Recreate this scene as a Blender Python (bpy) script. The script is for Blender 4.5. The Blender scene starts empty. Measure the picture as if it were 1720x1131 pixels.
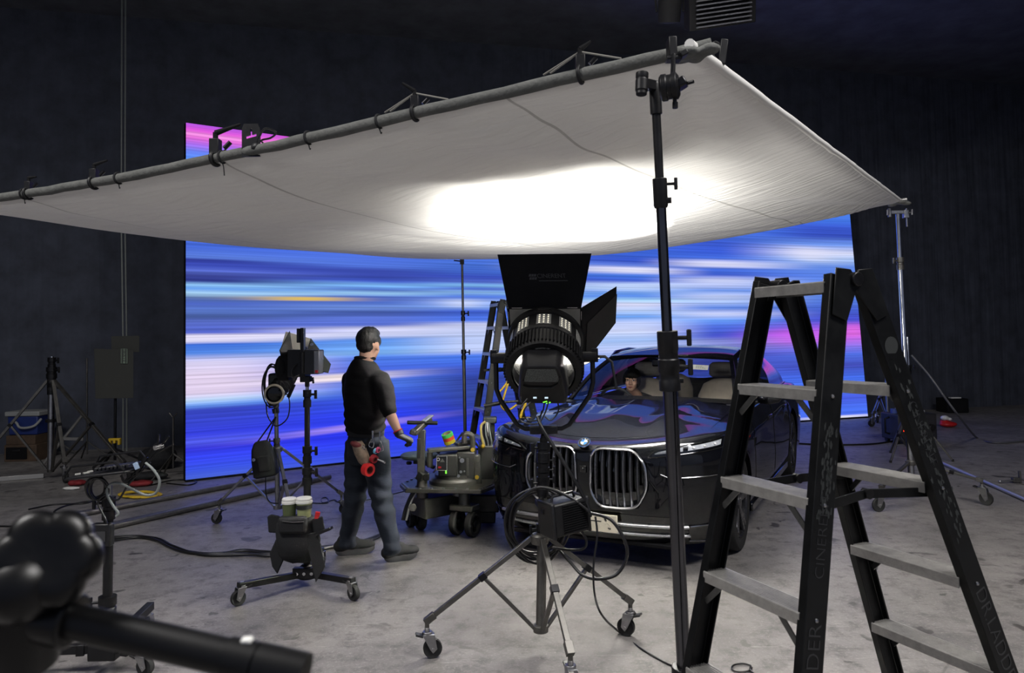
import bpy, bmesh, math, random
from mathutils import Vector, Matrix, noise as mnoise
random.seed(7)
SC = bpy.context.scene
COL = SC.collection
PI = math.pi
V = Vector

# ------------------------------------------------------------------ camera
FPX, PITCH, ROLL, CAMZ = 1242.0, math.radians(2.5), 0.018, 1.67
CX, CYP = 860.0, 565.0 - 1242.0 * math.tan(math.radians(2.5))
CAM = V((0, 0, CAMZ))
_F = V((0, math.cos(PITCH), math.sin(PITCH)))
_R0 = V((1, 0, 0)); _U0 = V((0, -math.sin(PITCH), math.cos(PITCH)))
_R = _R0 * math.cos(ROLL) - _U0 * math.sin(ROLL)
_U = _U0 * math.cos(ROLL) + _R0 * math.sin(ROLL)
def ray(px, py):
    return _F + _R * ((px - CX) / FPX) - _U * ((py - CYP) / FPX)
def A(px, py, d):
    D = ray(px, py); return CAM + D * (d / D.y)
def G(px, py, z=0.0):
    D = ray(px, py); return CAM + D * ((z - CAMZ) / D.z)
cam_data = bpy.data.cameras.new('camera'); cam = bpy.data.objects.new('camera', cam_data)
COL.objects.link(cam); SC.camera = cam
cam_data.sensor_width = 36; cam_data.lens = FPX / 1720 * 36
cam_data.shift_y = (CYP - 565.5) / 1720
cam_data.clip_start = 0.05; cam_data.clip_end = 100
cam.matrix_world = Matrix(((_R.x, _U.x, -_F.x, 0), (_R.y, _U.y, -_F.y, 0), (_R.z, _U.z, -_F.z, CAMZ), (0, 0, 0, 1)))
cam_data.dof.use_dof = True; cam_data.dof.focus_distance = 5.5; cam_data.dof.aperture_fstop = cam_data.lens / 1000 / 0.0042

# ------------------------------------------------------------------ colour + materials
def lin(c): 
    c /= 255.0
    return c / 12.92 if c <= 0.04045 else ((c + 0.055) / 1.055) ** 2.4
def C(r, g, b): return (lin(r), lin(g), lin(b), 1.0)
MATS = {}
def mat(name, col, rough=0.5, metal=0.0, var=0.0, scale=6.0, bump=0.0, bscale=80.0, coat=0.0, sheen=0.0, emit=None, estr=0.0, spec=0.5, stretch=None):
    m = bpy.data.materials.new(name); m.use_nodes = True
    nt = m.node_tree; N = nt.nodes; L = nt.links
    b = N['Principled BSDF']
    b.inputs['Base Color'].default_value = col
    b.inputs['Roughness'].default_value = rough
    b.inputs['Metallic'].default_value = metal
    b.inputs['Specular IOR Level'].default_value = spec
    b.inputs['Coat Weight'].default_value = coat
    b.inputs['Coat Roughness'].default_value = 0.03
    b.inputs['Sheen Weight'].default_value = sheen
    if emit:
        b.inputs['Emission Color'].default_value = emit; b.inputs['Emission Strength'].default_value = estr
    if var or bump:
        tc = N.new('ShaderNodeTexCoord'); mp = N.new('ShaderNodeMapping'); L.new(tc.outputs['Object'], mp.inputs[0])
        if stretch: mp.inputs['Scale'].default_value = stretch
    if var:
        n = N.new('ShaderNodeTexNoise'); n.inputs['Scale'].default_value = scale; n.inputs['Detail'].default_value = 6
        n.inputs['Roughness'].default_value = 0.65; L.new(mp.outputs[0], n.inputs['Vector'])
        r = N.new('ShaderNodeValToRGB'); L.new(n.outputs[0], r.inputs[0])
        r.color_ramp.elements[0].position = 0.32; r.color_ramp.elements[1].position = 0.7
        r.color_ramp.elements[0].color = tuple(x * (1 - var) for x in col[:3]) + (1,)
        r.color_ramp.elements[1].color = tuple(min(1, x * (1 + var) + 0.004 * var) for x in col[:3]) + (1,)
        L.new(r.outputs[0], b.inputs['Base Color'])
        rm = N.new('ShaderNodeMapRange'); L.new(n.outputs[0], rm.inputs[0])
        rm.inputs[3].default_value = max(0, rough - 0.12); rm.inputs[4].default_value = min(1, rough + 0.12)
        L.new(rm.outputs[0], b.inputs['Roughness'])
    if bump:
        n2 = N.new('ShaderNodeTexNoise'); n2.inputs['Scale'].default_value = bscale; n2.inputs['Detail'].default_value = 4
        L.new(mp.outputs[0], n2.inputs['Vector'])
        bp = N.new('ShaderNodeBump'); bp.inputs['Strength'].default_value = bump; bp.inputs['Distance'].default_value = 0.01
        L.new(n2.outputs[0], bp.inputs['Height']); L.new(bp.outputs[0], b.inputs['Normal'])
    MATS[name] = m
    return m

K_BLACK = mat('black_powder_coat', C(20, 20, 22), 0.42, 0.0, 0.25, 14, spec=0.3)
K_SATIN = mat('black_satin_metal', C(30, 30, 32), 0.33, 0.6, 0.2, 20)
K_MATTE = mat('matte_black_metal', C(19, 19, 21), 0.7, 0.0, 0.2, 12, spec=0.12)
K_PLASTIC = mat('black_plastic', C(18, 18, 20), 0.4, 0, 0.15, 30)
K_RUBBER = mat('black_rubber', C(20, 20, 21), 0.75, 0, 0.2, 30)
K_FABRIC = mat('black_nylon', C(19, 20, 23), 0.8, 0, 0.25, 22, 0.25, 260)
K_CHROME = mat('chrome', C(205, 205, 208), 0.14, 1.0, 0.1, 16)
K_STEEL = mat('steel', C(160, 160, 162), 0.32, 1.0, 0.18, 18)
K_DULLSTEEL = mat('dull_grey_steel', C(104, 102, 98), 0.42, 0.85, 0.25, 14)
K_ALU = mat('brushed_aluminium', C(176, 174, 170), 0.4, 0.75, 0.14, 30, 0, 80, stretch=(1, 12, 12))
K_WHITE = mat('white_plastic', C(225, 224, 218), 0.45, 0, 0.05, 8)
K_RED = mat('red_plastic', C(190, 28, 30), 0.4, 0, 0.15, 12)
K_YELLOW = mat('yellow_cable_rubber', C(205, 170, 40), 0.5, 0, 0.1, 12)
K_CABLE = mat('black_cable_rubber', C(18, 18, 20), 0.38, 0, 0.15, 20)
K_GREYCABLE = mat('grey_cable_rubber', C(120, 125, 122), 0.45, 0, 0.1, 20)

def glass_mat(name, tint, refl=1.0):
    m = bpy.data.materials.new(name); m.use_nodes = True; nt = m.node_tree; N = nt.nodes; L = nt.links
    N.remove(N['Principled BSDF']); tr = N.new('ShaderNodeBsdfTransparent'); tr.inputs[0].default_value = tint
    gl = N.new('ShaderNodeBsdfGlossy'); gl.inputs['Roughness'].default_value = 0.02
    fr = N.new('ShaderNodeFresnel'); fr.inputs[0].default_value = 1.45; mx = N.new('ShaderNodeMixShader')
    q = N.new('ShaderNodeMath'); q.operation = 'MULTIPLY'; q.inputs[1].default_value = refl; L.new(fr.outputs[0], q.inputs[0])
    L.new(q.outputs[0], mx.inputs[0]); L.new(tr.outputs[0], mx.inputs[1]); L.new(gl.outputs[0], mx.inputs[2]); L.new(mx.outputs[0], N['Material Output'].inputs[0])
    MATS[name] = m; return m

# ------------------------------------------------------------------ mesh builder
def frame(ax, up=(0, 0, 1)):
    z = V(ax).normalized(); u = V(up)
    if abs(z.dot(u.normalized())) > 0.995: u = V((1, 0, 0)) if abs(z.x) < 0.9 else V((0, 1, 0))
    x = u.cross(z).normalized(); y = z.cross(x)
    return x, y, z
class M:
    def __init__(s): s.v = []; s.f = []; s.mi = []; s.cur = 0
    def add(s, vs, fs):
        o = len(s.v); s.v += [V(p) for p in vs]; s.f += [tuple(i + o for i in f) for f in fs]; s.mi += [s.cur] * len(fs); return s
    def box(s, c, size, R=None):
        c = V(c); hx, hy, hz = size[0] / 2, size[1] / 2, size[2] / 2
        vs = [V((x, y, z)) for x in (-hx, hx) for y in (-hy, hy) for z in (-hz, hz)]
        if R is not None: vs = [R @ p for p in vs]
        return s.add([c + p for p in vs], [(0, 1, 3, 2), (4, 6, 7, 5), (0, 4, 5, 1), (2, 3, 7, 6), (0, 2, 6, 4), (1, 5, 7, 3)])
    def beam(s, p0, p1, w, h, up=(0, 0, 1)):   # bar of width w (sideways) and height h (along up)
        p0, p1 = V(p0), V(p1); x, y, z = frame(p1 - p0, up)
        vs = []
        for p in (p0, p1):
            for a, b in ((-1, -1), (1, -1), (1, 1), (-1, 1)): vs.append(p + x * a * w / 2 + y * b * h / 2)
        return s.add(vs, [(0, 3, 2, 1), (4, 5, 6, 7), (0, 1, 5, 4), (1, 2, 6, 5), (2, 3, 7, 6), (3, 0, 4, 7)])
    def rings(s, rs, cap=True, closed=True, loop=False):
        n = len(rs[0]); vs = [p for r in rs for p in r]; fs = []
        k = n if closed else n - 1; m = len(rs)
        for i in range(m if loop else m - 1):
            j2 = (i + 1) % m
            for j in range(k):
                fs.append((i * n + j, i * n + (j + 1) % n, j2 * n + (j + 1) % n, j2 * n + j))
        if cap and not loop:
            fs.append(tuple(range(n - 1, -1, -1))); fs.append(tuple((m - 1) * n + j for j in range(n)))
        return s.add(vs, fs)
    def cyl(s, p0, p1, r0, r1=None, n=16, cap=True):
        p0, p1 = V(p0), V(p1); r1 = r0 if r1 is None else r1
        x, y, z = frame(p1 - p0); rs = []
        for p, r in ((p0, r0), (p1, r1)):
            rs.append([p + (x * math.cos(2 * PI * k / n) + y * math.sin(2 * PI * k / n)) * r for k in range(n)])
        return s.rings(rs, cap)
    def lathe(s, prof, p0, axis, n=24, cap=True, loop=False):  # prof: (radius, along axis)
        p0 = V(p0); x, y, z = frame(axis)
        return s.rings([[p0 + z * h + (x * math.cos(2 * PI * k / n) + y * math.sin(2 * PI * k / n)) * max(r, 1e-4) for k in range(n)] for r, h in prof], cap, True, loop)
    def tube(s, pts, r, n=8, loop=False, cap=True):
        pts = [V(p) for p in pts]; m = len(pts); rr = r if isinstance(r, (list, tuple)) else [r] * m
        tang = []
        for i in range(m):
            a = pts[i - 1] if (i > 0 or loop) else pts[i]; b = pts[(i + 1) % m] if (i < m - 1 or loop) else pts[i]
            t = (b - a); tang.append(t.normalized() if t.length > 1e-9 else V((0, 0, 1)))
        x, y, z = frame(tang[0]); rs = []
        for i in range(m):
            t = tang[i]; x = (x - t * x.dot(t))
            if x.length < 1e-6: x = frame(t)[0]
            x.normalize(); y = t.cross(x)
            rs.append([pts[i] + (x * math.cos(2 * PI * k / n) + y * math.sin(2 * PI * k / n)) * rr[i] for k in range(n)])
        return s.rings(rs, cap, True, loop)
    def torus(s, c, axis, R, r, n=32, k=8):
        x, y, z = frame(axis); c = V(c)
        return s.tube([c + (x * math.cos(2 * PI * i / n) + y * math.sin(2 * PI * i / n)) * R for i in range(n)], r, k, True)
    def grid(s, rows):
        return s.rings(rows, False, False)
    def ball(s, c, r, n=16, R=None):
        if not isinstance(r, (tuple, list)): r = (r, r, r)
        m = n // 2; rs = []; c = V(c)
        for i in range(m + 1):
            a = PI * i / m; a = min(max(a, 0.02), PI - 0.02); ring = []
            for k in range(n):
                p = V((r[0] * math.sin(a) * math.cos(2 * PI * k / n), r[1] * math.sin(a) * math.sin(2 * PI * k / n), -r[2] * math.cos(a)))
                ring.append(c + (R @ p if R is not None else p))
            rs.append(ring)
        return s.rings(rs)
    def prism(s, poly, o, ax, ay, dep):   # poly 2-D points in the plane (ax, ay) at o, extruded by vector dep
        o, ax, ay, dep = V(o), V(ax), V(ay), V(dep); n = len(poly)
        a = [o + ax * p[0] + ay * p[1] for p in poly]
        return s.rings([a, [p + dep for p in a]])
    def text(s, body, o, ax, ay, size, depth=0.001, align='CENTER', offset=0.0):
        cu = bpy.data.curves.new('t', 'FONT'); cu.body = body; cu.size = size; cu.extrude = depth; cu.align_x = align; cu.align_y = 'CENTER'; cu.offset = offset
        ob = bpy.data.objects.new('t', cu); COL.objects.link(ob)
        me = bpy.data.meshes.new_from_object(ob.evaluated_get(bpy.context.evaluated_depsgraph_get()))
        o, ax, ay = V(o), V(ax).normalized(), V(ay).normalized(); az = ax.cross(ay)
        s.add([o + ax * p.co.x + ay * p.co.y + az * p.co.z for p in me.vertices], [tuple(q.vertices) for q in me.polygons])
        bpy.data.objects.remove(ob); bpy.data.curves.remove(cu); bpy.data.meshes.remove(me)
        return s
    def mesh(s, name, smooth=35):
        me = bpy.data.meshes.new(name); me.from_pydata([tuple(p) for p in s.v], [], s.f); me.update()
        bm = bmesh.new(); bm.from_mesh(me); bmesh.ops.recalc_face_normals(bm, faces=bm.faces); bm.to_mesh(me); bm.free()
        for p, i in zip(me.polygons, s.mi): p.material_index = i
        return me
    def build(s, name, mats, parent=None, bevel=0.0, smooth=35, seg=2, local=False, sub=0):
        inv = None
        if parent is not None and not local:
            inv = world(parent).inverted()
        org = None
        if parent is None:
            xs = [p.x for p in s.v]; ys = [p.y for p in s.v]; zs = [p.z for p in s.v]
            org = V(((min(xs) + max(xs)) / 2, (min(ys) + max(ys)) / 2, min(zs)))
        old = s.v
        if inv is not None: s.v = [inv @ p for p in s.v]
        elif org is not None: s.v = [p - org for p in s.v]
        me = s.mesh(name); s.v = old
        return link(name, me, mats, parent, org, bevel, smooth, seg, sub)
def link(name, me, mats, parent=None, org=None, bevel=0.0, smooth=35, seg=2, sub=0):
    for m in (mats if isinstance(mats, (list, tuple)) else [mats]): me.materials.append(m)
    if smooth is not None:
        me.polygons.foreach_set('use_smooth', [True] * len(me.polygons))
        me.set_sharp_from_angle(angle=math.radians(smooth))
    o = bpy.data.objects.new(name, me); COL.objects.link(o)
    if parent is not None: o.parent = parent
    if org is not None: o.location = org
    if bevel:
        b = o.modifiers.new('bevel', 'BEVEL'); b.width = bevel; b.segments = seg; b.limit_method = 'ANGLE'; b.angle_limit = math.radians(40)
    if sub:
        b = o.modifiers.new('sub', 'SUBSURF'); b.levels = sub; b.render_levels = sub
    return o
def world(o):
    m = o.matrix_basis.copy()
    while o.parent is not None:
        o = o.parent; m = o.matrix_basis @ m
    return m
def tag(o, label, cat, group=None, kind=None):
    o['label'] = label; o['category'] = cat
    if group: o['group'] = group
    if kind: o['kind'] = kind
    return o
def thing(name, label, cat, loc=(0, 0, 0), rz=0.0, group=None):
    o = bpy.data.objects.new(name, None); COL.objects.link(o); o.empty_display_size = 0.1
    o.location = loc; o.rotation_euler = (0, 0, rz)
    return tag(o, label, cat, group)
def structure(o): o['kind'] = 'structure'; return o
def copy_tree(o, loc, label=None, rz=None):
    def rec(x, par):
        c = x.copy(); COL.objects.link(c); c.parent = par
        for ch in [k for k in bpy.data.objects if k.parent == x]: rec(ch, c)
        return c
    r = rec(o, None); r.location = loc
    if rz is not None: r.rotation_euler = (0, 0, rz)
    if label: r['label'] = label
    return r
def organic(m, voxel, iters=6, factor=0.5):
    """one continuous skin over several overlapping lofts"""
    me = m.mesh('o'); ob = bpy.data.objects.new('o', me); COL.objects.link(ob)
    r = ob.modifiers.new('r', 'REMESH'); r.mode = 'VOXEL'; r.voxel_size = voxel; r.adaptivity = 0
    if iters:
        sm = ob.modifiers.new('s', 'SMOOTH'); sm.factor = factor; sm.iterations = iters
    out = bpy.data.meshes.new_from_object(ob.evaluated_get(bpy.context.evaluated_depsgraph_get()))
    bpy.data.objects.remove(ob)
    q = M(); q.add([p.co.copy() for p in out.vertices], [tuple(p.vertices) for p in out.polygons])
    bpy.data.meshes.remove(out)
    return q
def spline(pts, n=8):
    """Catmull-Rom through pts"""
    pts = [V(p) for p in pts]; out = []
    for i in range(len(pts) - 1):
        p0 = pts[max(i - 1, 0)]; p1 = pts[i]; p2 = pts[i + 1]; p3 = pts[min(i + 2, len(pts) - 1)]
        for k in range(n):
            t = k / n
            out.append(0.5 * ((2 * p1) + (p2 - p0) * t + (2 * p0 - 5 * p1 + 4 * p2 - p3) * t * t + (3 * p1 - p0 - 3 * p2 + p3) * t ** 3))
    out.append(pts[-1]); return out
def interp(tab, x):
    if x <= tab[0][0]: return tab[0][1]
    for (a, b), (c, d) in zip(tab, tab[1:]):
        if x <= c:
            t = (x - a) / (c - a); return b + (d - b) * t
    return tab[-1][1]
def sstep(a, b, x):
    t = min(1, max(0, (x - a) / (b - a))); return t * t * (3 - 2 * t)
def loft(m, path, n=16, up=(0, 0, 1), cap=True):
    """path: (centre, half-width along side axis, half-depth along up axis[, side axis])"""
    rs = []
    for i, p in enumerate(path):
        a = V(path[max(i - 1, 0)][0]); b = V(path[min(i + 1, len(path) - 1)][0])
        t = (b - a).normalized()
        sx = V(p[3]) if len(p) > 3 else V(up).cross(t)
        sx = (sx - t * sx.dot(t)).normalized(); sy = t.cross(sx)
        rs.append([V(p[0]) + sx * p[1] * math.cos(2 * PI * k / n) + sy * p[2] * math.sin(2 * PI * k / n) for k in range(n)])
    return m.rings(rs, cap)
# ------------------------------------------------------------------ world + room
w = bpy.data.worlds.new('world'); SC.world = w; w.use_nodes = True
w.node_tree.nodes['Background'].inputs[0].default_value = (0.55, 0.62, 0.85, 1)
w.node_tree.nodes['Background'].inputs[1].default_value = 0.035
SC.view_settings.view_transform = 'Standard'; SC.view_settings.look = 'None'
SC.view_settings.exposure = 0.0; SC.view_settings.gamma = 1.0

def floor_mat():
    m = bpy.data.materials.new('worn_concrete'); m.use_nodes = True; nt = m.node_tree; N = nt.nodes; L = nt.links
    b = N['Principled BSDF']; tc = N.new('ShaderNodeTexCoord')
    def nz(scale, detail, rough, vec=None, dist=0.0):
        n = N.new('ShaderNodeTexNoise'); n.inputs['Scale'].default_value = scale; n.inputs['Detail'].default_value = detail
        n.inputs['Roughness'].default_value = rough; n.inputs['Distortion'].default_value = dist
        L.new(vec or tc.outputs['Object'], n.inputs['Vector']); return n
    def ramp(src, p0, c0, p1, c1):
        r = N.new('ShaderNodeValToRGB'); e = r.color_ramp.elements
        e[0].position, e[1].position = p0, p1; e[0].color, e[1].color = c0, c1; L.new(src, r.inputs[0]); return r
    def mix(a, bb, fac, mode='MIX'):
        x = N.new('ShaderNodeMix'); x.data_type = 'RGBA'; x.blend_type = mode
        if hasattr(fac, 'links'): L.new(fac, x.inputs[0])
        else: x.inputs[0].default_value = fac
        for v, i in ((a, 6), (bb, 7)):
            if hasattr(v, 'links'): L.new(v, x.inputs[i])
            else: x.inputs[i].default_value = v
        return x
    big = nz(0.9, 8, 0.68, None, 0.4)
    base = ramp(big.outputs[0], 0.3, C(98, 96, 95), 0.70, C(146, 142, 139))
    mid = nz(7, 8, 0.72); m1 = mix(base.outputs[0], C(82, 80, 80), ramp(mid.outputs[0], 0.48, (0, 0, 0, 1), 0.66, (0.85, 0.85, 0.85, 1)).outputs[0])
    fine = nz(60, 6, 0.8); m2 = mix(m1.outputs[2], C(196, 190, 182), ramp(fine.outputs[0], 0.54, (0, 0, 0, 1), 0.70, (0.6, 0.6, 0.6, 1)).outputs[0])
    # scratches
    mp = N.new('ShaderNodeMapping'); L.new(tc.outputs['Object'], mp.inputs[0]); mp.inputs['Rotation'].default_value = (0, 0, 0.5); mp.inputs['Scale'].default_value = (1.2, 26, 1)
    sc_ = nz(3.2, 5, 0.7, mp.outputs[0], 0.8); m3 = mix(m2.outputs[2], C(190, 186, 180), ramp(sc_.outputs[0], 0.62, (0, 0, 0, 1), 0.68, (0.5, 0.5, 0.5, 1)).outputs[0])
    # dark oil spots
    mp2 = N.new('ShaderNodeMapping'); L.new(tc.outputs['Object'], mp2.inputs[0]); mp2.inputs['Scale'].default_value = (1.0, 1.0, 1)
    sp = nz(4.6, 3, 0.55, mp2.outputs[0], 0.6); zone = nz(0.55, 2, 0.5)
    spr = ramp(sp.outputs[0], 0.635, (0, 0, 0, 1), 0.675, (1, 1, 1, 1)); zr = ramp(zone.outputs[0], 0.40, (0, 0, 0, 1), 0.52, (1, 1, 1, 1))
    mm = N.new('ShaderNodeMath'); mm.operation = 'MULTIPLY'; L.new(spr.outputs[0], mm.inputs[0]); L.new(zr.outputs[0], mm.inputs[1])
    mk = N.new('ShaderNodeMath'); mk.operation = 'MULTIPLY'; L.new(mm.outputs[0], mk.inputs[0]); mk.inputs[1].default_value = 0.8
    m4 = mix(m3.outputs[2], C(46, 43, 42), mk.outputs[0])
    L.new(m4.outputs[2], b.inputs['Base Color'])
    rr = N.new('ShaderNodeMapRange'); L.new(mid.outputs[0], rr.inputs[0]); rr.inputs[3].default_value = 0.34; rr.inputs[4].default_value = 0.62
    L.new(rr.outputs[0], b.inputs['Roughness']); b.inputs['Specular IOR Level'].default_value = 0.45
    bp = N.new('ShaderNodeBump'); bp.inputs['Strength'].default_value = 0.25; bp.inputs['Distance'].default_value = 0.004; L.new(fine.outputs[0], bp.inputs['Height']); L.new(bp.outputs[0], b.inputs['Normal'])
    return m
M_FLOOR = floor_mat()
def drape_mat(name, col):
    m = mat(name, col, 0.9, 0, 0.3, 3, 0.0); nt = m.node_tree; N = nt.nodes; L = nt.links; b = N['Principled BSDF']
    tc = N.new('ShaderNodeTexCoord'); mp = N.new('ShaderNodeMapping'); mp.inputs['Scale'].default_value = (1, 1, 0.05); L.new(tc.outputs['Object'], mp.inputs[0])
    n = N.new('ShaderNodeTexNoise'); n.inputs['Scale'].default_value = 5; n.inputs['Detail'].default_value = 2; L.new(mp.outputs[0], n.inputs['Vector'])
    bp = N.new('ShaderNodeBump'); bp.inputs['Strength'].default_value = 0.7; bp.inputs['Distance'].default_value = 0.08; L.new(n.outputs[0], bp.inputs['Height']); L.new(bp.outputs[0], b.inputs['Normal'])
    return m
M_DRAPE = drape_mat('black_drape', C(66, 70, 82)); M_CEIL = mat('dark_ceiling', C(90, 92, 102), 0.9, 0, 0.3, 2)

m = M(); m.grid([[V((x, y, 0)) for x in (-13, 0, 13)] for y in (-5, 6, 18)]); structure(m.build('floor', M_FLOOR)).location = (0, 0, 0)
bpy.data.objects['floor'].data.transform(Matrix.Translation((0, 6.5, 0)))
bl = lambda X: 13.35 + 0.24 * X
m = M(); m.grid([[V((x, bl(x), z)) for x in (-12, -6, 0, 6, 12.6)] for z in (0, 3.5, 7)]); structure(m.build('wall_back', M_DRAPE))
m = M(); m.grid([[V((-11.5, y, z)) for y in (-4, 4, bl(-11.5))] for z in (0, 7)]); structure(m.build('wall_left', M_DRAPE))
m = M(); m.grid([[V((12.5, y, z)) for y in (-4, 4, bl(12.5))] for z in (0, 7)]); structure(m.build('wall_right', M_DRAPE))
m = M(); m.grid([[V((x, y, 7)) for x in (-11.5, 12.5)] for y in (-4, 16.3)]); structure(m.build('ceiling', M_CEIL))

# ------------------------------------------------------------------ LED wall
XL, XR = -3.93, 6.735
def led_d(X): return 11.325 + 0.545 * X - 0.0185 * X * X
def led_material():
    m = bpy.data.materials.new('led_wall_picture'); m.use_nodes = True; nt = m.node_tree; N = nt.nodes; L = nt.links
    N.remove(N['Principled BSDF']); out = N['Material Output']
    uv = N.new('ShaderNodeUVMap'); uv.uv_map = 'UVMap'; sep = N.new('ShaderNodeSeparateXYZ'); L.new(uv.outputs[0], sep.inputs[0])
    U, Vv = sep.outputs[0], sep.outputs[1]
    def mth(op, a, b=None, c=None):
        n = N.new('ShaderNodeMath'); n.operation = op
        for i, x in enumerate((a, b, c)):
            if x is None: continue
            if hasattr(x, 'links'): L.new(x, n.inputs[i])
            else: n.inputs[i].default_value = x
        return n.outputs[0]
    # small vertical wobble so that bands break up along the wall
    mp = N.new('ShaderNodeMapping'); mp.inputs['Scale'].default_value = (5, 34, 1); L.new(uv.outputs[0], mp.inputs[0])
    wob = N.new('ShaderNodeTexNoise'); wob.inputs['Scale'].default_value = 1; wob.inputs['Detail'].default_value = 3; L.new(mp.outputs[0], wob.inputs['Vector'])
    V2 = mth('ADD', Vv, mth('MULTIPLY', mth('SUBTRACT', wob.outputs[0], 0.5), 0.009))
    def ramp(y0, y1, st):
        r = N.new('ShaderNodeValToRGB'); L.new(V2, r.inputs[0]); e = r.color_ramp.elements
        pts = sorted([((y0 - y) / (y0 - y1), c) for (y, *c) in st])
        while len(e) < len(pts): e.new(0.5)
        for k, (p, c) in enumerate(pts): e[k].position = min(1, max(0, p)); 
        for k, (p, c) in enumerate(pts): e[k].color = C(*c)
        return r.outputs[0]
    T1 = [(200,190,90,235),(210,228,88,222),(216,242,150,226),(223,234,110,222),(234,170,110,240),(246,110,135,250),(262,86,150,255),(330,80,120,235),(408,70,105,215),(425,95,130,228),(430,48,58,150),(440,66,84,195),(449,92,112,212),(456,60,70,150),(466,48,58,140),(472,150,205,255),(478,96,155,238),(486,172,215,250),(493,84,110,165),(504,80,105,200),(515,92,122,205),(526,68,88,150),(536,92,112,205),(552,86,104,205)]
    B1 = [(553,90,106,210),(557,228,222,246),(567,226,222,250),(572,62,112,220),(588,86,138,232),(602,218,212,246),(625,228,212,240),(654,226,210,240),(666,190,220,255),(674,110,160,250),(681,56,70,190),(700,58,72,208),(722,56,66,228),(734,86,96,240),(745,48,52,220),(762,58,74,250),(780,60,86,232),(796,74,100,212)]
    T2 = [(247,240,80,200),(254,250,150,200),(262,235,95,215),(280,120,120,245),(320,80,120,235),(420,70,105,215),(447,85,120,225),(454,62,80,180),(464,58,74,170),(472,66,90,200),(480,130,190,250),(486,75,110,205),(493,160,210,250),(499,78,105,190),(508,80,112,205),(516,120,155,235),(524,66,88,165),(534,90,115,210),(545,92,115,215)]
    B2 = [(546,92,116,214),(551,214,214,248),(563,206,212,248),(570,96,150,240),(580,110,165,248),(592,130,185,252),(600,80,125,232),(618,72,104,222),(645,80,122,235),(668,58,88,232),(690,46,66,238),(730,44,56,242),(752,54,74,236),(768,62,84,225)]
    T3 = [(274,235,90,210),(290,190,110,235),(320,90,120,240),(400,80,115,225),(450,72,112,212),(462,68,104,208),(470,58,78,188),(478,86,112,212),(483,132,192,246),(489,60,84,188),(495,146,194,250),(502,72,112,220),(511,150,180,250),(519,130,170,250),(527,62,92,202),(540,82,122,236)]
    B3 = [(542,84,124,236),(548,206,212,248),(570,190,206,250),(590,198,212,255),(599,72,122,236),(620,60,86,200),(640,50,66,152),(660,56,76,162),(680,50,66,164),(700,46,60,184),(716,44,58,228),(742,44,68,240)]
    T4 = [(302,220,90,215),(330,110,120,240),(380,80,115,230),(430,62,102,216),(444,55,84,200),(451,108,138,234),(456,222,222,250),(461,225,226,250),(466,70,120,225),(476,64,94,210),(482,190,210,250),(490,182,205,250),(496,108,158,240),(502,90,140,235),(508,165,212,250)]
    B4 = [(509,170,208,250),(515,215,216,246),(526,182,206,250),(535,104,160,242),(545,192,206,250),(560,206,215,250),(575,150,190,250),(590,192,206,250),(604,120,160,245),(630,70,90,220),(690,66,86,220),(726,70,100,235)]
    T5 = [(326,200,90,220),(360,90,120,240),(400,75,125,238),(424,60,90,206),(440,60,95,220),(450,72,112,226),(456,220,222,255),(461,222,224,255),(466,70,110,220),(476,60,90,200),(485,204,212,250),(494,182,196,246),(501,110,150,236)]
    B5 = [(502,112,152,238),(510,192,206,250),(520,172,196,250),(530,92,136,236),(540,204,212,250),(550,102,152,240),(560,80,110,220),(576,60,76,200),(592,72,76,192),(612,80,90,205),(640,72,100,225),(690,74,112,240),(721,80,120,248)]
    T6 = [(346,180,90,225),(362,110,150,250),(376,85,140,245),(395,70,120,236),(405,60,90,210),(420,56,80,190),(434,112,152,240),(448,216,220,250),(457,172,200,250),(470,100,140,230),(485,92,132,235)]
    B6 = [(486,92,132,236),(500,112,152,240),(520,90,130,226),(540,70,96,206),(556,76,82,212),(568,150,92,230),(579,196,100,236),(590,184,112,236),(601,130,120,240),(612,80,110,226),(630,68,78,184),(650,70,110,236),(665,86,132,255),(680,74,94,226),(700,76,116,246),(714,76,112,250)]
    def col_pair(y0, y1, T, B):
        ysplit = (T[-1][0] + B[0][0]) / 2; vs = (y0 - ysplit) / (y0 - y1)
        a = ramp(y0, y1, B); b = ramp(y0, y1, T)
        x = N.new('ShaderNodeMix'); x.data_type = 'RGBA'; L.new(mth('GREATER_THAN', V2, vs), x.inputs[0]); L.new(a, x.inputs[6]); L.new(b, x.inputs[7])
        return x.outputs[2]
    CC = [(0.02, col_pair(796, 199, T1, B1)), (0.193, col_pair(768, 246, T2, B2)), (0.318, col_pair(751, 273, T3, B3)), (0.56, col_pair(726, 301, T4, B4)), (0.71, col_pair(721, 325, T5, B5)), (0.94, col_pair(714, 345, T6, B6))]
    cur = CC[0][1]
    for (u0, _), (u1, c1) in zip(CC, CC[1:]):
        r = N.new('ShaderNodeMapRange'); r.interpolation_type = 'SMOOTHSTEP'; L.new(U, r.inputs[0]); r.inputs[1].default_value = u0; r.inputs[2].default_value = u1
        x = N.new('ShaderNodeMix'); x.data_type = 'RGBA'; L.new(r.outputs[0], x.inputs[0]); L.new(cur, x.inputs[6]); L.new(c1, x.inputs[7]); cur = x.outputs[2]
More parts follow.
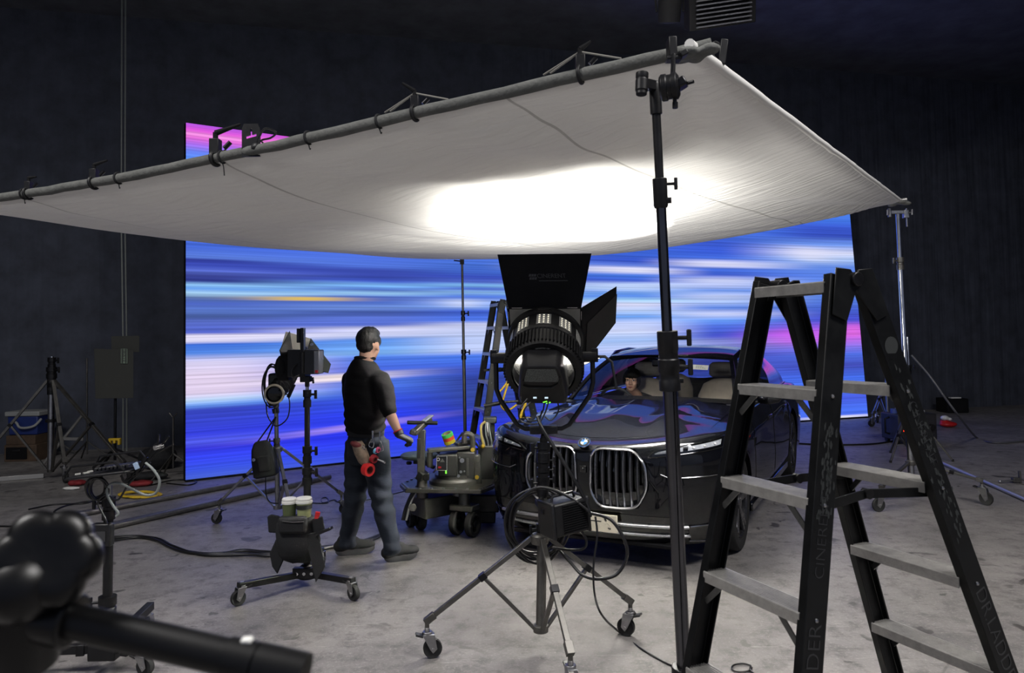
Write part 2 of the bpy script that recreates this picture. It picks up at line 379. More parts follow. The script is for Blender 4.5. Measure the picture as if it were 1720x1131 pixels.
    # streaks and glows of the picture
    def blob(cur, u0, v0, a, b, col, slope=0.0, amp=1.0):
        du = mth('DIVIDE', mth('SUBTRACT', U, u0), a)
        dv = mth('DIVIDE', mth('SUBTRACT', mth('SUBTRACT', Vv, v0), mth('MULTIPLY', mth('SUBTRACT', U, u0), slope)), b)
        g = mth('EXPONENT', mth('MULTIPLY', mth('ADD', mth('POWER', mth('ABSOLUTE', du), 2), mth('POWER', mth('ABSOLUTE', dv), 4)), -1.0))
        x = N.new('ShaderNodeMix'); x.data_type = 'RGBA'; L.new(mth('MULTIPLY', g, amp), x.inputs[0]); L.new(cur, x.inputs[6]); x.inputs[7].default_value = C(*col); return x.outputs[2]
    cur = blob(cur, 0.115, 0.507, 0.052, 0.0062, (228, 192, 92), 0, 0.95)
    cur = blob(cur, 0.15, 0.263, 0.075, 0.012, (248, 232, 232), 0.05, 0.95)
    cur = blob(cur, 0.17, 0.108, 0.085, 0.010, (168, 142, 236), 0.14, 0.85)
    cur = blob(cur, 0.30, 0.497, 0.03, 0.014, (205, 215, 250), 0, 0.8)
    cur = blob(cur, 0.905, 0.715, 0.05, 0.03, (226, 226, 250), -0.1, 0.7)
    cur = blob(cur, 0.87, 0.36, 0.085, 0.03, (205, 100, 240), 0, 0.8)
    cur = blob(cur, 0.985, 0.38, 0.035, 0.03, (235, 110, 225), 0, 0.7)
    cur = blob(cur, 0.62, 0.33, 0.16, 0.03, (196, 208, 250), 0, 0.5)
    cur = blob(cur, 0.935, 0.002, 0.095, 0.010, (240, 236, 240), 0, 0.9)
    # fine streak lines
    mp2 = N.new('ShaderNodeMapping'); mp2.inputs['Scale'].default_value = (2.2, 150, 1); L.new(uv.outputs[0], mp2.inputs[0])
    st = N.new('ShaderNodeTexNoise'); st.inputs['Scale'].default_value = 1; st.inputs['Detail'].default_value = 4; st.inputs['Roughness'].default_value = 0.6; L.new(mp2.outputs[0], st.inputs['Vector'])
    br = N.new('ShaderNodeMapRange'); L.new(st.outputs[0], br.inputs[0]); br.inputs[1].default_value = 0.3; br.inputs[2].default_value = 0.7; br.inputs[3].default_value = 0.55; br.inputs[4].default_value = 0.96
    em = N.new('ShaderNodeEmission'); L.new(cur, em.inputs[0]); L.new(br.outputs[0], em.inputs[1]); L.new(em.outputs[0], out.inputs[0])
    return m
M_LED = led_material()
led = thing('led_screen', 'tall curved video wall showing blue, white and magenta light streaks behind the car', 'screen', (0.6, led_d(0.6), 0))
H_LED, NU, NV = 4.32, 60, 10
def led_pt(a, b, off=0.0):
    lean = 0.22 * sstep(0.7, 1.0, a)
    X = XL + (XR - XL) * a - lean * b
    slope = 0.545 - 0.037 * X; nrm = V((slope, -1, 0)).normalized()
    return V((X, led_d(XL + (XR - XL) * a), 0.02 + H_LED * b)) + nrm * off
m = M(); m.grid([[led_pt(i / NU, j / NV) for i in range(NU + 1)] for j in range(NV + 1)])
pn = m.build('display_surface', M_LED, led, smooth=60)
uvl = pn.data.uv_layers.new(name='UVMap')
for poly in pn.data.polygons:
    for li in poly.loop_indices:
        vi = pn.data.loops[li].vertex_index; uvl.data[li].uv = ((vi % (NU + 1)) / NU, (vi // (NU + 1)) / NV)
m = M(); fr = [[led_pt(i / NU, b, o) for i in range(NU + 1)] for b, o in ((-0.004, -0.008), (1.002, -0.008), (1.002, -0.12), (-0.004, -0.12))]
m.rings([[fr[k][i] for k in range(4)] for i in range(NU + 1)])
m.build('cabinet_back', K_MATTE, led)
m = M(); m.rings([[led_pt(i / NU, -0.0045, 0.012), led_pt(i / NU, 0.0015, 0.012), led_pt(i / NU, 0.0015, -0.008), led_pt(i / NU, -0.0045, -0.008)] for i in range(NU + 1)])
m.build('base_trim', K_MATTE, led)
# ------------------------------------------------------------------ overhead silk
def silk_material():
    m = bpy.data.materials.new('white_diffusion_silk'); m.use_nodes = True; nt = m.node_tree; N = nt.nodes; L = nt.links
    N.remove(N['Principled BSDF']); out = N['Material Output']
    df = N.new('ShaderNodeBsdfDiffuse'); tr = N.new('ShaderNodeBsdfTranslucent'); mx = N.new('ShaderNodeMixShader'); mx.inputs[0].default_value = 0.07
    tc = N.new('ShaderNodeTexCoord'); uv = tc.outputs['UV']
    n = N.new('ShaderNodeTexNoise'); n.inputs['Scale'].default_value = 2.2; n.inputs['Detail'].default_value = 5; L.new(uv, n.inputs['Vector'])
    r = N.new('ShaderNodeValToRGB'); L.new(n.outputs[0], r.inputs[0]); r.color_ramp.elements[0].color = C(214, 212, 207); r.color_ramp.elements[1].color = C(238, 237, 234)
    # stitched seams between the fabric widths
    sp = N.new('ShaderNodeSeparateXYZ'); L.new(uv, sp.inputs[0])
    def mth(op, a, b):
        q = N.new('ShaderNodeMath'); q.operation = op
        for i, x in enumerate((a, b)):
            if hasattr(x, 'links'): L.new(x, q.inputs[i])
            else: q.inputs[i].default_value = x
        return q.outputs[0]
    sm = mth('LESS_THAN', mth('ABSOLUTE', mth('SUBTRACT', mth('FRACT', mth('MULTIPLY', sp.outputs[0], 3.0), 0), 0.5), 0), 0.0045)
    mc = N.new('ShaderNodeMix'); mc.data_type = 'RGBA'; L.new(mth('MULTIPLY', sm, 0.5), mc.inputs[0]); L.new(r.outputs[0], mc.inputs[6]); mc.inputs[7].default_value = C(120, 116, 110)
    L.new(mc.outputs[2], df.inputs[0]); L.new(mc.outputs[2], tr.inputs[0])
    # fine creases
    mp = N.new('ShaderNodeMapping'); mp.inputs['Scale'].default_value = (7, 60, 1); mp.inputs['Rotation'].default_value = (0, 0, 0.5); L.new(uv, mp.inputs[0])
    c1 = N.new('ShaderNodeTexNoise'); c1.inputs['Scale'].default_value = 1.6; c1.inputs['Detail'].default_value = 3; c1.inputs['Distortion'].default_value = 0.6; L.new(mp.outputs[0], c1.inputs['Vector'])
    bp = N.new('ShaderNodeBump'); bp.inputs['Strength'].default_value = 0.6; bp.inputs['Distance'].default_value = 0.03; L.new(c1.outputs[0], bp.inputs['Height'])
    L.new(bp.outputs[0], df.inputs['Normal'])
    L.new(df.outputs[0], mx.inputs[1]); L.new(tr.outputs[0], mx.inputs[2]); L.new(mx.outputs[0], out.inputs[0])
    return m
M_SILK = silk_material(); M_SLEEVE = mat('grey_white_sleeve', C(92, 93, 90), 0.85, 0, 0.2, 20, 0.4, 60)
cA, cB, cD, cC = A(1168, 90, 2.75), A(1512, 340, 7.4), A(776, 432, 9.0), A(-95, 349, 4.7)
def esag(s): return 0.055 * math.sin(PI * min(1, max(0, s)) ** 1.35)
def silk_pt(s, t, off=0.0):   # s: A->C, t: A->B
    p = cA * (1 - s) * (1 - t) + cC * s * (1 - t) + cB * (1 - s) * t + cD * s * t
    e = (4 * s * (1 - s)) ** 0.75 * (4 * t * (1 - t)) ** 0.75
    ed = 0.10 * (4 * s * (1 - s)) * sstep(0.55, 1.0, t) + 0.05 * 4 * t * (1 - t) * sstep(0.8, 1, s)
    z = -SAG * e - ed
    z -= esag(s) * (1 - t) ** 2
    # tension folds running in from the corners and the near edge
    f = 0.016 * math.sin(34 * s + 9 * math.sin(3 * t + s) + 5 * t) * (1 - sstep(0.0, 0.45, t)) * sstep(0.0, 0.05, t)
    dB = math.hypot(s, 1 - t); ang = math.atan2(s, 1 - t + 1e-6)
    f += 0.030 * math.sin(ang * 22) * math.exp(-dB * 5) * sstep(0.02, 0.12, dB)
    dA = math.hypot(s, t); ang = math.atan2(s, t + 1e-6)
    f += 0.022 * math.sin(ang * 18) * math.exp(-dA * 5) * sstep(0.02, 0.1, dA)
    f += 0.022 * mnoise.noise(V((s * 4, t * 4, 3.3))) + 0.020 * (0.5 - abs(mnoise.noise(V((s * 17 + 7 * t, t * 2.2, 1.3))))) * sstep(1.0, .3, t)
    f += 0.03 * math.sin(s * 21 + 6 * t) * math.exp(-((t - 0.22 - 0.1 * s) / 0.10) ** 2) * (1 if s < 0.75 else 0) * sstep(0.1, 0.3, s)
    edge = min(s, 1 - s, t, 1 - t)
    return p + V((0, 0, z + f * sstep(0, 0.05, edge) + off))
SAG = 0.30
silk = thing('overhead_silk', 'huge white diffusion silk stretched on a pipe frame above the car', 'light diffuser', (cA + cB + cC + cD) / 4)
NS = 150
m = M(); m.grid([[silk_pt(i / NS, j / NS) for i in range(NS + 1)] for j in range(NS + 1)])
fab = m.build('silk_fabric', M_SILK, silk, smooth=80)
uvl = fab.data.uv_layers.new(name='UVMap')
for poly in fab.data.polygons:
    for li in poly.loop_indices:
        vi = fab.data.loops[li].vertex_index; uvl.data[li].uv = ((vi % (NS + 1)) / NS, (vi // (NS + 1)) / NS)
def along(p, q, t): return p + (q - p) * t
for (p, q, mt_, r) in ((cA, cC, M_SLEEVE, 0.026), (cA, cB, M_SILK, 0.02), (cB, cD, K_ALU, 0.02), (cC, cD, K_ALU, 0.02)):
    m = M(); ext = (q - p).normalized() * 0.06
    n = 40; pts = [along(p - ext, q + ext, i / n) + V((0, 0, 0.018 - (esag(i / n) if q is cC else 0))) + V((0, 0, 0.006 * mnoise.noise(V((i * 0.8, 1.7, r))))) for i in range(n + 1)]
    m.tube(pts, [r * (1 + 0.12 * mnoise.noise(V((i * 1.3, 4.1, 0)))) for i in range(n + 1)], 12); m.build('frame_pipe', mt_, silk)
# bunched fabric at the two near-right corners
for c, rr in ((cA, 0.07), (cB, 0.07)):
    m = M()
    for k in range(7):
        p = c + V((random.uniform(-.07, .05), random.uniform(-.04, .12), random.uniform(-.03, .01)))
        m.ball(p, (rr * random.uniform(.5, 1), rr * random.uniform(.5, 1), rr * 0.32), 12)
    organic(m, 0.012, 8).build('gathered_corner', M_SLEEVE, silk, smooth=80)
for s in (0.30, 0.385, 0.50, 0.66, 0.83):
    p = along(cA, cC, s) - V((0, 0, esag(s))); m = M(); d = (cC - cA).normalized()
    m.torus(p + V((0, 0, 0.018)), d, 0.031, 0.005, 16, 6)
    q = p + V((0, 0, -0.01)); m.tube(spline([q, q + V((0.01, -0.01, -0.03)), q + V((0.014, -0.012, -0.07 if s == 0.5 else -0.025))], 4), 0.003, 6)
    m.build('tie', K_FABRIC, silk)

# ------------------------------------------------------------------ lights
def spot(name, loc, target, energy, size_deg, blend, col=(1, 0.97, 0.9), r=0.1):
    l = bpy.data.lights.new(name, 'SPOT'); l.energy = energy; l.spot_size = math.radians(size_deg); l.spot_blend = blend; l.color = col; l.shadow_soft_size = r
    o = bpy.data.objects.new(name, l); COL.objects.link(o); o.location = loc
    o.rotation_euler = (V(target) - V(loc)).to_track_quat('-Z', 'Y').to_euler(); return o
# ------------------------------------------------------------------ shared stand pieces
def castor(parent, g, out, R=0.05, mt=K_STEEL, topz=None, wheel_mt=K_RUBBER, wide=0.032, brake=True):
    """g: floor contact, out: horizontal direction of the fork's trail"""
    g = V(g); out = V((out[0], out[1], 0)).normalized(); side = V((-out.y, out.x, 0)); topz = topz or R * 2.75
    piv = g - out * R * .55 + V((0, 0, topz)); c = g + V((0, 0, R))
    m = M(); 
    m.cyl(piv + V((0, 0, -.012)), piv + V((0, 0, 0)), R * .52, n=18); m.cyl(piv, piv + V((0, 0, .02)), R * .26)
    for s in (-1, 1):
        o = side * s * (wide / 2 + .006)
        poly = [piv + o + out * -R * .5 + V((0, 0, -.012)), piv + o + out * R * .75 + V((0, 0, -.012)), c + o + out * R * .45 + V((0, 0, .0)), c + o + V((0, 0, -R * .42)), c + o - out * R * .30]
        m.rings([[p - side * .0025 for p in poly], [p + side * .0025 for p in poly]])
    m.beam(piv - out * R * .5 + V((0, 0, -.014)), piv + out * R * .7 + V((0, 0, -.014)), wide + .014, .006)
    m.cyl(c - side * (wide / 2 + .012), c + side * (wide / 2 + .012), R * .16, n=10)
    ca = m.build('castor', mt, parent, 0.0015)
    m = M(); m.lathe([(R * .3, -wide / 2 + .004), (R * .86, -wide / 2 + .003), (R * .95, -wide / 2 + .001), (R, -wide / 4), (R, wide / 4), (R * .95, wide / 2 - .001), (R * .86, wide / 2 - .003), (R * .3, wide / 2 - .004)], c, side, 28, True); m.build('wheel', wheel_mt, ca)
    if brake:
        m = M(); p0 = piv - out * R * .45 + V((0, 0, -.022)); m.beam(p0, p0 - out * R * .75 + V((0, 0, R * .25)), wide + .012, .010, (0, 0, 1)); m.build('brake_pedal', K_PLASTIC, ca, .002)
    return piv
def tee_knob(parent, p, d, mt=K_SATIN, s=1.0):
    p, d = V(p), V(d).normalized(); x, y, z = frame(d); m = M(); m.cyl(p, p + d * .03 * s, .006 * s); m.beam(p + d * .034 * s - y * .024 * s, p + d * .034 * s + y * .024 * s, .013 * s, .014 * s, d); return m.build('knob', mt, parent, .003 * s)
def column(parent, secs, collar_mt=K_SATIN, knob_dir=(1, -.2, 0), kn=True, ks=1.0):
    """secs: list of (p0, p1, radius, material) from the bottom up; a clamp collar sits on each joint"""
    for i, (p0, p1, r, mt) in enumerate(secs):
        m = M(); m.cyl(p0, p1, r, n=20); m.build('tube_section', mt, parent)
        if i < len(secs) - 1:
            d = (V(p1) - V(p0)).normalized(); r2 = max(r, secs[i + 1][2]); m = M()
            m.lathe([(r * .8, -.05 * ks), (r + .007 * ks, -.05 * ks), (r + .007 * ks, -.012 * ks), (r + .0035, -.008 * ks), (r + .0035, .004 * ks), (r + .008 * ks, .008 * ks), (r + .008 * ks, .045 * ks), (r2 * .8, .045 * ks)], p1, d, 20)
            co = m.build('collar', collar_mt, parent)
            if kn: tee_knob(co, V(p1) + d * .02 * ks + V(knob_dir).normalized() * (r + .005), knob_dir, collar_mt, ks)
def roll_stand(t, hub, low, feet, mt, leg_w=.026, leg_h=.02, R=.05, brace_t=.5, castor_mt=K_STEEL, cast=True, outs=None):
    """three splayed legs from hub to floor with braces to a low hub"""
    hub, low = V(hub), V(low)
    m = M(); m.lathe([(.02, -.03), (.045, -.03), (.05, -.012), (.05, .012), (.04, .022), (.02, .022)], hub, (0, 0, 1), 20); m.build('leg_hub', mt, t, .002)
    m = M(); m.lathe([(.015, -.02), (.04, -.02), (.042, .015), (.02, .02)], low, (0, 0, 1), 18); m.build('brace_hub', mt, t, .002)
    for k, g in enumerate(feet):
        g = V(g); d = V((g.x - hub.x, g.y - hub.y, 0)).normalized(); h0 = hub + d * .045
        if cast:
            o = V(outs[k]) if outs else d
            piv = castor(t, g, o, R, castor_mt); end = piv + V((0, 0, .055))
        else: end = g + V((0, 0, .012))
        lg = M(); lg.beam(h0, end, leg_w, leg_h); L_ = lg.build('leg', mt, t, .002)
        if cast:
            q = M(); q.beam(end + (h0 - end).normalized() * .05, end - (h0 - end).normalized() * .012, leg_w + .01, leg_h + .012); q.cyl(end, V((end.x, end.y, piv.z)), .012); q.build('leg_socket', K_DULLSTEEL, L_, .002)
        else:
            q = M(); q.cyl(g, g + V((0, 0, .03)), .016, .014); q.build('foot', K_RUBBER, L_)
        mid = h0.lerp(end, brace_t); q = M(); q.beam(mid, low + d * .035, leg_w * .8, leg_h * .7); q.build('brace', mt, t, .0015)
        q = M(); q.beam(mid - (end - h0).normalized() * .02, mid + (end - h0).normalized() * .02, leg_w + .012, leg_h + .010); q.build('brace_bracket', K_SATIN, t, .002)

# ------------------------------------------------------------------ the big film light
AX = V((0.15, 1.4, 1.0)).normalized()
LC = A(914, 606, 4.05)
lu = V((1, -0.10, -0.02)); lu = (lu - AX * lu.dot(AX)).normalized(); lv = lu.cross(AX); lv = -lv if lv.z < 0 else lv
def LP(u, v, w): return LC + lu * u + lv * v + AX * w
lamp = thing('film_light', 'big black film light with open barn doors, tilted up at the silk', 'light', A(905, 712, 4.02))
M_MESH = mat('black_mesh_grille', C(84, 88, 86), 0.5, 0.2, 0.85, 210); M_REFL = mat('polished_reflector', C(205, 204, 198), 0.28, 0.6, 0.5, 22)
M_GREENLED = mat('green_led', C(70, 220, 60), .4, emit=C(120, 255, 60), estr=1.6); M_WHITELED = mat('pale_lit_display', C(210, 225, 230), .4, emit=C(200, 225, 235), estr=0.7)
M_GLOW = mat('glowing_vent_slot', C(255, 245, 225), .4, emit=C(255, 244, 220), estr=1.2)
RD = .193
# front drum, fin ring, rear bezel
m = M(); m.lathe([(RD - .012, .02), (RD, .02), (RD + .012, .03), (RD + .012, .055), (RD + .004, .06), (RD + .004, .17), (RD + .022, .175), (RD + .022, .205), (RD - .008, .205), (RD - .012, .19)], LC, AX, 64, False, True); dr = m.build('drum', K_BLACK, lamp)
m = M(); m.lathe([(RD - .02, -.115), (RD + .008, -.115), (RD + .012, -.10), (RD + .012, .015), (RD - .02, .02)], LC, AX, 64, False, True); m.build('rear_ring', K_BLACK, lamp)
m = M()
for k in range(64):
    a = 2 * PI * k / 64; d = lu * math.cos(a) + lv * math.sin(a); m.beam(LC + d * (RD + .016) + AX * -.095, LC + d * (RD + .016) + AX * .012, .007, .018, d)
m.build('cooling_fins', K_MATTE, lamp)
M_VENT = mat('grey_vent_plate', C(150, 150, 145), 0.45, 0.0, 0.15, 20)
for k in range(10):
    a = 2 * PI * (k + .5) / 10; m = M(); n = 7
    rows = [[LC + (lu * math.cos(a + da) + lv * math.sin(a + da)) * (RD + .0075) + AX * w for da in [-.2 + .4 * i / n for i in range(n + 1)]] for w in (.068, .162)]
    m.grid(rows); vp = m.build('vent_plate', M_VENT, lamp, smooth=60)
    m = M()
    for i in range(3):
        for j in range(5):
            aa = a - .12 + .12 * i; d = lu * math.cos(aa) + lv * math.sin(aa); t = V((0, 0, 0)); tt = -lu * math.sin(aa) + lv * math.cos(aa)
            p = LC + d * (RD + .009) + AX * (.080 + .0175 * j); m.add([p - tt * .0042 - AX * .0026, p + tt * .0042 - AX * .0026, p + tt * .0042 + AX * .0026, p - tt * .0042 + AX * .0026], [(0, 1, 2, 3)])
    sl = m.build('vent_slots', M_GLOW if k in (1, 2, 3) else K_CHROME, vp, smooth=None); sl['kind'] = 'stuff'
m = M(); m.lathe([(RD - .02, .20), (.0, .20)], LC, AX, 48, False); m.build('front_lens', glass_mat('lamp_lens', (.95, .95, .92, 1), .8), lamp)
m = M(); m.lathe([(RD - .03, -.112), (RD - .012, -.06), (RD - .012, .0), (.10, -.03), (.06, -.05)], LC, AX, 48, False); m.build('reflector', M_REFL, lamp)
# rear box with mesh, control face and leds
m = M(); prof = [(-.135, -.15), (-.125, -.20), (.125, -.20), (.135, -.15), (.12, .0), (.10, .065), (.075, .085), (-.075, .085), (-.10, .065), (-.12, .0)]
m.rings([[LP(a * k, b * k2 + .075, w) for a, b in prof] for w, k, k2 in ((-.02, .95, .95), (-.13, 1, 1), (-.22, .96, .94), (-.245, .88, .85))]); bx = m.build('rear_housing', K_BLACK, lamp, .006)
m = M(); m.grid([[LP(a * (1.1 if b < .1 else .85), b, -.2465) for a in (-.085, .085)] for b in (.05, .135)]); m.build('mesh_panel', M_MESH, bx, smooth=None)
m = M(); m.tube([LP(-.095, .06, -.25), LP(-.10, .03, -.252), LP(-.07, .015, -.252), LP(.05, .015, -.252), LP(.085, .04, -.252), LP(.095, .08, -.25)], .005, 6); m.build('grab_handle', K_SATIN, bx)
for x_ in (-.03, .03):
    m = M(); m.box(LP(x_ - .01, -.055, -.247), (.018, .004, .009)); m.build('display', M_WHITELED, bx)
for x_, y_ in ((.012, -.085), (.03, -.092)):
    m = M(); m.beam(LP(x_ - .011, y_ - .004, -.244), LP(x_ + .011, y_ + .004, -.244), .006, .005); m.build('status_light', M_GREENLED, bx)
# barn doors
S = .203
m = M(); 
for a, b in (((-S, -S), (S, -S)), ((S, -S), (S, S)), ((S, S), (-S, S)), ((-S, S), (-S, -S))): m.beam(LP(*a, .215), LP(*b, .215), .012, .012)
bf = m.build('barn_door_frame', K_MATTE, lamp, .002)
m = M()
for sx, sy in ((1, 1), (-1, 1), (1, -1), (-1, -1)):
    pts = [(sx * S, sy * S)] + [(sx * (RD + .01) * math.cos(t), sy * (RD + .01) * math.sin(t)) for t in [PI / 2 * i / 8 for i in range(9)]]
    m.add([LP(a, b, .213) for a, b in pts], [(0, i, i + 1) for i in range(1, 9)])
m.build('corner_plates', mat('bare_grey_sheet', C(150, 150, 146), .4, .6, .1, 10), bf, smooth=None)
M_DOOR_IN = mat('white_lined_door', C(205, 200, 188), 0.6)
def door(e0, e1, dirv, length, flare, flare2=None, nm='barn_door'):
    flare2 = flare if flare2 is None else flare2
    e0, e1 = V(e0), V(e1); ax_ = (e1 - e0).normalized(); dirv = V(dirv).normalized(); n_ = ax_.cross(dirv)
    a, b = e0 - ax_ * 0, e1 + ax_ * 0; c, d = b + dirv * length + ax_ * flare, a + dirv * length - ax_ * flare2
    m = M(); m.rings([[p + n_ * .0015 for p in (a, b, c, d)], [p - n_ * .0015 for p in (a, b, c, d)]])
    o = m.build(nm, K_MATTE, lamp, .0008)
    m = M()
    for t in (.12, .5, .88): m.cyl(e0.lerp(e1, t - .07), e0.lerp(e1, t + .07), .0065, n=8)
    h = m.build('hinge', K_CHROME, o); return o, (a, b, c, d), n_, ax_
top_dir = AX * .52 + lv * .855
dt, q, n_, ax_ = door(LP(-S, S, .215), LP(S, S, .215), top_dir, .30, .058)
cen = (q[0] + q[1] + q[2] + q[3]) / 4; fac = n_ if n_.y < 0 else -n_
M_INK = mat('dark_grey_print', C(58, 58, 60), .6)
m = M(); m.text('CINERENT', cen + fac * .0022 + ax_ * .045 + (q[3] - q[0]) * .09, ax_, (q[3] - q[0]), .034, .0003); m.add([cen + fac * .0024 + ax_ * (.045 + e_) + (q[3] - q[0]).normalized() * h_ for e_, h_ in ((-.075, -.001), (.085, -.001), (.085, .003), (-.075, .003))], [(0, 1, 2, 3)])
up_ = (q[3] - q[0]).normalized(); mk = cen + fac * .0022 - ax_ * .060 + up_ * .022
for r_ in (0, 1):
    for k in range(3): m.prism([(-.008, -.008), (.004, -.008), (.010, .006), (-.002, .006)], mk + ax_ * (-.014 + .014 * k) + up_ * (-.006 + .018 * r_), ax_, up_, fac * .0004)
lg = m.build('printed_logo', M_INK, dt, smooth=None); lg['kind'] = 'stuff'
m = M(); m.tube([LP(-.035, S + .0, .19), LP(-.035, S + .02, .17), LP(.035, S + .02, .17), LP(.035, S, .19)], .006, 6); m.build('door_latch', K_SATIN, dt)
dr_, q, n_, ax_ = door(LP(S, S, .215), LP(S, -S, .215), lu * .74 + AX * .66 + lv * .10, .27, -.16, 0.0)
inw = n_ if n_.dot(lu) < 0 else -n_
m = M(); m.rings([[p - inw * .004 for p in (q[0].lerp(q[1], .30) + (q[3] - q[0]) * .15, q[0].lerp(q[1], .96) + (q[3] - q[0]) * .1, q[2] - (q[3] - q[0]) * .02, q[3].lerp(q[2], .2))], [p - inw * .006 for p in (q[0].lerp(q[1], .30) + (q[3] - q[0]) * .15, q[0].lerp(q[1], .96) + (q[3] - q[0]) * .1, q[2] - (q[3] - q[0]) * .02, q[3].lerp(q[2], .2))]]); m.build('folded_leaf', K_BLACK, dr_)
dl, q, n_, ax_ = door(LP(-S, -S, .215), LP(-S, S, .215), AX * .985 - lu * .14, .24, -.05)
db, q, n_, ax_ = door(LP(S, -S, .215), LP(-S, -S, .215), AX * .9 - lv * .43, .29, .06, .15)
inn = n_ if n_.dot(lv) > 0 else -n_
m = M(); m.add([p + inn * .0025 for p in q], [(0, 1, 2, 3)]); m.build('white_lining', M_DOOR_IN, db, smooth=None)
# yoke
hx = lu.copy(); hx.z = 0; hx.normalize(); P0 = LP(0, .03, -.01)
yk = [P0 - hx * .262 + V((0, 0, .03)), P0 - hx * .262 + V((0, 0, -.17)), P0 - hx * .24 + V((0, 0, -.23)), P0 - hx * .15 + V((0, 0, -.365)), P0 - hx * .11 + V((0, 0, -.385)), P0 + hx * .09 + V((0, 0, -.385)), P0 + hx * .13 + V((0, 0, -.365)), P0 + hx * .242 + V((0, 0, -.21)), P0 + hx * .262 + V((0, 0, -.14)), P0 + hx * .262 + V((0, 0, .03))]
m = M(); m.tube(yk, .0135, 10); ykk = m.build('yoke', K_SATIN, lamp, smooth=50)
for s in (-1, 1):
    m = M(); m.cyl(P0 + hx * s * .20, P0 + hx * s * .285, .03, n=20); m.beam(P0 + hx * s * .275 + V((0, 0, -.03)), P0 + hx * s * .275 + V((0, 0, .045)), .03, .035, hx); m.build('pivot', K_SATIN, ykk, .004)
m = M(); m.tube([P0 + hx * .285, P0 + hx * .325 + V((0, -.03, .0)), P0 + hx * .36 + V((0, -.04, -.03)), P0 + hx * .375 + V((0, -.05, -.14)), P0 + hx * .38 + V((0, -.05, -.17))], [.008, .008, .008, .007, .010], 8); m.build('tilt_lever', K_PLASTIC, ykk)
YB = P0 - hx * .01 + V((0, 0, -.385))
m = M(); m.box(YB + V((0, 0, -.005)), (.15, .06, .045)); m.cyl(YB + V((0, 0, -.03)), YB + V((0, 0, -.09)), .016); m.build('stand_mount', K_BLACK, ykk, .006)
# cables dangling below the housing
for k, pts in enumerate(([(886, 670), (872, 690), (876, 708), (902, 712), (915, 695), (922, 672)], [(895, 672), (880, 690), (886, 706), (905, 705), (910, 690)], [(935, 668), (938, 690), (926, 706), (915, 700)], [(915, 672), (912, 690), (905, 702)])):
    m = M(); m.tube(spline([A(x_, y_, 3.88 + .03 * k) for x_, y_ in pts], 6), .0045, 6); m.build('lead', K_CABLE, lamp)

# stand of the film light
LB = G(908, 1088); SB = A(908, 1072, 3.97)
ls = thing('light_stand', 'wide black rolling stand carrying the big film light', 'light stand', V((SB.x, SB.y, 0)))
top = V((YB.x, YB.y, YB.z - .05)); hub = A(907, 915, 3.97)
def on(z): 
    t = (z - SB.z) / (top.z - SB.z); return SB.lerp(top, t)
column(ls, [(on(.12), on(.62), .026, K_DULLSTEEL), (on(.60), on(.86), .0235, K_DULLSTEEL), (on(.84), on(1.05), .029, K_MATTE), (on(1.03), top, .021, K_MATTE)], K_SATIN, (-1, -.3, 0))
for z in (.90, .95, 1.0):
    m = M(); m.lathe([(.028, -.012), (.034, -.012), (.034, .012), (.028, .012)], on(z), (0, 0, 1), 20, False, True); c_ = m.build('clamp_ring', K_SATIN, ls); tee_knob(c_, on(z) + V((.033, -.01, 0)), (1, -.4, 0), K_SATIN, .8)
tee_knob(ls, on(top.z - .05) + V((-.02, -.01, 0)), (-1, -.2, 0), K_SATIN, 1.1)
roll_stand(ls, V((hub.x, hub.y, on(.60).z)), on(.13), [G(727, 1105), G(1052, 1068), G(962, 1172)], K_DULLSTEEL, .028, .024, .05, .47, K_STEEL, True, [(1, .2), (-.9, .5), (.2, -1)])
# power supply box hung on the stand
bc = A(948, 866, 3.86); xb = V((1, .55, .10)).normalized(); zb = V((0, 0, 1)); yb = zb.cross(xb).normalized(); zb = xb.cross(yb)
RB = Matrix((xb, yb, zb)).transposed()
bal = thing('power_supply', 'finned black power supply box hung from the film light stand', 'power supply', bc - V((0, 0, .1)))
m = M(); m.box(bc, (.205, .135, .17), RB); bb = m.build('case', K_BLACK, bal, .012)
m = M()
for k in range(13):
    for s in (-1, 1): m.box(bc + yb * s * .071 + zb * (-.07 + .0117 * k) + xb * .02, (.14, .008, .004), RB)
f_ = m.build('heat_fins', K_MATTE, bal)
for s in (-1, 1):
    m = M(); m.box(bc + xb * s * .105, (.02, .15, .185), RB); m.build('end_cap', K_PLASTIC, bal, .01)
m = M(); m.tube([bc + zb * .085 - xb * .07, bc + zb * .11 - xb * .06, bc + zb * .11 + xb * .06, bc + zb * .085 + xb * .07], .008, 8); m.build('carry_handle', K_PLASTIC, bal)
m = M(); m.beam(bc - xb * .10 + zb * .04, V((hub.x, hub.y, bc.z + .05)), .05, .03); m.build('hanger', K_SATIN, bal, .004)
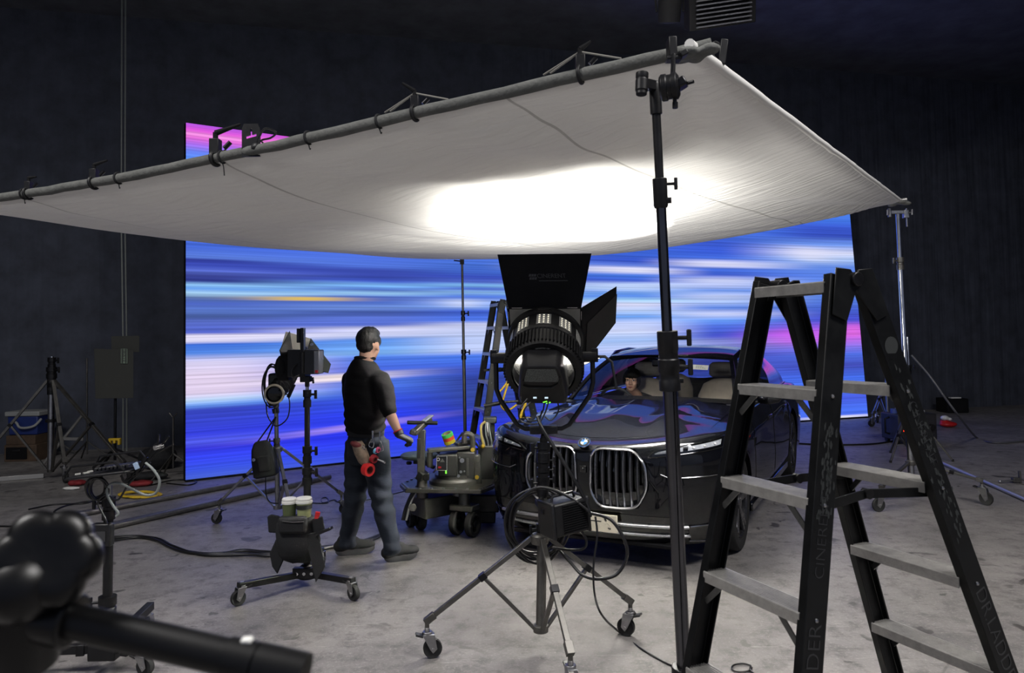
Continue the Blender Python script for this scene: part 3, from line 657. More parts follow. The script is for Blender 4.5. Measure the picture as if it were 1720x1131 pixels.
# cables of the film light
def cable(name, pts, r, mt, label=None, cat='cable', group=None, n=8):
    m = M(); m.tube(spline(pts, n), r, 8); o = m.build(name, mt, smooth=80)
    if label: tag(o, label, cat, group)
    return o
def loops(cx, cy, d, rx, ry, n, jit, seed, turns=1):
    rnd = random.Random(seed); pts = []
    for k in range(n):
        ox, oy = rnd.uniform(-jit, jit), rnd.uniform(-jit, jit); sx, sy = rx * rnd.uniform(.82, 1.08), ry * rnd.uniform(.85, 1.08); dd = rnd.uniform(-.05, .05)
        for i in range(14):
            a = 2 * PI * i / 14; pts.append(A(cx + ox + sx * math.cos(a), cy + oy + sy * math.sin(a), d + dd + .02 * math.sin(a)))
    return pts
cable('cable_coil', loops(902, 882, 4.07, 47, 58, 7, 6, 3), .0075, K_CABLE, 'thick black cable coil hanging on the film light stand', 'cable coil', n=3)
cable('head_cable', [A(903, 700, 3.9), A(912, 722, 3.86), A(940, 766, 3.84), A(968, 812, 3.84), A(985, 846, 3.85), A(992, 866, 3.84)], .0095, K_CABLE, 'thick black cable running from the film light head down to its power supply')
cable('looped_cable', [A(990, 862, 3.83), A(1025, 873, 3.80), A(1048, 905, 3.78), A(1053, 935, 3.78), A(1036, 965, 3.78), A(1005, 973, 3.79), A(978, 966, 3.82), A(958, 945, 3.88), A(940, 925, 3.95)], .0085, K_CABLE, 'black cable hanging in one wide loop right of the film light stand')
cable('looped_cable', [A(868, 842, 3.92), A(905, 819, 3.88), A(950, 832, 3.83), A(985, 856, 3.82), A(992, 868, 3.83)], .0080, K_CABLE, 'black cable arching over the top of the power supply box')
cable('looped_cable', [A(968, 882, 3.9), A(984, 905, 3.9), A(980, 922, 3.9), A(955, 924, 3.92), A(928, 920, 3.95)], .0070, K_CABLE, 'short black cable loop under the power supply box')
cable('thin_cable', [A(1000, 868, 3.82), A(1003, 900, 3.80), A(997, 950, 3.78), A(999, 1000, 3.76), A(1012, 1035, 3.74), G(1040, 1062, .006), G(1080, 1092, .006), G(1136, 1122, .006), G(1190, 1140, .006)], .0055, K_CABLE, 'thin black cable dropping from the power supply and running right across the floor')
# ------------------------------------------------------------------ the car (local: x forward from the front axle, y to its left, z up)
YAW = math.radians(27.3)
CAR = V((0.895, 6.18, 0))
car = thing('sedan_car', 'dark glossy sedan with twin slatted grilles, nose towards the ladder, driver at the wheel', 'car', CAR, math.atan2(-math.cos(YAW), -math.sin(YAW)))
def cw(u, v, z): return world(car) @ V((u, v, z))
M_PAINT = mat('dark_car_paint', C(6, 7, 12), 0.5, 0.0, 0, 1, coat=0.85, spec=0.05)
M_GLOSS = mat('gloss_black_trim', C(10, 10, 11), 0.12, 0, 0, 1, coat=0.6)
M_TYRE = mat('tyre_rubber', C(20, 20, 21), 0.72, 0, 0.2, 20)
M_RIM = mat('dark_alloy', C(96, 96, 100), 0.28, 0.9, 0.1, 10)
M_CHR = mat('satin_chrome_trim', C(190, 190, 194), 0.2, 1.0, 0.08, 12)
M_SLAT = mat('dark_chrome_slat', C(112, 112, 116), 0.3, 0.9, 0.08, 10)
M_LEATHER = mat('beige_leather', C(206, 194, 176), 0.55, 0, 0.1, 14, 0.1, 120)
M_GREYLEATHER = mat('grey_leather', C(124, 120, 118), 0.55, 0, 0.12, 14, 0.1, 120)
M_DASH = mat('dark_dashboard', C(46, 46, 50), 0.6, 0, 0.15, 10)
M_PLATE = mat('white_plate', C(226, 218, 196), 0.4, 0, 0.06, 14)
M_BLUE = mat('emblem_blue', C(40, 120, 205), 0.25, 0, coat=0.5)
M_GLASS = glass_mat('windscreen_glass', (0.96, 0.97, 0.97, 1), 0.55); M_TINT = glass_mat('tinted_side_glass', (0.16, 0.17, 0.19, 1), 1.3)
M_BAR = mat('bright_satin_bar', C(214, 214, 216), 0.3, 0.85, 0.04, 12); M_DRL = mat('silver_light_reflector', C(240, 241, 244), 0.3, 0.0, 0.25, 34)
M_LENS = glass_mat('headlight_lens', (0.9, 0.92, 0.95, 1), 1.3)

NF, AF = 3.5, 0.78
def Wz(z): return interp([(0.12, .86), (.2, .905), (.3, .945), (.5, .962), (.65, .966), (.8, .952), (.9, .93), (1.05, .895)], z)
def U0(z): return interp([(0.12, .74), (.2, .80), (.3, .84), (.4, .862), (.6, .875), (.78, .872), (.86, .85), (.9, .83)], z)
UR = -4.50
def ztop(u, v):
    w = min(1, abs(v) / 0.93)
    if u > 0.0: return 0.868 + 0.082 * w ** 1.6 + (0.0 if u > .3 else 0.015 * (0.3 - u) / .3 * w)
    return interp([(-4.5, 1.0), (-3.6, 1.045), (-2.2, 1.03), (-0.8, 1.0), (0, .965)], u)
TF = [PI / 2 * (i / 26) for i in range(27)]
def sup(t, z, n, a, w):   # quarter super-ellipse point
    return a * max(0, math.cos(t)) ** (2 / n), w * math.sin(t) ** (2 / n)
def half_outline(z):
    pts = []; W = Wz(z); uc = U0(z) - AF
    for t in TF:
        # even spacing in angle of the ellipse bunches at the nose: use v directly for the first half
        x, y = sup(t ** 1.0, z, NF, AF, W); pts.append((uc + x, y))
    for i in range(1, 40): pts.append((uc + (UR + 0.75 - uc) * i / 40, W - 0.012 * sstep(-.3, -2.2, uc + (UR + .75 - uc) * i / 40) * 0))
    for i in range(16):
        t = PI / 2 * (1 - i / 15); x, y = sup(t, z, 3.2, 0.75, W); pts.append((UR + 0.75 - x, y))
    return pts
LV = [0.0, 0.03, 0.08, 0.14, 0.2, .27, .34, .41, .48, .55, .62, .69, .76, .82, .88, .94, 1.0]
ZB = 0.19
def side_shape(f, u):   # shoulder line: a crease high on the flank
    return 0.014 * math.exp(-((f - 0.86) / 0.07) ** 2) - 0.012 * math.exp(-((f - 0.6) / 0.2) ** 2) * sstep(-.4, -1, u) * sstep(-3, -2.4, u)
def shell_loops():
    loops = []
    base = half_outline(0.6); n = len(base)
    full = list(range(n)) + list(range(n - 2, 0, -1))
    def mk(fn):
        lp = []
        for k, i in enumerate(full):
            sgn = 1 if k < n else -1
            u, v, z = fn(i); lp.append(V((u, v * sgn, z)))
        return lp
    cache = {}
    for f in LV:
        def fn(i, f=f):
            bu, bv = base[i]; zt = ztop(bu, bv) - 0.045; z = ZB + (zt - ZB) * f
            if z not in cache: cache[z] = half_outline(z)
            u, v = cache[z][i]; return u, v * (1 + side_shape(f, u)), z
        loops.append(mk(fn))
    top = loops[-1]
    def spine(p): return V((min(max(p.x, UR + .55), 0.25), 0, 0))
    for ins, dz in ((0.010, 0.022), (0.026, 0.037), (0.05, 0.044)):
        lp = []
        for p in top:
            s_ = spine(p); d = V((s_.x - p.x, s_.y - p.y, 0)); L_ = d.length or 1
            q = p + d * (ins / L_); q.z = p.z + dz; lp.append(q)
        loops.append(lp)
    last = loops[-1]
    for s in (0.92, 0.8, 0.65, 0.5, 0.35, 0.2, 0.08):
        lp = []
        for p in last:
            sp = spine(p); q = V((sp.x + (p.x - sp.x) * s, p.y * s, 0)); q.z = deck_z(q.x, q.y, p.z, s); lp.append(q)
        loops.append(lp)
    return loops
def zc(u): return interp([(-4.5, 1.02), (-3.9, 1.09), (-.9, 1.09), (-.55, 1.078), (-.2, 1.056), (.2, 1.016), (.5, .958), (.7, .908), (.82, .872)], u)
def deck_z(u, v, zedge, s):
    z = zedge + (max(zc(u), zedge - .0) - zedge) * (1 - s ** 2.6)
    fade = sstep(0.72, 0.15, u) * sstep(1.0, 0.9, s); vc = .40 + .05 * sstep(.6, -.5, u); dv = abs(v) - vc
    z += fade * (0.026 * max(0, 1 - abs(dv) / .15) ** 1.3 + 0.010 * sstep(.18, .0, abs(v)))
    return z
def hood_z(u, v):
    w = Wz(.9) - 0.05; uc = U0(.86) - AF; a = AF - 0.05
    if u <= 0.25: return deck_z(u, v, ztop(u, w), min(1, abs(v) / w))
    du, dv = u - 0.25, v; lo, hi = 0.0, 60.0
    for _ in range(40):
        k = (lo + hi) / 2; x, y = max(0, 0.25 + du * k - uc), abs(dv * k)
        if (x / a) ** NF + (y / w) ** NF > 1: hi = k
        else: lo = k
    return deck_z(u, v, ztop(0.25 + du * lo, dv * lo), min(1, 1 / lo))
body_rings = shell_loops()
m = M(); m.rings(body_rings)
body_me = m.mesh('body')
ob = bpy.data.objects.new('tmp', body_me); COL.objects.link(ob)
cm = M()
for uu in (0.0, -3.215):
    for sg in (1, -1): cm.cyl((uu, sg * 0.62, .365), (uu, sg * 1.2, .365), 0.415, n=56)
# recesses for the two grilles and the lower intake
def F(v, z, off=0.0):
    W = Wz(z); a = min(0.999, abs(v) / W); u = U0(z) - AF + AF * (1 - a ** NF) ** (1 / NF)
    e = 1e-3; a2 = min(0.9995, (abs(v) + e) / W); du = (U0(z) - AF + AF * (1 - a2 ** NF) ** (1 / NF) - u) / e
    n = V((1, -du * (1 if v >= 0 else -1), 0)).normalized()
    return V((u, v, z)) + n * off
KID = [(.055, .815), (.10, .862), (.375, .862), (.465, .765), (.475, .585), (.40, .45), (.30, .43), (.11, .435), (.045, .54)]
for sg in (1, -1):
    a = [F(sg * v, z, 0.05) for v, z in KID]; cen = V((0.8, sg * .27, .65))
    b = [F(sg * v, z, 0.0) - V((0.07, 0, 0)) for v, z in KID]
    cm.rings([a, b])
cutme = cm.mesh('cut'); cut = bpy.data.objects.new('cut', cutme); COL.objects.link(cut)
bo = ob.modifiers.new('b', 'BOOLEAN'); bo.operation = 'DIFFERENCE'; bo.object = cut; bo.solver = 'EXACT'; bo.use_self = True
res = bpy.data.meshes.new_from_object(ob.evaluated_get(bpy.context.evaluated_depsgraph_get()))
bpy.data.objects.remove(ob); bpy.data.objects.remove(cut)
bm = bmesh.new(); bm.from_mesh(res)
kill = [f for f in bm.faces if (lambda c: c.z > 0.98 and c.x < -.78 and c.x > -3.75 and abs(c.y) < .80)(f.calc_center_median())]
bmesh.ops.delete(bm, geom=kill, context='FACES'); bm.to_mesh(res); bm.free()
body = link('body', res, M_PAINT, car, smooth=32)

# hood panel
m = M(); rows = []
HV = [-0.80 + 1.60 * j / 48 for j in range(49)]
def hood_front(v): return 0.66 - 0.16 * (abs(v) / .8) ** 2.4
def hood_back(v): return -0.50 - 0.24 * (abs(v) / .8) ** 2
for i in range(41):
    row = []
    for v0 in HV:
        t = i / 40; v = v0 * (0.93 + 0.07 * t) if False else v0
        u = hood_front(v) + (hood_back(v) - hood_front(v)) * t
        row.append(V((u, v, hood_z(u, v) + 0.006)))
    rows.append(row)
m.grid(rows)
lip = [[V((p.x, p.y, p.z)), V((p.x + .004, p.y, p.z - .012))] for p in rows[0]]; m.grid(lip)
m.build('hood', M_PAINT, car, local=True, smooth=60)
# windscreen cowl
m = M(); m.grid([[V((hood_back(v) + d, v, hood_z(hood_back(v), v) + 0.006 + dz)) for v in HV] for d, dz in ((0, -.012), (-.05, -.022), (-.16, -.012))]); m.build('cowl_panel', M_GLOSS, car, local=True)

def patch(zlo, zhi, v0, v1, off, n=16, k=5, sg=1):
    rows = []
    for i in range(n + 1):
        v = v0 + (v1 - v0) * i / n
        rows.append([F(sg * v, zlo(v) + (zhi(v) - zlo(v)) * j / k, off) for j in range(k + 1)])
    return rows
# grilles
for sg in (1, -1):
    g = M(); loop = []
    def dense(poly, n=6):
        out = []
        for (a, b), (c, d) in zip(poly, poly[1:] + poly[:1]): out += [(a + (c - a) * i / n, b + (d - b) * i / n) for i in range(n)]
        return out
    # rounded outline
    pts = [V((a, b, 0)) for a, b in KID]; rp = []
    for i in range(len(pts)):
        p0, p1, p2 = pts[i - 1], pts[i], pts[(i + 1) % len(pts)]
        a = p1 + (p0 - p1).normalized() * min(.055, (p0 - p1).length * .48); b = p1 + (p2 - p1).normalized() * min(.055, (p2 - p1).length * .48)
        for q in range(5):
            t = q / 4; rp.append((1 - t) ** 2 * a + 2 * t * (1 - t) * p1 + t * t * b)
    outl = []
    for i in range(len(rp)):
        a, b = rp[i], rp[(i + 1) % len(rp)]; k = 5 if (b - a).length > .05 else 1
        outl += [a + (b - a) * j / k for j in range(k)]
    rs = []; cen = V((.265, .65, 0))
    for p in outl:
        d = (cen - p).normalized(); q = p + d * 0.017
        rs.append([F(sg * p.x, p.y, .001), F(sg * p.x, p.y, .013), F(sg * (p.x + q.x) / 2, (p.y + q.y) / 2, .019), F(sg * q.x, q.y, .012), F(sg * q.x, q.y, -.03)])
    g.rings(rs, False, True, True)
    gr = g.build('grille', M_CHR, car, local=True, smooth=50)
    b = M(); inner = [p + (cen - p).normalized() * .01 for p in outl]
    b.add([F(sg * p.x, p.y, 0) - V((.055, 0, 0)) for p in inner] + [F(sg * cen.x, cen.y, -.055)], [(i, (i + 1) % len(inner), len(inner)) for i in range(len(inner))])
    b.build('grille_mesh', M_GLOSS, gr, local=True, smooth=None)
    def zr(v):  # vertical extent of the opening at v
        ys = []
        for i in range(len(outl)):
            a, c = outl[i], outl[(i + 1) % len(outl)]
            if (a.x - v) * (c.x - v) <= 0 and abs(a.x - c.x) > 1e-6: ys.append(a.y + (c.y - a.y) * (v - a.x) / (c.x - a.x))
        return (min(ys), max(ys)) if ys else (0, 0)
    for k in range(8):
        v = .088 + .362 * k / 7; lo, hi = zr(v)
        if hi - lo < .1: continue
        s = M(); rs = []
        for i in range(15):
            z = lo + .012 + (hi - lo - .024) * i / 14
            o = -.012 + .014 * math.sin(PI * i / 14)
            rs.append([F(sg * v, z, 0) + V((o - dd, sg * w, 0)) for w, dd in ((-.0125, .035), (-.010, .008), (0, 0), (.010, .008), (.0125, .035))])
        s.rings(rs); s.build('grille_slat', M_SLAT, gr, local=True, smooth=60)
        if k < 7:
            s = M(); vm = v + .026; lo, hi = zr(vm)
            s.add([F(sg * (vm + a), z, 0) + V((d, 0, 0)) for a in (-.018, .018) for z, d in ((lo + .10, -.05), (lo + .115, -.012), (lo + .085, -.01), (lo + .02, -.03))], [(0, 1, 5, 4), (1, 2, 6, 5), (2, 3, 7, 6)])
            s.build('air_flap', M_GLOSS, gr, local=True, smooth=None)
# centre camera between the grilles
m = M(); m.box((.877, 0, .70), (.02, .05, .05)); m.cyl((.88, 0, .70), (.895, 0, .70), .012); m.build('nose_camera', M_GLOSS, car, .003, local=True)
# roundel
ec, en = V((.842, 0, .885)), V((.62, 0, .78)).normalized(); ex = V((0, 1, 0)); ey = en.cross(ex)
ey = -ey if ey.z < 0 else ey
m = M(); m.lathe([(.0, 0), (.047, 0), (.047, .005), (.043, .009), (.040, .006), (0, .006)], ec, en, 40); em = m.build('emblem', M_CHR, car, local=True)
m = M(); m.lathe([(.027, .0062), (.027, .0075), (.040, .0075), (.040, .0062)], ec, en, 40, False, True); m.build('emblem_ring', M_GLOSS, em, local=True)
for k, mt_ in enumerate((K_WHITE, M_BLUE)):
    m = M()
    for q in (0, 2):
        a0 = (q + k) * PI / 2; pts = [(0, 0)] + [(.0265 * math.cos(a0 + PI / 2 * i / 8), .0265 * math.sin(a0 + PI / 2 * i / 8)) for i in range(9)]
        m.prism(pts, ec + en * .006, ex, ey, en * .0015)
    m.build('emblem_quarters', mt_, em, local=True, smooth=None)
m = M()
for ch, a in (('B', 2.25), ('M', PI / 2), ('W', .9)):
    d = ex * math.cos(a) + ey * math.sin(a); tx = ex * math.sin(a) - ey * math.cos(a); m.text(ch, ec + d * .0335 + en * .0078, -tx if tx.dot(ex) < 0 else tx, d, .013, .0004)
m.build('emblem_letters', K_WHITE, em, local=True, smooth=None)
m = M(); m.torus(ec + en * .0055, en, .0445, .0022, 40, 6); m.build('emblem_halo', M_BLUE, em, local=True)
# headlights
hlo = lambda v: interp([(.48, .808), (.6, .822), (.93, .862)], v); hhi = lambda v: interp([(.48, .812), (.53, .852), (.62, .874), (.93, .922)], v)
for sg in (1, -1):
    m = M(); m.grid(patch(hlo, hhi, .48, .935, .002, sg=sg)); hd = m.build('headlight', M_GLOSS, car, local=True, smooth=60)
    m = M()
    for v0, v1 in ((.52, .70), (.73, .90)):
        m.grid(patch(lambda v: hlo(v) + .014, lambda v: hhi(v) - .012, v0, v1, .007, 8, 2, sg))
    for v in (.60, .66, .76, .82, .87): m.ball(F(sg * v, (hlo(v) + hhi(v)) / 2, .008), (.008, .016, .009), 10)
    m.build('light_strip', M_DRL, hd, local=True, smooth=60)
    m = M(); m.grid(patch(hlo, hhi, .48, .935, .014, sg=sg)); m.build('lens', M_LENS, hd, local=True, smooth=60)
    m = M(); pts = [F(sg * v, hhi(v) + .004, .008) for v in [.48 + .455 * i / 14 for i in range(15)]] + [F(sg * v, hlo(v) - .004, .008) for v in [.935 - .455 * i / 14 for i in range(15)]]
    m.tube(pts, .004, 6, True); m.build('rim', M_GLOSS, hd, local=True)
    llo = lambda v: interp([(.56, .70), (.62, .675), (.93, .685)], v); lhi = lambda v: interp([(.56, .735), (.9, .768), (.93, .74)], v)
    m = M(); m.grid(patch(llo, lhi, .56, .925, .004, sg=sg)); ll = m.build('main_beam_unit', M_GLOSS, car, local=True, smooth=60)
    m = M(); m.tube([F(sg * v, llo(v) - .006, .008) for v in [.56 + .36 * i / 12 for i in range(13)]], .004, 6); m.build('trim_line', M_CHR, ll, local=True)
# lower intake with two bright bars, plate
m = M(); m.grid(patch(lambda v: .235, lambda v: .405 - .02 * v, -.70, .70, .003, 30, 4)); it = m.build('lower_intake', M_GLOSS, car, local=True, smooth=60)
for z in (.325, .258):
    m = M(); rs = []
    for i in range(33):
        v = -.72 + 1.44 * i / 32; rs.append([F(v, z + .014 * math.cos(a), .003 + .022 * math.sin(a)) for a in [PI * q / 8 for q in range(9)]])
    m.rings(rs); m.build('bright_bar', M_BAR, it, local=True, smooth=80)
for sg in (1, -1):
    m = M(); m.grid(patch(lambda v: .20, lambda v: .33, .72, .90, .006, 8, 3, sg)); m.build('corner_vent', M_GLOSS, car, local=True, smooth=60)
    m = M(); m.tube([F(sg * v, z, .010) for v, z in ((.71, .222), (.80, .212), (.895, .205), (.90, .31), (.84, .335), (.73, .33))], .006, 6); m.build('vent_trim', M_CHR, car, local=True)
m = M(); m.box((.897, 0, .332), (.012, .52, .125)); pl = m.build('number_plate', M_PLATE, car, .004, local=True)
for k in range(6):
    m = M(); m.torus((.9035, -.19 + .075 * k, .315), (1, 0, 0), .022, .002, 20, 6); m.build('embossed_ring', M_PLATE, pl, local=True)
m = M(); m.box((.904, .09, .345), (.002, .10, .006)); m.build('dark_mark', M_GLOSS, pl, local=True, smooth=None); m = M(); m.box((.904, .17, .365), (.002, .012, .035), Matrix.Rotation(.5, 3, 'X')); m.build('dark_mark', M_GLOSS, pl, local=True, smooth=None); m = M(); m.box((.904, .20, .30), (.002, .02, .012)); m.build('dark_mark', M_GLOSS, pl, local=True, smooth=None)
m = M(); m.box((.78, 0, .185), (.05, 1.4, .03)); m.build('front_lip', K_MATTE, car, .008, local=True)

# wheels
def wheel(u, sg, steer=0.0):
    c = V((u, sg * .83, .365)); ax = V((math.sin(steer) * -sg, math.cos(steer) * 1.0, 0)) * sg; ax.normalize()
    R_, w_ = .365, .25
    prof = [(.262, -w_/2 + .02), (.30, -w_/2), (.345, -w_/2 + .008), (.362, -w_/2 + .03), (.365, 0), (.362, w_/2 - .03), (.345, w_/2 - .008), (.30, w_/2), (.262, w_/2 - .02)]
    m = M(); m.lathe(prof, c, ax, 56, False, True); wh = m.build('tyre', M_TYRE, car, local=True, smooth=40)
    m = M(); m.lathe([(.262, -w_/2 + .02), (.268, w_/2 - .022), (.258, w_/2 - .010), (.246, w_/2 - .022), (.236, -w_/2 + .03)], c, ax, 48, False, True); m.lathe([(.0, -.02), (.2, -.02), (.2, 0), (0, 0)], c, ax, 32); m.build('rim_barrel', M_RIM, wh, local=True)
    x, y, z = frame(ax); m = M()
    for k in range(5):
        for dl in (-.13, .13):
            a0 = 2 * PI * k / 5 + .2; a1 = a0 + dl
            p0 = c + z * (w_/2 - .035) + (x * math.cos(a0) + y * math.sin(a0)) * .04; p1 = c + z * (w_/2 - .018) + (x * math.cos(a1) + y * math.sin(a1)) * .25
            m.beam(p0, p1, .038, .022, z)
    m.lathe([(0, w_/2 - .05), (.06, w_/2 - .05), (.055, w_/2 - .015), (0, w_/2 - .012)], c, ax, 24); m.build('spokes', M_RIM, wh, .004, local=True)
for u in (0, -3.215):
    for sg in (1, -1): wheel(u, sg, 0.0)

# greenhouse
def wb(v): a = v / .80; return V((-.52 - .30 * a * a, v, 1.085 - .045 * a * a))
def wt(v): a = v / .62; return V((-1.40 - .13 * a * a, v, 1.452 - .035 * a * a))
def ws(s, q, off=0.0):   # s -1..1, q 0..1
    p = wb(.80 * s).lerp(wt(.62 * s), q); n = V((.40, .15 * s, .92)).normalized()
    return p + n * (0.03 * math.sin(PI * q) + off)
m = M(); m.grid([[ws(-1 + 2 * i / 24, j / 14) for i in range(25)] for j in range(15)]); m.build('windscreen', M_GLASS, car, local=True, smooth=80)
m = M()
for s0, s1, q0, q1 in ((-1, 1, 0, .07), (-1, 1, .93, 1), (-1, -.95, 0, 1), (.95, 1, 0, 1)):
    m.grid([[ws(s0 + (s1 - s0) * i / 16, q0 + (q1 - q0) * j / 8, -.004) for i in range(17)] for j in range(9)])
m.build('windscreen_frit', M_GLOSS, car, local=True, smooth=80)
def roof_z(u, v): return interp([(-3.45, 1.40), (-3.0, 1.485), (-2.6, 1.525), (-2.2, 1.54), (-1.8, 1.525), (-1.55, 1.49), (-1.36, 1.448)], u) - .05 * (abs(v) / .66) ** 2.4
m = M(); rows = []
for i in range(25):
    t = i / 24; row = []
    for j in range(29):
        v = (-.66 + 1.32 * j / 28) * interp([(0, .95), (.2, 1), (.8, 1), (1, .92)], t)
        u = -1.385 - .13 * (v / .62) ** 2 + (-3.42 + 1.385 + .2 * (v / .62) ** 2) * t; row.append(V((u, v, roof_z(u, v) + .004)))
    rows.append(row)
m.grid(rows); m.grid([[p, V((p.x - .02, p.y, p.z - .03))] for p in rows[0]]); m.build('roof', M_PAINT, car, local=True, smooth=60)
for sg in (1, -1):
    bot = lambda u: V((u, sg * interp([(-3.9, .80), (-2, .885), (-.8, .86), (-.6, .83)], u), ztop(u, .9) + .01))
    def top(u): return V((u, sg * interp([(-3.6, .58), (-3.2, .63), (-2.2, .665), (-1.5, .65), (-1.3, .63)], u), roof_z(u, .66) - .012))
    # window strip: lower edge from the mirror corner to the tail, upper edge along the roof rail
    lo = [bot(-.80 - 2.85 * i / 24) for i in range(25)]; hi = [top(-1.50 - 1.85 * i / 24) for i in range(25)]
    def wn(i, q): p = lo[i].lerp(hi[i], q); return p + V((0, sg * .045 * math.sin(PI * q), .01 * math.sin(PI * q)))
    for i0, i1, nm in ((1, 11, 'front_side_window'), (12, 21, 'rear_side_window')):
        m = M(); m.grid([[wn(i, .03 + .90 * j / 8) for j in range(9)] for i in range(i0, i1 + 1)]); m.build(nm, M_TINT, car, local=True, smooth=80)
    m = M()
    m.grid([[wn(i, j / 8) for j in range(9)] for i in (11, 12)]); m.build('door_pillar', M_GLOSS, car, local=True, smooth=60)
    m = M(); m.grid([[wn(i, j / 8) for j in range(9)] for i in (21, 22, 23, 24)]); m.build('rear_pillar', M_PAINT, car, local=True, smooth=60)
    # A-pillar and cant rail
    m = M(); pts = [ws(sg * 1.0, q, .004) + V((-.02, sg * .016, -.012)) for q in [i / 10 for i in range(11)]] + [top(u) + V((0, 0, .010)) for u in (-1.75, -2.2, -2.7, -3.2, -3.45)]
    rs = []
    for i, p in enumerate(pts):
        a, b = pts[max(0, i - 1)], pts[min(len(pts) - 1, i + 1)]; x, y, z = frame(b - a, (0, sg, .4)); rs.append([p + x * .034 * math.cos(k * PI / 5) + y * .028 * math.sin(k * PI / 5) for k in range(10)])
    m.rings(rs); m.build('roof_rail', M_PAINT, car, local=True, smooth=60)
    m = M(); m.tube([bot(-.75 - 3.0 * i / 20) + V((0, sg * .006, .004)) for i in range(21)], .008, 6); m.build('window_trim', M_CHR, car, local=True)
    # mirror
    mc = V((-.98, sg * 1.03, 1.10)); m = M(); q = M(); loft(q, [(mc + V((0, -sg * .11, -.01)), .035, .05), (mc + V((0, -sg * .09, 0)), .07, .068), (mc, .085, .075), (mc + V((-.01, sg * .08, .002)), .07, .06), (mc + V((-.02, sg * .105, 0)), .03, .03)], 16)
    mm = q.build('door_mirror', M_PAINT, car, local=True, smooth=60); q = M(); q.beam(mc + V((.02, -sg * .17, -.075)), mc + V((0, -sg * .05, -.04)), .06, .03); q.build('mirror_foot', M_GLOSS, mm, .008, local=True)
    q = M(); q.box(mc + V((-.078, 0, 0)), (.006, .15, .11)); q.build('mirror_glass', K_CHROME, mm, .004, local=True)
    # door seams and handles
    for u0 in (-.62, -1.78, -2.86):
        m = M(); pts = []
        for i in range(13):
            z = .28 + (ztop(u0, .9) - .06 - .28) * i / 12; f = (z - ZB) / (ztop(u0, .9) - .045 - ZB); pts.append(V((u0, sg * (Wz(z) * (1 + side_shape(f, u0)) + .0005), z)))
        m.tube(pts, .003, 4); m.build('door_seam', M_GLOSS, car, local=True)
    for u0 in (-1.55, -2.62):
        z = .86; m = M(); m.box((u0, sg * (Wz(z) * (1 + side_shape(.83, u0)) + .004), z), (.22, .012, .03)); m.build('door_handle', M_PAINT, car, .005, local=True)
    m = M(); m.beam((-.50, sg * .93, .215), (-2.75, sg * .93, .215), .03, .07); m.build('sill', M_GLOSS, car, .01, local=True)
m = M(); m.grid([[V((-3.38, v * .9, roof_z(-3.38, v))).lerp(V((-4.02, v * 1.15, 1.085)), j / 6) + V((0, 0, .02 * math.sin(PI * j / 6))) for v in [-.62 + 1.24 * i / 12 for i in range(13)]] for j in range(7)]); m.build('rear_window', M_GLASS, car, local=True, smooth=80)
# interior
m = M(); m.grid([[V((u, v, z)) for v in [-.84 + 1.68 * i / 14 for i in range(15)]] for u, z in ((-.72, 1.03), (-.9, 1.045), (-1.1, 1.05), (-1.22, 1.02), (-1.28, .90), (-1.3, .7))]); m.build('dashboard', M_DASH, car, local=True, smooth=60)
m = M(); m.box((-2.3, 0, .42), (2.9, 1.72, .04)); m.build('cabin_floor', M_DASH, car, local=True)
for sg in (1, -1):
    m = M(); m.beam((-.9, sg * .875, .80), (-3.7, sg * .875, .80), .02, .44); m.build('door_card', M_DASH, car, local=True)
def seat(u, v, hr=True):
    m = M(); loft(m, [((u - .02, v, .60), .25, .075), ((u - .06, v, .8), .27, .085), ((u - .12, v, 1.0), .26, .08), ((u - .16, v, 1.12), .21, .07), ((u - .18, v, 1.165), .12, .045)], 20, up=(1, 0, 0)); st = m.build('seat', M_LEATHER, car, local=True, smooth=80)
    m = M(); m.box((u + .22, v, .56), (.52, .52, .16)); m.build('seat_cushion', M_LEATHER, st, .05, local=True)
    m = M(); loft(m, [((u - .19, v, 1.20), .13, .05), ((u - .20, v, 1.22), .155, .06), ((u - .21, v, 1.32), .155, .058), ((u - .215, v, 1.35), .12, .04)], 18, up=(1, 0, 0)); m.build('head_restraint', M_GREYLEATHER, st, local=True, smooth=80)
seat(-1.98, .40); seat(-1.98, -.43)
for v in (.42, -.42): seat(-3.0, v)
# steering wheel
sc_, sn = V((-1.38, -.52, .955)), V((-.92, 0, .42)).normalized()
m = M(); m.torus(sc_, sn, .185, .016, 40, 10); sw = m.build('steering_wheel', M_DASH, car, local=True, smooth=60)
x, y, z = frame(sn); m = M()
m.ball(sc_, (.05, .085, .07), 16); m.beam(sc_, sc_ + V((0, .18, 0)), .03, .03); m.beam(sc_, sc_ - V((0, .18, 0)), .03, .03); m.cyl(sc_, sc_ - sn * .2, .03); m.build('hub', M_GREYLEATHER, sw, local=True, smooth=60)
# card on the windscreen and rear-view mirror
m = M(); o = ws(.56, .70, -.012); ax_ = (ws(.66, .70) - ws(.5, .70)).normalized(); ay_ = (ws(.56, .8) - ws(.56, .6)).normalized()
m.prism([(-.08, -.055), (.08, -.055), (.08, .055), (-.08, .055)], o, ax_, ay_, ax_.cross(ay_) * .003); cd_ = m.build('windscreen_card', K_WHITE, car, .001, local=True)
m = M(); nn = ax_.cross(ay_)
sgn = 1 if nn.z > 0 else -1
for r_ in range(3):
    for k in range(5 - r_): m.prism([(0, 0), (.014, 0), (.014, .010), (0, .010)], o + nn * .0035 * sgn + ax_ * (-.035 + .019 * k) + ay_ * (-.03 + .024 * r_), ax_, ay_, nn * .0004)
m.build('card_print', mat('pale_grey_ink', C(150, 158, 140), .7), cd_, local=True, smooth=None)
m = M(); m.box((-1.30, 0, 1.375), (.03, .24, .065)); m.build('rear_view_mirror', M_GLOSS, car, .02, local=True)
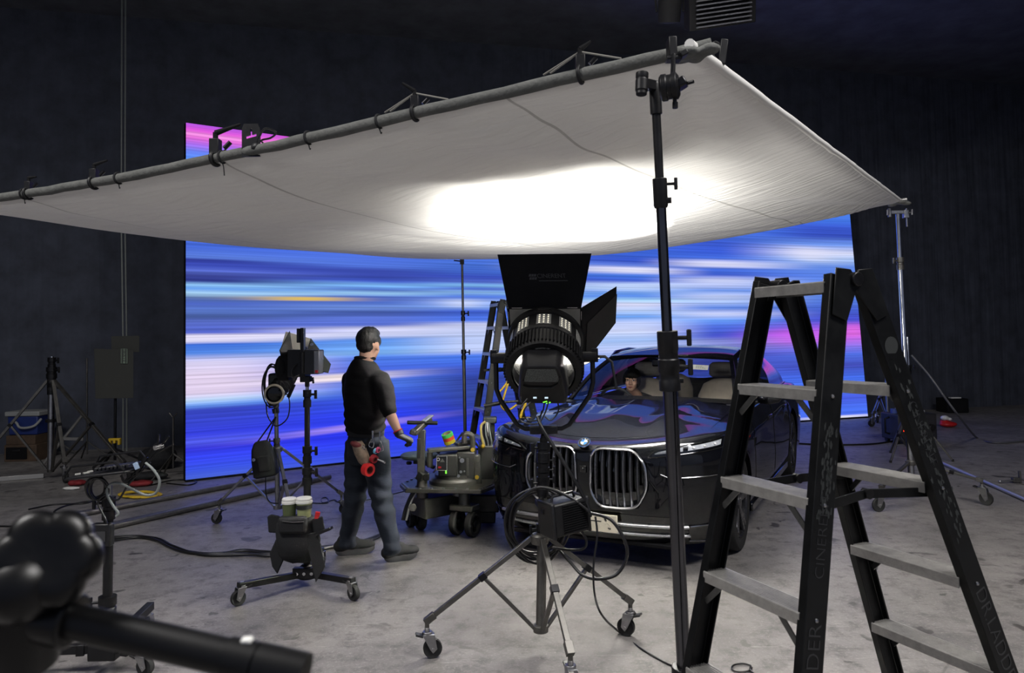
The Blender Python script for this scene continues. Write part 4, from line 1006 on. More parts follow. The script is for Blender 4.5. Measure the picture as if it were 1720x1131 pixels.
# ------------------------------------------------------------------ ladders
M_RAIL = mat('black_painted_fibreglass', C(11, 12, 13), 0.42, 0.0, 0.35, 9, spec=0.25); M_WEAR = mat('worn_black_rail', C(30, 32, 32), 0.5, 0.1, 0.7, 26)
M_TREAD = mat('ribbed_aluminium_tread', C(166, 164, 160), 0.36, 0.6, 0.18, 30, 0, 80, stretch=(1, 1, 1)); M_STRAP = mat('grey_steel_strap', C(96, 96, 95), 0.4, 0.8, 0.2, 20)
M_LETTER = mat('embossed_black_letter', C(40, 41, 43), 0.3, 0.1)
def ladder(label, x, y, yaw, hw, fl, s1, s2, zt, gap, steps1, steps2, rw=.078, writing=False):
    a = V((math.sin(yaw), -math.cos(yaw), 0)); n = V((math.cos(yaw), math.sin(yaw), 0)); o = V((x, y, 0))
    lad = thing('step_ladder', label, 'ladder', (x, y, 0), yaw)
    def rp(side, fr, z, dn=0.0):
        dz = zt - z; s = (-1 if fr == 1 else 1) * (gap + (s1 if fr == 1 else s2) * dz)
        return o + a * side * (hw + fl * dz) + n * (s + dn) + V((0, 0, z))
    rails = {}
    for fr in (1, 2):
        sg = -1 if fr == 1 else 1
        for side in (-1, 1):
            t, b = rp(side, fr, zt + .015), rp(side, fr, 0.012); d = (b - t).normalized()
            wdir = n - d * n.dot(d); wdir.normalize(); th = d.cross(wdir)
            m = M()   # channel section: web outside, two flanges inward
            def sec(p): 
                i_ = -side * (1 if th.dot(a) > 0 else -1)
                q = [(-rw / 2, 0), (rw / 2, 0), (rw / 2, .03), (rw / 2 - .006, .03), (rw / 2 - .006, .006), (-rw / 2 + .006, .006), (-rw / 2 + .006, .03), (-rw / 2, .03)]
                return [p + wdir * u_ + th * v_ * i_ - th * i_ * .015 for u_, v_ in q]
            m.rings([sec(t + d * .0), sec(b)]); rails[(fr, side)] = (m.build('rail', M_RAIL, lad, .002), t, b, wdir, th, d)
            q = M(); q.rings([sec(b + d * -.05), sec(b + d * .012)]); q.box(b + V((0, 0, -.004)), (.05, .05, .016), Matrix.Rotation(yaw, 3, 'Z')); q.build('foot', K_RUBBER, rails[(fr, side)][0], .002)
    def tread(fr, z, nm='step', top=False):
        sg = -1 if fr == 1 else 1
        pl, pr = rp(-1, fr, z), rp(1, fr, z); pl += a * .006; pr -= a * .006
        dep = .088 if not top else .095; m = M(); ax_ = (pr - pl).normalized(); nn = V((-ax_.y, ax_.x, 0)); nn = nn if nn.dot(n) > 0 else -nn
        c0, c1 = -dep / 2, dep / 2; q = [(c0, -.034), (c0, -.003), (c0 + .003, 0)]
        for k in range(8):
            u0 = c0 + .006 + (dep - .012) * k / 8; w_ = (dep - .012) / 8; q += [(u0, 0), (u0 + w_ * .2, -.0025), (u0 + w_ * .5, -.0025), (u0 + w_ * .7, 0)]
        q += [(c1 - .003, 0), (c1, -.003), (c1, -.034), (c1 - .003, -.034), (c1 - .003, -.006), (c0 + .003, -.006), (c0 + .003, -.034)]
        m.rings([[p + nn * u_ + V((0, 0, v_)) for u_, v_ in q] for p in (pl, pr)]); st = m.build(nm, M_TREAD, lad, smooth=20)
        if not top:
            for side in (-1, 1):
                e = pl if side < 0 else pr; inn = a * -side
                p0 = e + inn * .085 + nn * sg * (c1 - .006) + V((0, 0, -.022)); p1 = rp(side, fr, z - .095) + inn * .018 + nn * sg * .02
                mm = M(); mm.beam(p0, p0.lerp(p1, .65), .018, .005, nn); mm.beam(p0.lerp(p1, .63), p1, .018, .005, nn); mm.cyl(p0 - nn * .004, p0 + nn * .008, .006, n=10); mm.build('strap', M_STRAP, st)
    for z in steps1: tread(1, z)
    for z in steps2: tread(2, z)
    tread(1, zt, 'top_cap', True)
    # hinge plates and folding spreaders
    for side in (-1, 1):
        p1, p2 = rp(side, 1, zt + .02), rp(side, 2, zt + .02); off = a * side * .019
        m = M(); pts = [rp(side, 1, zt + .04, -.03), rp(side, 1, zt + .035, .03), (p1 + p2) / 2 + V((0, 0, -.01)), rp(side, 2, zt + .035, -.03), rp(side, 2, zt + .04, .03), rp(side, 2, zt - .10, .03), rp(side, 2, zt - .12, -.03), (p1 + p2) / 2 + V((0, 0, -.05)), rp(side, 1, zt - .12, .03), rp(side, 1, zt - .10, -.03)]
        m.rings([[p + off for p in pts], [p + off * 1.25 for p in pts]]); hp = m.build('hinge_plate', M_RAIL, lad, .002)
        m = M(); c_ = (p1 + p2) / 2 + V((0, 0, -.015)); m.cyl(c_ - a * side * .03, c_ + a * side * .035, .022, n=18); m.build('hinge_pin', K_SATIN, hp, .003)
        e1, e2 = rp(side, 1, 1.15 * zt / 1.8) - a * side * .025, rp(side, 2, 1.15 * zt / 1.8) - a * side * .025; md = (e1 + e2) / 2 - a * side * .03 + V((0, 0, .015))
        m = M(); m.beam(e1, md, .006, .028); sp1 = m.build('spreader', M_RAIL, lad, .001)
        m = M(); m.beam(md, e2, .006, .028); m.build('spreader', M_RAIL, lad, .001)
        m = M(); m.cyl(md - a * .012, md + a * .012, .016, n=14); m.build('spreader_pivot', K_SATIN, sp1)
    for (fr, side), (ob, t, b, wdir, th, d) in rails.items():   # rivets
        for z in (steps1 if fr == 1 else steps2):
            m = M(); p = rp(side, fr, z - .02) ; m.ball(p + a * side * .0155, (.006, .006, .006), 8); m.build('rivet', K_STEEL, ob)
    if writing:
        for (fr, side, z0, body, size, flip) in ((2, 1, .70, 'DR.LADDER', .066, 1), (1, 1, .70, 'DR.LADDER', .066, -1), (1, 1, 1.10, 'CINERENT', .05, -1), (2, 1, 1.35, 'CINERENT', .045, 1)):
            ob, t, b, wdir, th, d = rails[(fr, side)]
            dd = d if flip > 0 else -d; up_ = a.cross(dd); p = rp(side, fr, z0) + a * .0155
            m = M(); m.text(body, p, dd, up_, size, .0006, offset=-.001); m.build('embossed_lettering', M_LETTER, ob, smooth=None)['kind'] = 'stuff'
        ob, t, b, wdir, th, d = rails[(2, 1)]; m = M(); p = rp(1, 2, 1.62) + a * .0155; m.cyl(p, p + a * .001, .028, n=28); m.build('round_sticker', mat('grey_sticker', C(40, 43, 43), .6), ob)
        for fr, z0, z1 in ((2, 1.02, 1.56), (1, 1.14, 1.40)):
            ob, t, b, wdir, th, d = rails[(fr, 1)]; m = M(); rnd = random.Random(5 + fr)
            for k in range(70):
                z = rnd.uniform(z0, z1); c_ = rp(1, fr, z) + a * .0153 + wdir * rnd.gauss(0, .014); q = []
                for i in range(7):
                    r_ = rnd.uniform(.3, 1); q.append(c_ + d * math.cos(i * .9) * .016 * r_ + wdir * math.sin(i * .9) * .006 * r_)
                m.add(q + [p_ + a * .0004 for p_ in q], [tuple(range(7, 14))])
            m.build('paint_wear', mat('scuffed_grey_paint', C(34, 37, 37), .6), ob, smooth=None)['kind'] = 'stuff'
    return lad
ladder('tall black step ladder with ribbed aluminium steps, standing nearest on the right', .9602, 2.3647, .4182, .151, .0641, .2184, .372, 1.8168, .056, (.3, .6, .9, 1.2, 1.5), (.3, .6, .9, 1.2, 1.5), writing=True)
ladder('black step ladder standing far behind the big film light, beside the car', -0.12, 8.1, .32, .15, .05, .17, .2, 2.03, .04, (.3, .6, .9, 1.2, 1.5, 1.78), (.3, .6, .9, 1.2, 1.5, 1.78), rw=.07)

# ------------------------------------------------------------------ heavy stand carrying the near corner of the silk
a0, a1 = A(1147, 1085, 2.74), A(1101, 165, 2.60)
dz = (a1 - a0) / (a1.z - a0.z)
def hs(z): return a0 + dz * (z - a0.z)
def hpx(py): 
    lo, hi = 0.0, 2.7
    for _ in range(40):
        md = (lo + hi) / 2; p = hs(md) - CAM; y = CYP - FPX * p.dot(_U) / p.dot(_F)
        if y > py: lo = md
        else: hi = md
    return lo
M_DARKTUBE = mat('dark_anodised_tube', C(92, 92, 96), 0.2, 1.0, 0.1, 8)
b0 = hs(.0); hst = thing('silk_stand', 'tall black telescopic stand in front of the car, holding the near corner of the silk', 'light stand', b0)
z1, z2, z3 = hpx(610), hpx(322), hpx(178)
m = M(); m.cyl(hs(.05), hs(z1), .0255, n=28); m.build('tube_section', M_DARKTUBE, hst)
m = M(); m.cyl(hs(z1 - .02), hs(z2), .0185, n=28); m.build('tube_section', M_DARKTUBE, hst)
m = M(); m.cyl(hs(z2 - .02), hs(z3), .0155, n=28); m.build('tube_section', K_BLACK, hst)
za, zb_ = hpx(656), hpx(556); dr0 = (hs(zb_) - hs(za)).normalized(); L0 = (hs(zb_) - hs(za)).length
m = M(); m.lathe([(.025, 0), (.038, 0), (.038, L0 * .16), (.035, L0 * .18), (.035, L0 * .30), (.038, L0 * .32), (.038, L0 * .52), (.0345, L0 * .54), (.0345, L0 * .66), (.037, L0 * .68), (.037, L0), (.018, L0)], hs(za), dr0, 28); cl = m.build('double_collar', K_BLACK, hst, .0015)
for zz in (hpx(568), hpx(617)): 
    tee_knob(cl, hs(zz) + V((.033, -.004, 0)), (1, -.25, 0), K_BLACK, 1.25)
m = M(); zz = hpx(640); m.cyl(hs(zz) + V((.03, -.005, 0)), hs(zz) + V((.048, -.008, 0)), .009); m.build('bolt', K_SATIN, cl)
za, zb_ = hpx(350), hpx(300); L0 = (hs(zb_) - hs(za)).length
m = M(); m.lathe([(.016, 0), (.022, 0), (.026, .01), (.026, L0), (.015, L0)], hs(za), dr0, 24); c2 = m.build('collar', K_BLACK, hst, .002)
tee_knob(c2, hs(hpx(310)) + V((.025, -.004, 0)), (1, -.2, 0), K_BLACK, .9)
m = M(); z_ = hpx(338); m.cyl(hs(z_) + V((.018, -.01, 0)), hs(z_) + V((.036, -.014, 0)), .011); m.build('bolt', K_SATIN, c2)
# head: receiver, disc clamp, pin, pipe clamp
hd_ = hs(z3); m = M(); m.lathe([(.014, -.03), (.021, -.03), (.021, .075), (.017, .085), (0, .085)], hd_, dr0, 22); m.build('head_socket', K_BLACK, hst, .002)
rc = A(1078, 140, 2.53); m = M(); m.lathe([(.0, -.042), (.019, -.042), (.019, -.03), (.022, -.028), (.022, .012), (.019, .014), (.022, .02), (.022, .038), (0, .038)], rc, V((.08, .1, 1)), 22); m.beam(rc, hd_ + V((0, 0, .07)), .03, .034); m.build('receiver', K_BLACK, hst, .002)
dc = A(1126, 146, 2.50); dxx = V((1, -.35, .05)).normalized(); m = M(); m.lathe([(0, -.035), (.038, -.035), (.046, -.028), (.046, -.012), (.042, -.010), (.042, .004), (.046, .006), (.046, .022), (.034, .03), (0, .03)], dc, dxx, 32); gh = m.build('grip_disc', K_BLACK, hst, .001)
m = M(); m.beam(dc + dxx * .03 + V((0, 0, .02)), dc + dxx * .045 + V((0.0, 0, -.01)), .05, .035); m.build('handle_wing', K_SATIN, gh, .006)
m = M(); m.cyl(dc + dxx * .04, A(1165, 137, 2.46), .006); m.build('handle_rod', K_SATIN, gh)
m = M(); q0 = A(1133, 160, 2.5); m.cyl(q0, A(1134, 182, 2.5), .007); m.cyl(A(1134, 172, 2.5), A(1134, 182, 2.5), .0095, n=12); m.build('lower_pin', K_SATIN, gh)
m = M(); pt = A(1131, 78, 2.66); m.cyl(dc + V((.01, .01, .02)), pt + V((0, 0, -.03)), .0085); m.build('upper_pin', K_SATIN, gh)
m = M(); m.box(A(1128, 82, 2.68), (.03, .06, .075)); m.box(A(1131, 100, 2.67), (.055, .05, .014)); m.box(A(1147, 92, 2.66), (.03, .05, .02), Matrix.Rotation(-.5, 3, 'Y')); m.build('pipe_clamp', K_BLACK, hst, .004)
for k in range(3):
    an = math.radians((95, 195, 285)[k]); f_ = b0 + V((math.cos(an) * .62, math.sin(an) * .62, 0)); f_.z = 0
    m = M(); m.beam(hs(.42) + V((math.cos(an), math.sin(an), 0)) * .03, f_ + V((0, 0, .02)), .03, .022); lg = m.build('leg', K_BLACK, hst, .002)
    m = M(); m.cyl(f_, f_ + V((0, 0, .035)), .022); m.build('foot', K_RUBBER, lg)
    m = M(); m.beam((hs(.42) + V((math.cos(an), math.sin(an), 0)) * .03).lerp(f_, .5), hs(.09), .022, .014); m.build('brace', K_BLACK, hst, .002)
m = M(); m.lathe([(.022, -.04), (.045, -.04), (.045, .04), (.022, .04)], hs(.42), dr0, 24); m.build('leg_hub', K_BLACK, hst, .003)
m = M(); m.lathe([(.015, -.03), (.035, -.03), (.035, .03), (.015, .03)], hs(.09), dr0, 24); m.build('brace_hub', K_BLACK, hst, .003)

# ------------------------------------------------------------------ stand under the right corner of the silk
t0 = V((A(1527, 700, 7.35).x, 7.35, 0)); tp = cB + V((-.03, 0, -.10))
rs_ = thing('silk_stand', 'chrome rolling stand on three castors, right of the ladder, holding the right silk corner', 'light stand', t0)
def rz_(z): return t0.lerp(V((tp.x, tp.y, tp.z)), z / tp.z) if z > 0 else t0
column(rs_, [(rz_(.07), rz_(1.05), .030, K_STEEL), (rz_(1.0), rz_(2.33), .026, K_CHROME), (rz_(2.3), rz_(tp.z - .02), .021, K_CHROME)], K_DULLSTEEL, (-1, -.2, 0), ks=1.3)
roll_stand(rs_, rz_(.36), rz_(.10), [G(1476, 860), G(1657, 849), G(1530, 800)], K_DULLSTEEL, .030, .024, .062, .55, K_STEEL, True, [(-1, -.2), (.6, -1), (.4, 1)])
hdp = rz_(tp.z - .02)
m = M(); m.beam(hdp + V((-.09, 0, .02)), hdp + V((.06, 0, .02)), .03, .035); m.cyl(hdp + V((-.08, 0, -.03)), hdp + V((-.08, 0, .06)), .018); m.cyl(hdp + V((.09, 0, -.13)), hdp + V((.09, 0, .06)), .009); m.box(hdp + V((.08, 0, .0)), (.05, .05, .08)); m.build('grip_head', K_STEEL, rs_, .004)
for dx in (-.16, .14): tee_knob(rs_, hdp + V((dx * .7, -.02, .01)), (dx, -.3, 0), K_STEEL, 1.2)
# stand under the far corner
t1 = V((A(781, 700, 9.0).x, 9.0, 0)); tq = cD + V((0, 0, -.05)); fs = thing('silk_stand', 'slim grey telescopic stand behind the camera dolly, rising to the far silk edge', 'light stand', t1)
def fz(z): return t1.lerp(tq, z / tq.z)
column(fs, [(fz(.1), fz(1.46), .0215, K_DULLSTEEL), (fz(1.42), fz(1.93), .0165, K_DULLSTEEL), (fz(1.9), fz(tq.z), .0145, K_DULLSTEEL)], K_SATIN, (1, -.1, 0), ks=1.3)
roll_stand(fs, fz(.5), fz(.13), [t1 + V((.45, -.2, 0)), t1 + V((-.42, -.15, 0)), t1 + V((0, .5, 0))], K_DULLSTEEL, .025, .02, .05, .5, K_STEEL, False)
m = M(); m.box(fz(tq.z) + V((0, 0, -.01)), (.05, .05, .06)); m.cyl(fz(tq.z) + V((-.02, -.0, 0)), fz(tq.z) + V((-.10, 0, .01)), .008); m.build('pipe_clamp', K_SATIN, fs, .004)

# clamps gripping the near pipe of the silk (between the two corners)
def pipe_pt(px):
    lo, hi = 0.0, 1.0
    for _ in range(40):
        md = (lo + hi) / 2; p = along(cA, cC, md) - CAM; x_ = CX + FPX * p.dot(_R) / p.dot(_F)
        if x_ > px: lo = md
        else: hi = md
    return along(cA, cC, lo) + V((0, 0, .018 - esag(lo)))
for px, lab, sc_, hand in ((975, 'black pipe clamp nearest the raised silk corner, tied with cords', 1.15, (.35, .5)), (697, 'black pipe clamp with a lever, mid-way along the silk edge', 1.0, (-.45, .6)), (362, 'black pipe clamp with a long lever, in front of the pink top of the screen', 1.15, (.8, .55)), (158, 'small dark pipe clamp on the silk edge, left of the screen', .8, (.6, .4)), (48, 'small silver-tipped pipe clamp at the far left of the silk edge', .7, (.4, .1))):
    p = pipe_pt(px); s = sc_ * p.y / 3.8 * .95; t = thing('pipe_clamp', lab, 'clamp', p, group='clamps along the near silk pipe')
    m = M(); m.torus(p, (cC - cA), .034, .010 * s, 20, 8); m.box(p + V((0, -.0, .055 * s)), (.045 * s, .05 * s, .075 * s)); m.build('jaw', K_BLACK, t, .004)
    m = M(); m.cyl(p + V((0, 0, .09 * s)), p + V((.0, 0, .125 * s)), .012 * s); h0 = p + V((0, 0, .122 * s)); m.tube([h0, h0 + V((hand[0] * .06 * s, 0, hand[1] * .03 * s)), h0 + V((hand[0] * .15 * s, 0, hand[1] * .075 * s))], [.014 * s, .011 * s, .007 * s], 10); m.build('lever', K_MATTE, t)
    m = M(); q = p + V((.045 * s, -.01, .045 * s)); m.cyl(q, q + V((.03 * s, 0, .03 * s)), .011 * s); m.cyl(q + V((0, 0, -.01)), q + V((.02 * s, 0, -.03 * s)), .008 * s); m.build('screw', K_SATIN, t)
    if px in (975, 697):
        m = M(); ap = p + V((0, 0, .11 * s))
        for e in (-.16, -.13, .17): m.tube([ap, p + (cA - cC).normalized() * e * 1.0 + V((0, 0, .03))], .004, 6)
        m.build('cord', mat('grey_cord' + str(px), C(120, 118, 112), .8), t)['kind'] = 'stuff'
# flat black hanging bracket with a T-shaped slot
p = pipe_pt(422); t = thing('hanging_bracket', 'flat black bracket with a T-shaped slot, standing on the silk pipe before the pink screen', 'bracket', p)
out = [(-.045, -.03), (.045, -.03), (.045, .11), (.035, .135), (-.035, .135), (-.045, .11)]; hole = [(-.026, .058), (-.026, .072), (-.004, .078), (-.004, .112), (.006, .112), (.006, .08), (.028, .086), (.028, .072)]
m = M(); O = [V((x_, 0, z_)) for x_, z_ in out]; 
def fill_with_hole(m, out, hole, o, th):
    bm = bmesh.new(); eds = []
    for lp in (out, hole):
        vs = [bm.verts.new((x_, 0, z_)) for x_, z_ in lp]
        for i in range(len(vs)): eds.append(bm.edges.new((vs[i], vs[(i + 1) % len(vs)])))
    bmesh.ops.triangle_fill(bm, edges=eds, use_beauty=True); bm.verts.index_update()
    vs = [v.co.copy() for v in bm.verts]; fs_ = [tuple(v.index for v in f.verts) for f in bm.faces]; bm.free()
    n = len(vs); m.add([o + v + V((0, -th / 2, 0)) for v in vs] + [o + v + V((0, th / 2, 0)) for v in vs], fs_ + [tuple(i + n for i in reversed(f)) for f in fs_])
    k = 0
    for lp in (out, hole):
        m.add([o + V((x_, s, z_)) for s in (-th / 2, th / 2) for x_, z_ in lp], [(i, (i + 1) % len(lp), len(lp) + (i + 1) % len(lp), len(lp) + i) for i in range(len(lp))])
fill_with_hole(m, out, hole, p, .012); m.build('plate', K_BLACK, t, smooth=None)
m = M(); m.tube(spline([p + V((.03, -.02, .02)), p + V((.075, -.03, .10)), p + V((.13, -.02, .085)), p + V((.10, -.01, .06)), p + V((.05, 0, .05)), p + V((.09, .0, .02)), p + V((.14, .01, .03))], 6), .005, 6); m.build('wire_loop', K_CABLE, t)
m = M(); m.ball(p + V((.035, -.02, .01)), (.03, .025, .025), 10); m.build('clamp_base', K_BLACK, t)
# dark clamp with straps just right of the raised corner
p = A(1214, 98, 2.95); t = thing('strap_clamp', 'slim black clamp with dangling straps beside the raised silk corner', 'clamp', p)
m = M(); m.beam(A(1217, 66, 2.95), A(1212, 108, 2.95), .018, .03); m.build('bar', K_BLACK, t, .004)
m = M(); m.tube(spline([A(1216, 74, 2.95), A(1204, 78, 2.95), A(1198, 92, 2.95), A(1208, 104, 2.95)], 6), .004, 6); m.build('strap', K_FABRIC, t)
m = M(); m.tube(spline([A(1214, 78, 2.95), A(1202, 70, 2.97), A(1192, 78, 2.97)], 5), .004, 6); m.build('strap', K_FABRIC, t)
# ------------------------------------------------------------------ right background
t = thing('light_stand', 'thin chrome stand with a short top spigot, just behind the right silk stand', 'light stand', V((A(1526, 700, 9.6).x, 9.6, 0)))
o = V((A(1526, 700, 9.6).x, 9.6, 0)); tp_ = A(1524, 566, 9.6)
column(t, [(V((o.x, o.y, .1)), V((tp_.x, tp_.y, tp_.z - .42)), .024, K_CHROME), (V((tp_.x, tp_.y, tp_.z - .45)), tp_, .018, K_CHROME)], K_SATIN, (1, -.2, 0), ks=1.2)
roll_stand(t, (o.x, o.y, .62), (o.x, o.y, .14), [o + V((.4, -.25, 0)), o + V((-.38, -.25, 0)), o + V((0, .5, 0))], K_DULLSTEEL, .025, .02, .05, .5, K_STEEL, False)
cable('hanging_cable', [A(1531, 597, 9.55), A(1560, 630, 9.4), A(1590, 672, 9.3), A(1615, 705, 9.5), G(1640, 735, .015), G(1662, 743, .015), G(1690, 744, .015), G(1740, 739, .015)], .014, mat('grey_sheathed_cable', C(88, 88, 92), .5, 0.2, .1, 10), 'long grey cable slanting from the thin chrome stand down to the floor on the right')
c0 = G(1492, 716); t = thing('light_stand', 'chrome stand legs far back beside the right edge of the screen', 'light stand', c0)
column(t, [(c0 + V((0, 0, .12)), c0 + V((0, 0, .9)), .022, K_STEEL)], K_SATIN)
roll_stand(t, c0 + V((0, 0, .72)), c0 + V((0, 0, .2)), [G(1464, 717), c0 + V((.4, -.3, 0)), c0 + V((0.05, .5, 0))], K_STEEL, .03, .025, .06, .5, K_STEEL, True)
# power distribution box
g = G(1541, 747); t = thing('power_distribution_box', 'black wheeled power box with red indicator lights on the floor behind the ladder', 'power box', g)
R15 = Matrix.Rotation(.12, 3, 'Z')
m = M(); m.box(g + V((0, .22, .245)), (.60, .42, .38), R15); bx_ = m.build('case', mat('scuffed_black_case', C(40, 40, 44), .5, .2, .3, 8), t, .015)
for x_ in (-.31, .31):
    m = M(); m.tube([g + R15 @ V((x_ * .98, .1, .14)) + V((0, .1, 0)), g + R15 @ V((x_ * 1.2, .1, .16)) + V((0, .1, 0)), g + R15 @ V((x_ * 1.2, .1, .36)) + V((0, .1, 0)), g + R15 @ V((x_ * .98, .1, .38)) + V((0, .1, 0))], .016, 8); m.build('side_handle', K_SATIN, bx_)
for x_ in (-.22, .14):
    m = M(); m.cyl(g + V((x_, .2, .43)), g + V((x_, .2, .50)), .045, n=18); m.build('socket_cap', mat('blue_socket' + str(x_), C(60, 80, 150), .5), bx_, .004)
M_REDLED = mat('red_indicator', C(230, 40, 20), .4, emit=C(255, 50, 20), estr=2.2)
for z_ in (.34, .29, .20):
    m = M(); m.box(g + R15 @ V((-.215, -.21, 0)) + V((0, .22, z_)), (.028, .012, .022), R15); m.build('indicator_light', M_REDLED, bx_, .003)
for k in range(3):
    m = M(); m.cyl(g + R15 @ V((-.06 + .13 * k, -.20, 0)) + V((0, .22, .24)), g + R15 @ V((-.06 + .13 * k, -.26, 0)) + V((0, .22, .24)), .045, n=18); m.build('socket', K_SATIN, bx_, .004)
for x_ in (-.25, .25):
    for y_ in (.08, .36):
        m = M(); m.cyl(g + V((x_ - .02, y_, .05)), g + V((x_ + .02, y_, .05)), .05, n=18); m.build('wheel', K_RUBBER, t)
m = M(); m.beam(g + V((.08, .25, .44)), g + V((.08, .25, .47)), .30, .12, (0, 1, 0)); tag(m.build('flat_white_board', mat('off_white_board', C(170, 170, 176), .6)), 'small off-white board lying on the black power box', 'board')
g = G(1593, 718); m = M(); q = M()
q.ball(g + V((0, 0, .05)), (.15, .10, .05), 14); q.ball(g + V((-.05, .02, .09)), (.08, .07, .05), 12); tag(organic(q, .015, 5).build('red_sandbag', K_RED, smooth=80), 'small red bundle on the floor right of the power box', 'bag')
q = M(); q.ball(g + V((-.07, -.02, .16)), (.07, .06, .045), 12); q.ball(g + V((0, -.03, .14)), (.05, .05, .03), 12); tag(organic(q, .012, 5).build('white_cloth', K_WHITE, smooth=80), 'crumpled white cloth lying on the red bundle', 'cloth')
e = A(1612, 684, 14.6); m = M(); m.box(V((e.x, 14.9, .28)), (.2, .5, .03)); m.box(V((e.x, 14.95, .13)), (.5, .4, .265)); m2 = M(); m2.box(V((e.x, 14.85, .14)), (.42, .42, .28)); tag(m2.build('equipment_case', K_MATTE, None, .02), 'dark case standing against the far drape on the right', 'case')
m2 = M(); m2.box(V((e.x, 14.75, .292)), (.2, .10, .022)); tag(m2.build('white_strip', K_WHITE, None, .004), 'short white strip lying on the dark case by the far drape', 'strip')
p0, p1 = G(1560, 768, .022), G(1760, 856, .022); m = M(); m.cyl(p0, p1, .022, n=18); pp = m.build('aluminium_pipe', K_ALU); tag(pp, 'long shiny aluminium pipe lying on the floor at the right edge', 'pipe')
m = M(); d = (p1 - p0).normalized(); pm = G(1640, 803, .022); m.cyl(pm - d * .09, pm + d * .09, .0232, n=18); m.build('printed_label', mat('grey_pipe_label', C(120, 120, 128), .5, 0, .5, 60), pp)
g = G(1706, 812); t = thing('grip_clamp', 'small steel grip clamp lying on the floor at the right edge', 'clamp', g)
m = M(); m.cyl(g + V((-.16, 0, .02)), g + V((0, 0, .03)), .009); m.ball(g + V((-.165, 0, .02)), .017, 10); m.build('rod', K_STEEL, t)
m = M(); m.box(g + V((0, 0, .035)), (.07, .05, .05)); m.beam(g + V((.05, 0, .0)), g + V((.045, 0, .13)), .03, .02); m.build('jaw', K_DULLSTEEL, t, .004)
m = M(); m.cyl(g + V((.05, 0, .04)), g + V((.11, .02, .02)), .008); m.build('screw', K_STEEL, t)
cable('floor_cable', [G(1322, 744, .012), G(1380, 747, .012), G(1440, 747, .012), G(1475, 745, .012), G(1505, 740, .012)], .012, K_CABLE, 'dark cable on the floor running from the car to the power box', n=6)
cable('cable_ring', [G(1246 + 17 * math.cos(i * PI / 6), 1122 + 7 * math.sin(i * PI / 6), .008) for i in range(12)] + [G(1262, 1128, .008), G(1290, 1150, .008)], .0045, K_CABLE, 'small black cable ring on the floor at the bottom edge between the ladder legs', n=4)
# equipment hanging under the ceiling
t = thing('ceiling_heater', 'dark louvred unit hanging under the ceiling above the raised silk corner', 'ceiling unit', A(1215, 22, 6.0))
c_ = A(1215, 18, 6.0); RX = Matrix.Rotation(.15, 3, 'Y') @ Matrix.Rotation(-.5, 3, 'X'); RX = Matrix.Rotation(-.13, 3, 'Y') @ Matrix.Rotation(.5, 3, 'X'); M_VENTD = mat('dim_grey_louvre', C(84, 84, 90), .5, .3, .2, 20)
m = M(); m.box(c_ + RX @ V((0, .1, .02)), (.56, .18, .30), RX); hb = m.build('housing', K_MATTE, t, .01)
for k in range(8):
    m = M(); m.box(c_ + RX @ V((0, -.012, -.10 + .034 * k)), (.46, .03, .010), RX); m.build('louvre', M_VENTD, hb)
for x_ in (-.2, .2):
    m = M(); q = c_ + RX @ V((x_, .1, .15)); m.cyl(q, (q.x, q.y, 7.0), .012); m.build('hanger_rod', K_MATTE, t)
t = thing('ceiling_lamp', 'small dark unlit fixture hanging at the top edge left of the louvred unit', 'ceiling unit', A(1125, 12, 6.0))
c_ = A(1125, 12, 6.0); m = M(); m.lathe([(0, -.13), (.09, -.12), (.10, .05), (.05, .1), (0, .1)], c_, (0, -.4, 1), 20); m.build('housing', K_MATTE, t)
m = M(); m.tube([c_ + V((.11, 0, -.04)), c_ + V((.12, 0, .12)), c_ + V((0, 0, .18)), c_ + V((-.12, 0, .12)), c_ + V((-.11, 0, -.04))], .01, 6); m.cyl(c_ + V((0, 0, .18)), (c_.x, c_.y, 7), .012); m.build('yoke', K_MATTE, t)
# ------------------------------------------------------------------ black accessory stand on the left (bags, cups, lamp head)
g0 = (G(400, 1018) + G(594, 1009)) / 2 + V((-.02, .34, 0)); b0 = V((A(516, 965, g0.y).x, g0.y, 0))
st = thing('light_stand', 'black stand on a low three-legged castor base with accessory bags tied to it', 'light stand', b0)
tp = A(516, 640, b0.y + .0)
def bz(z): return b0.lerp(V((tp.x, tp.y, tp.z)), z / tp.z)
column(st, [(bz(.1), bz(.74), .0245, K_BLACK), (bz(.72), bz(.885), .022, K_BLACK), (bz(.87), bz(1.27), .0185, K_BLACK), (bz(1.26), bz(1.39), .011, K_CHROME)], K_SATIN, (1, -.3, 0), ks=1.25)
feet = [G(400, 1018), G(594, 1009), G(541, 952)]
m = M(); m.lathe([(.02, -.05), (.06, -.05), (.06, .02), (.03, .045), (.02, .045)], bz(.10), (0, 0, 1), 24); m.box(bz(.10) + V((0, -.05, 0)), (.16, .05, .07)); hb = m.build('base_hub', K_BLACK, st, .004)
for k, f in enumerate(feet):
    d = (f - b0); d.z = 0; L_ = d.length; d.normalize()
    piv = castor(st, f, d, .048, K_STEEL if k != 2 else K_CHROME, .125)
    m = M(); m.beam(b0 + d * .05 + V((0, 0, .085)), b0 + d * (L_ + .0) + V((0, 0, .135 - .012)), .04, .04); m.build('leg', K_BLACK, st, .003)
for q in (-.05, .0, .05):
    m = M(); m.cyl(bz(.10) + V((q, -.07, .0)), bz(.10) + V((q, -.083, 0)), .011, n=14); m.build('bolt', K_CHROME, hb)
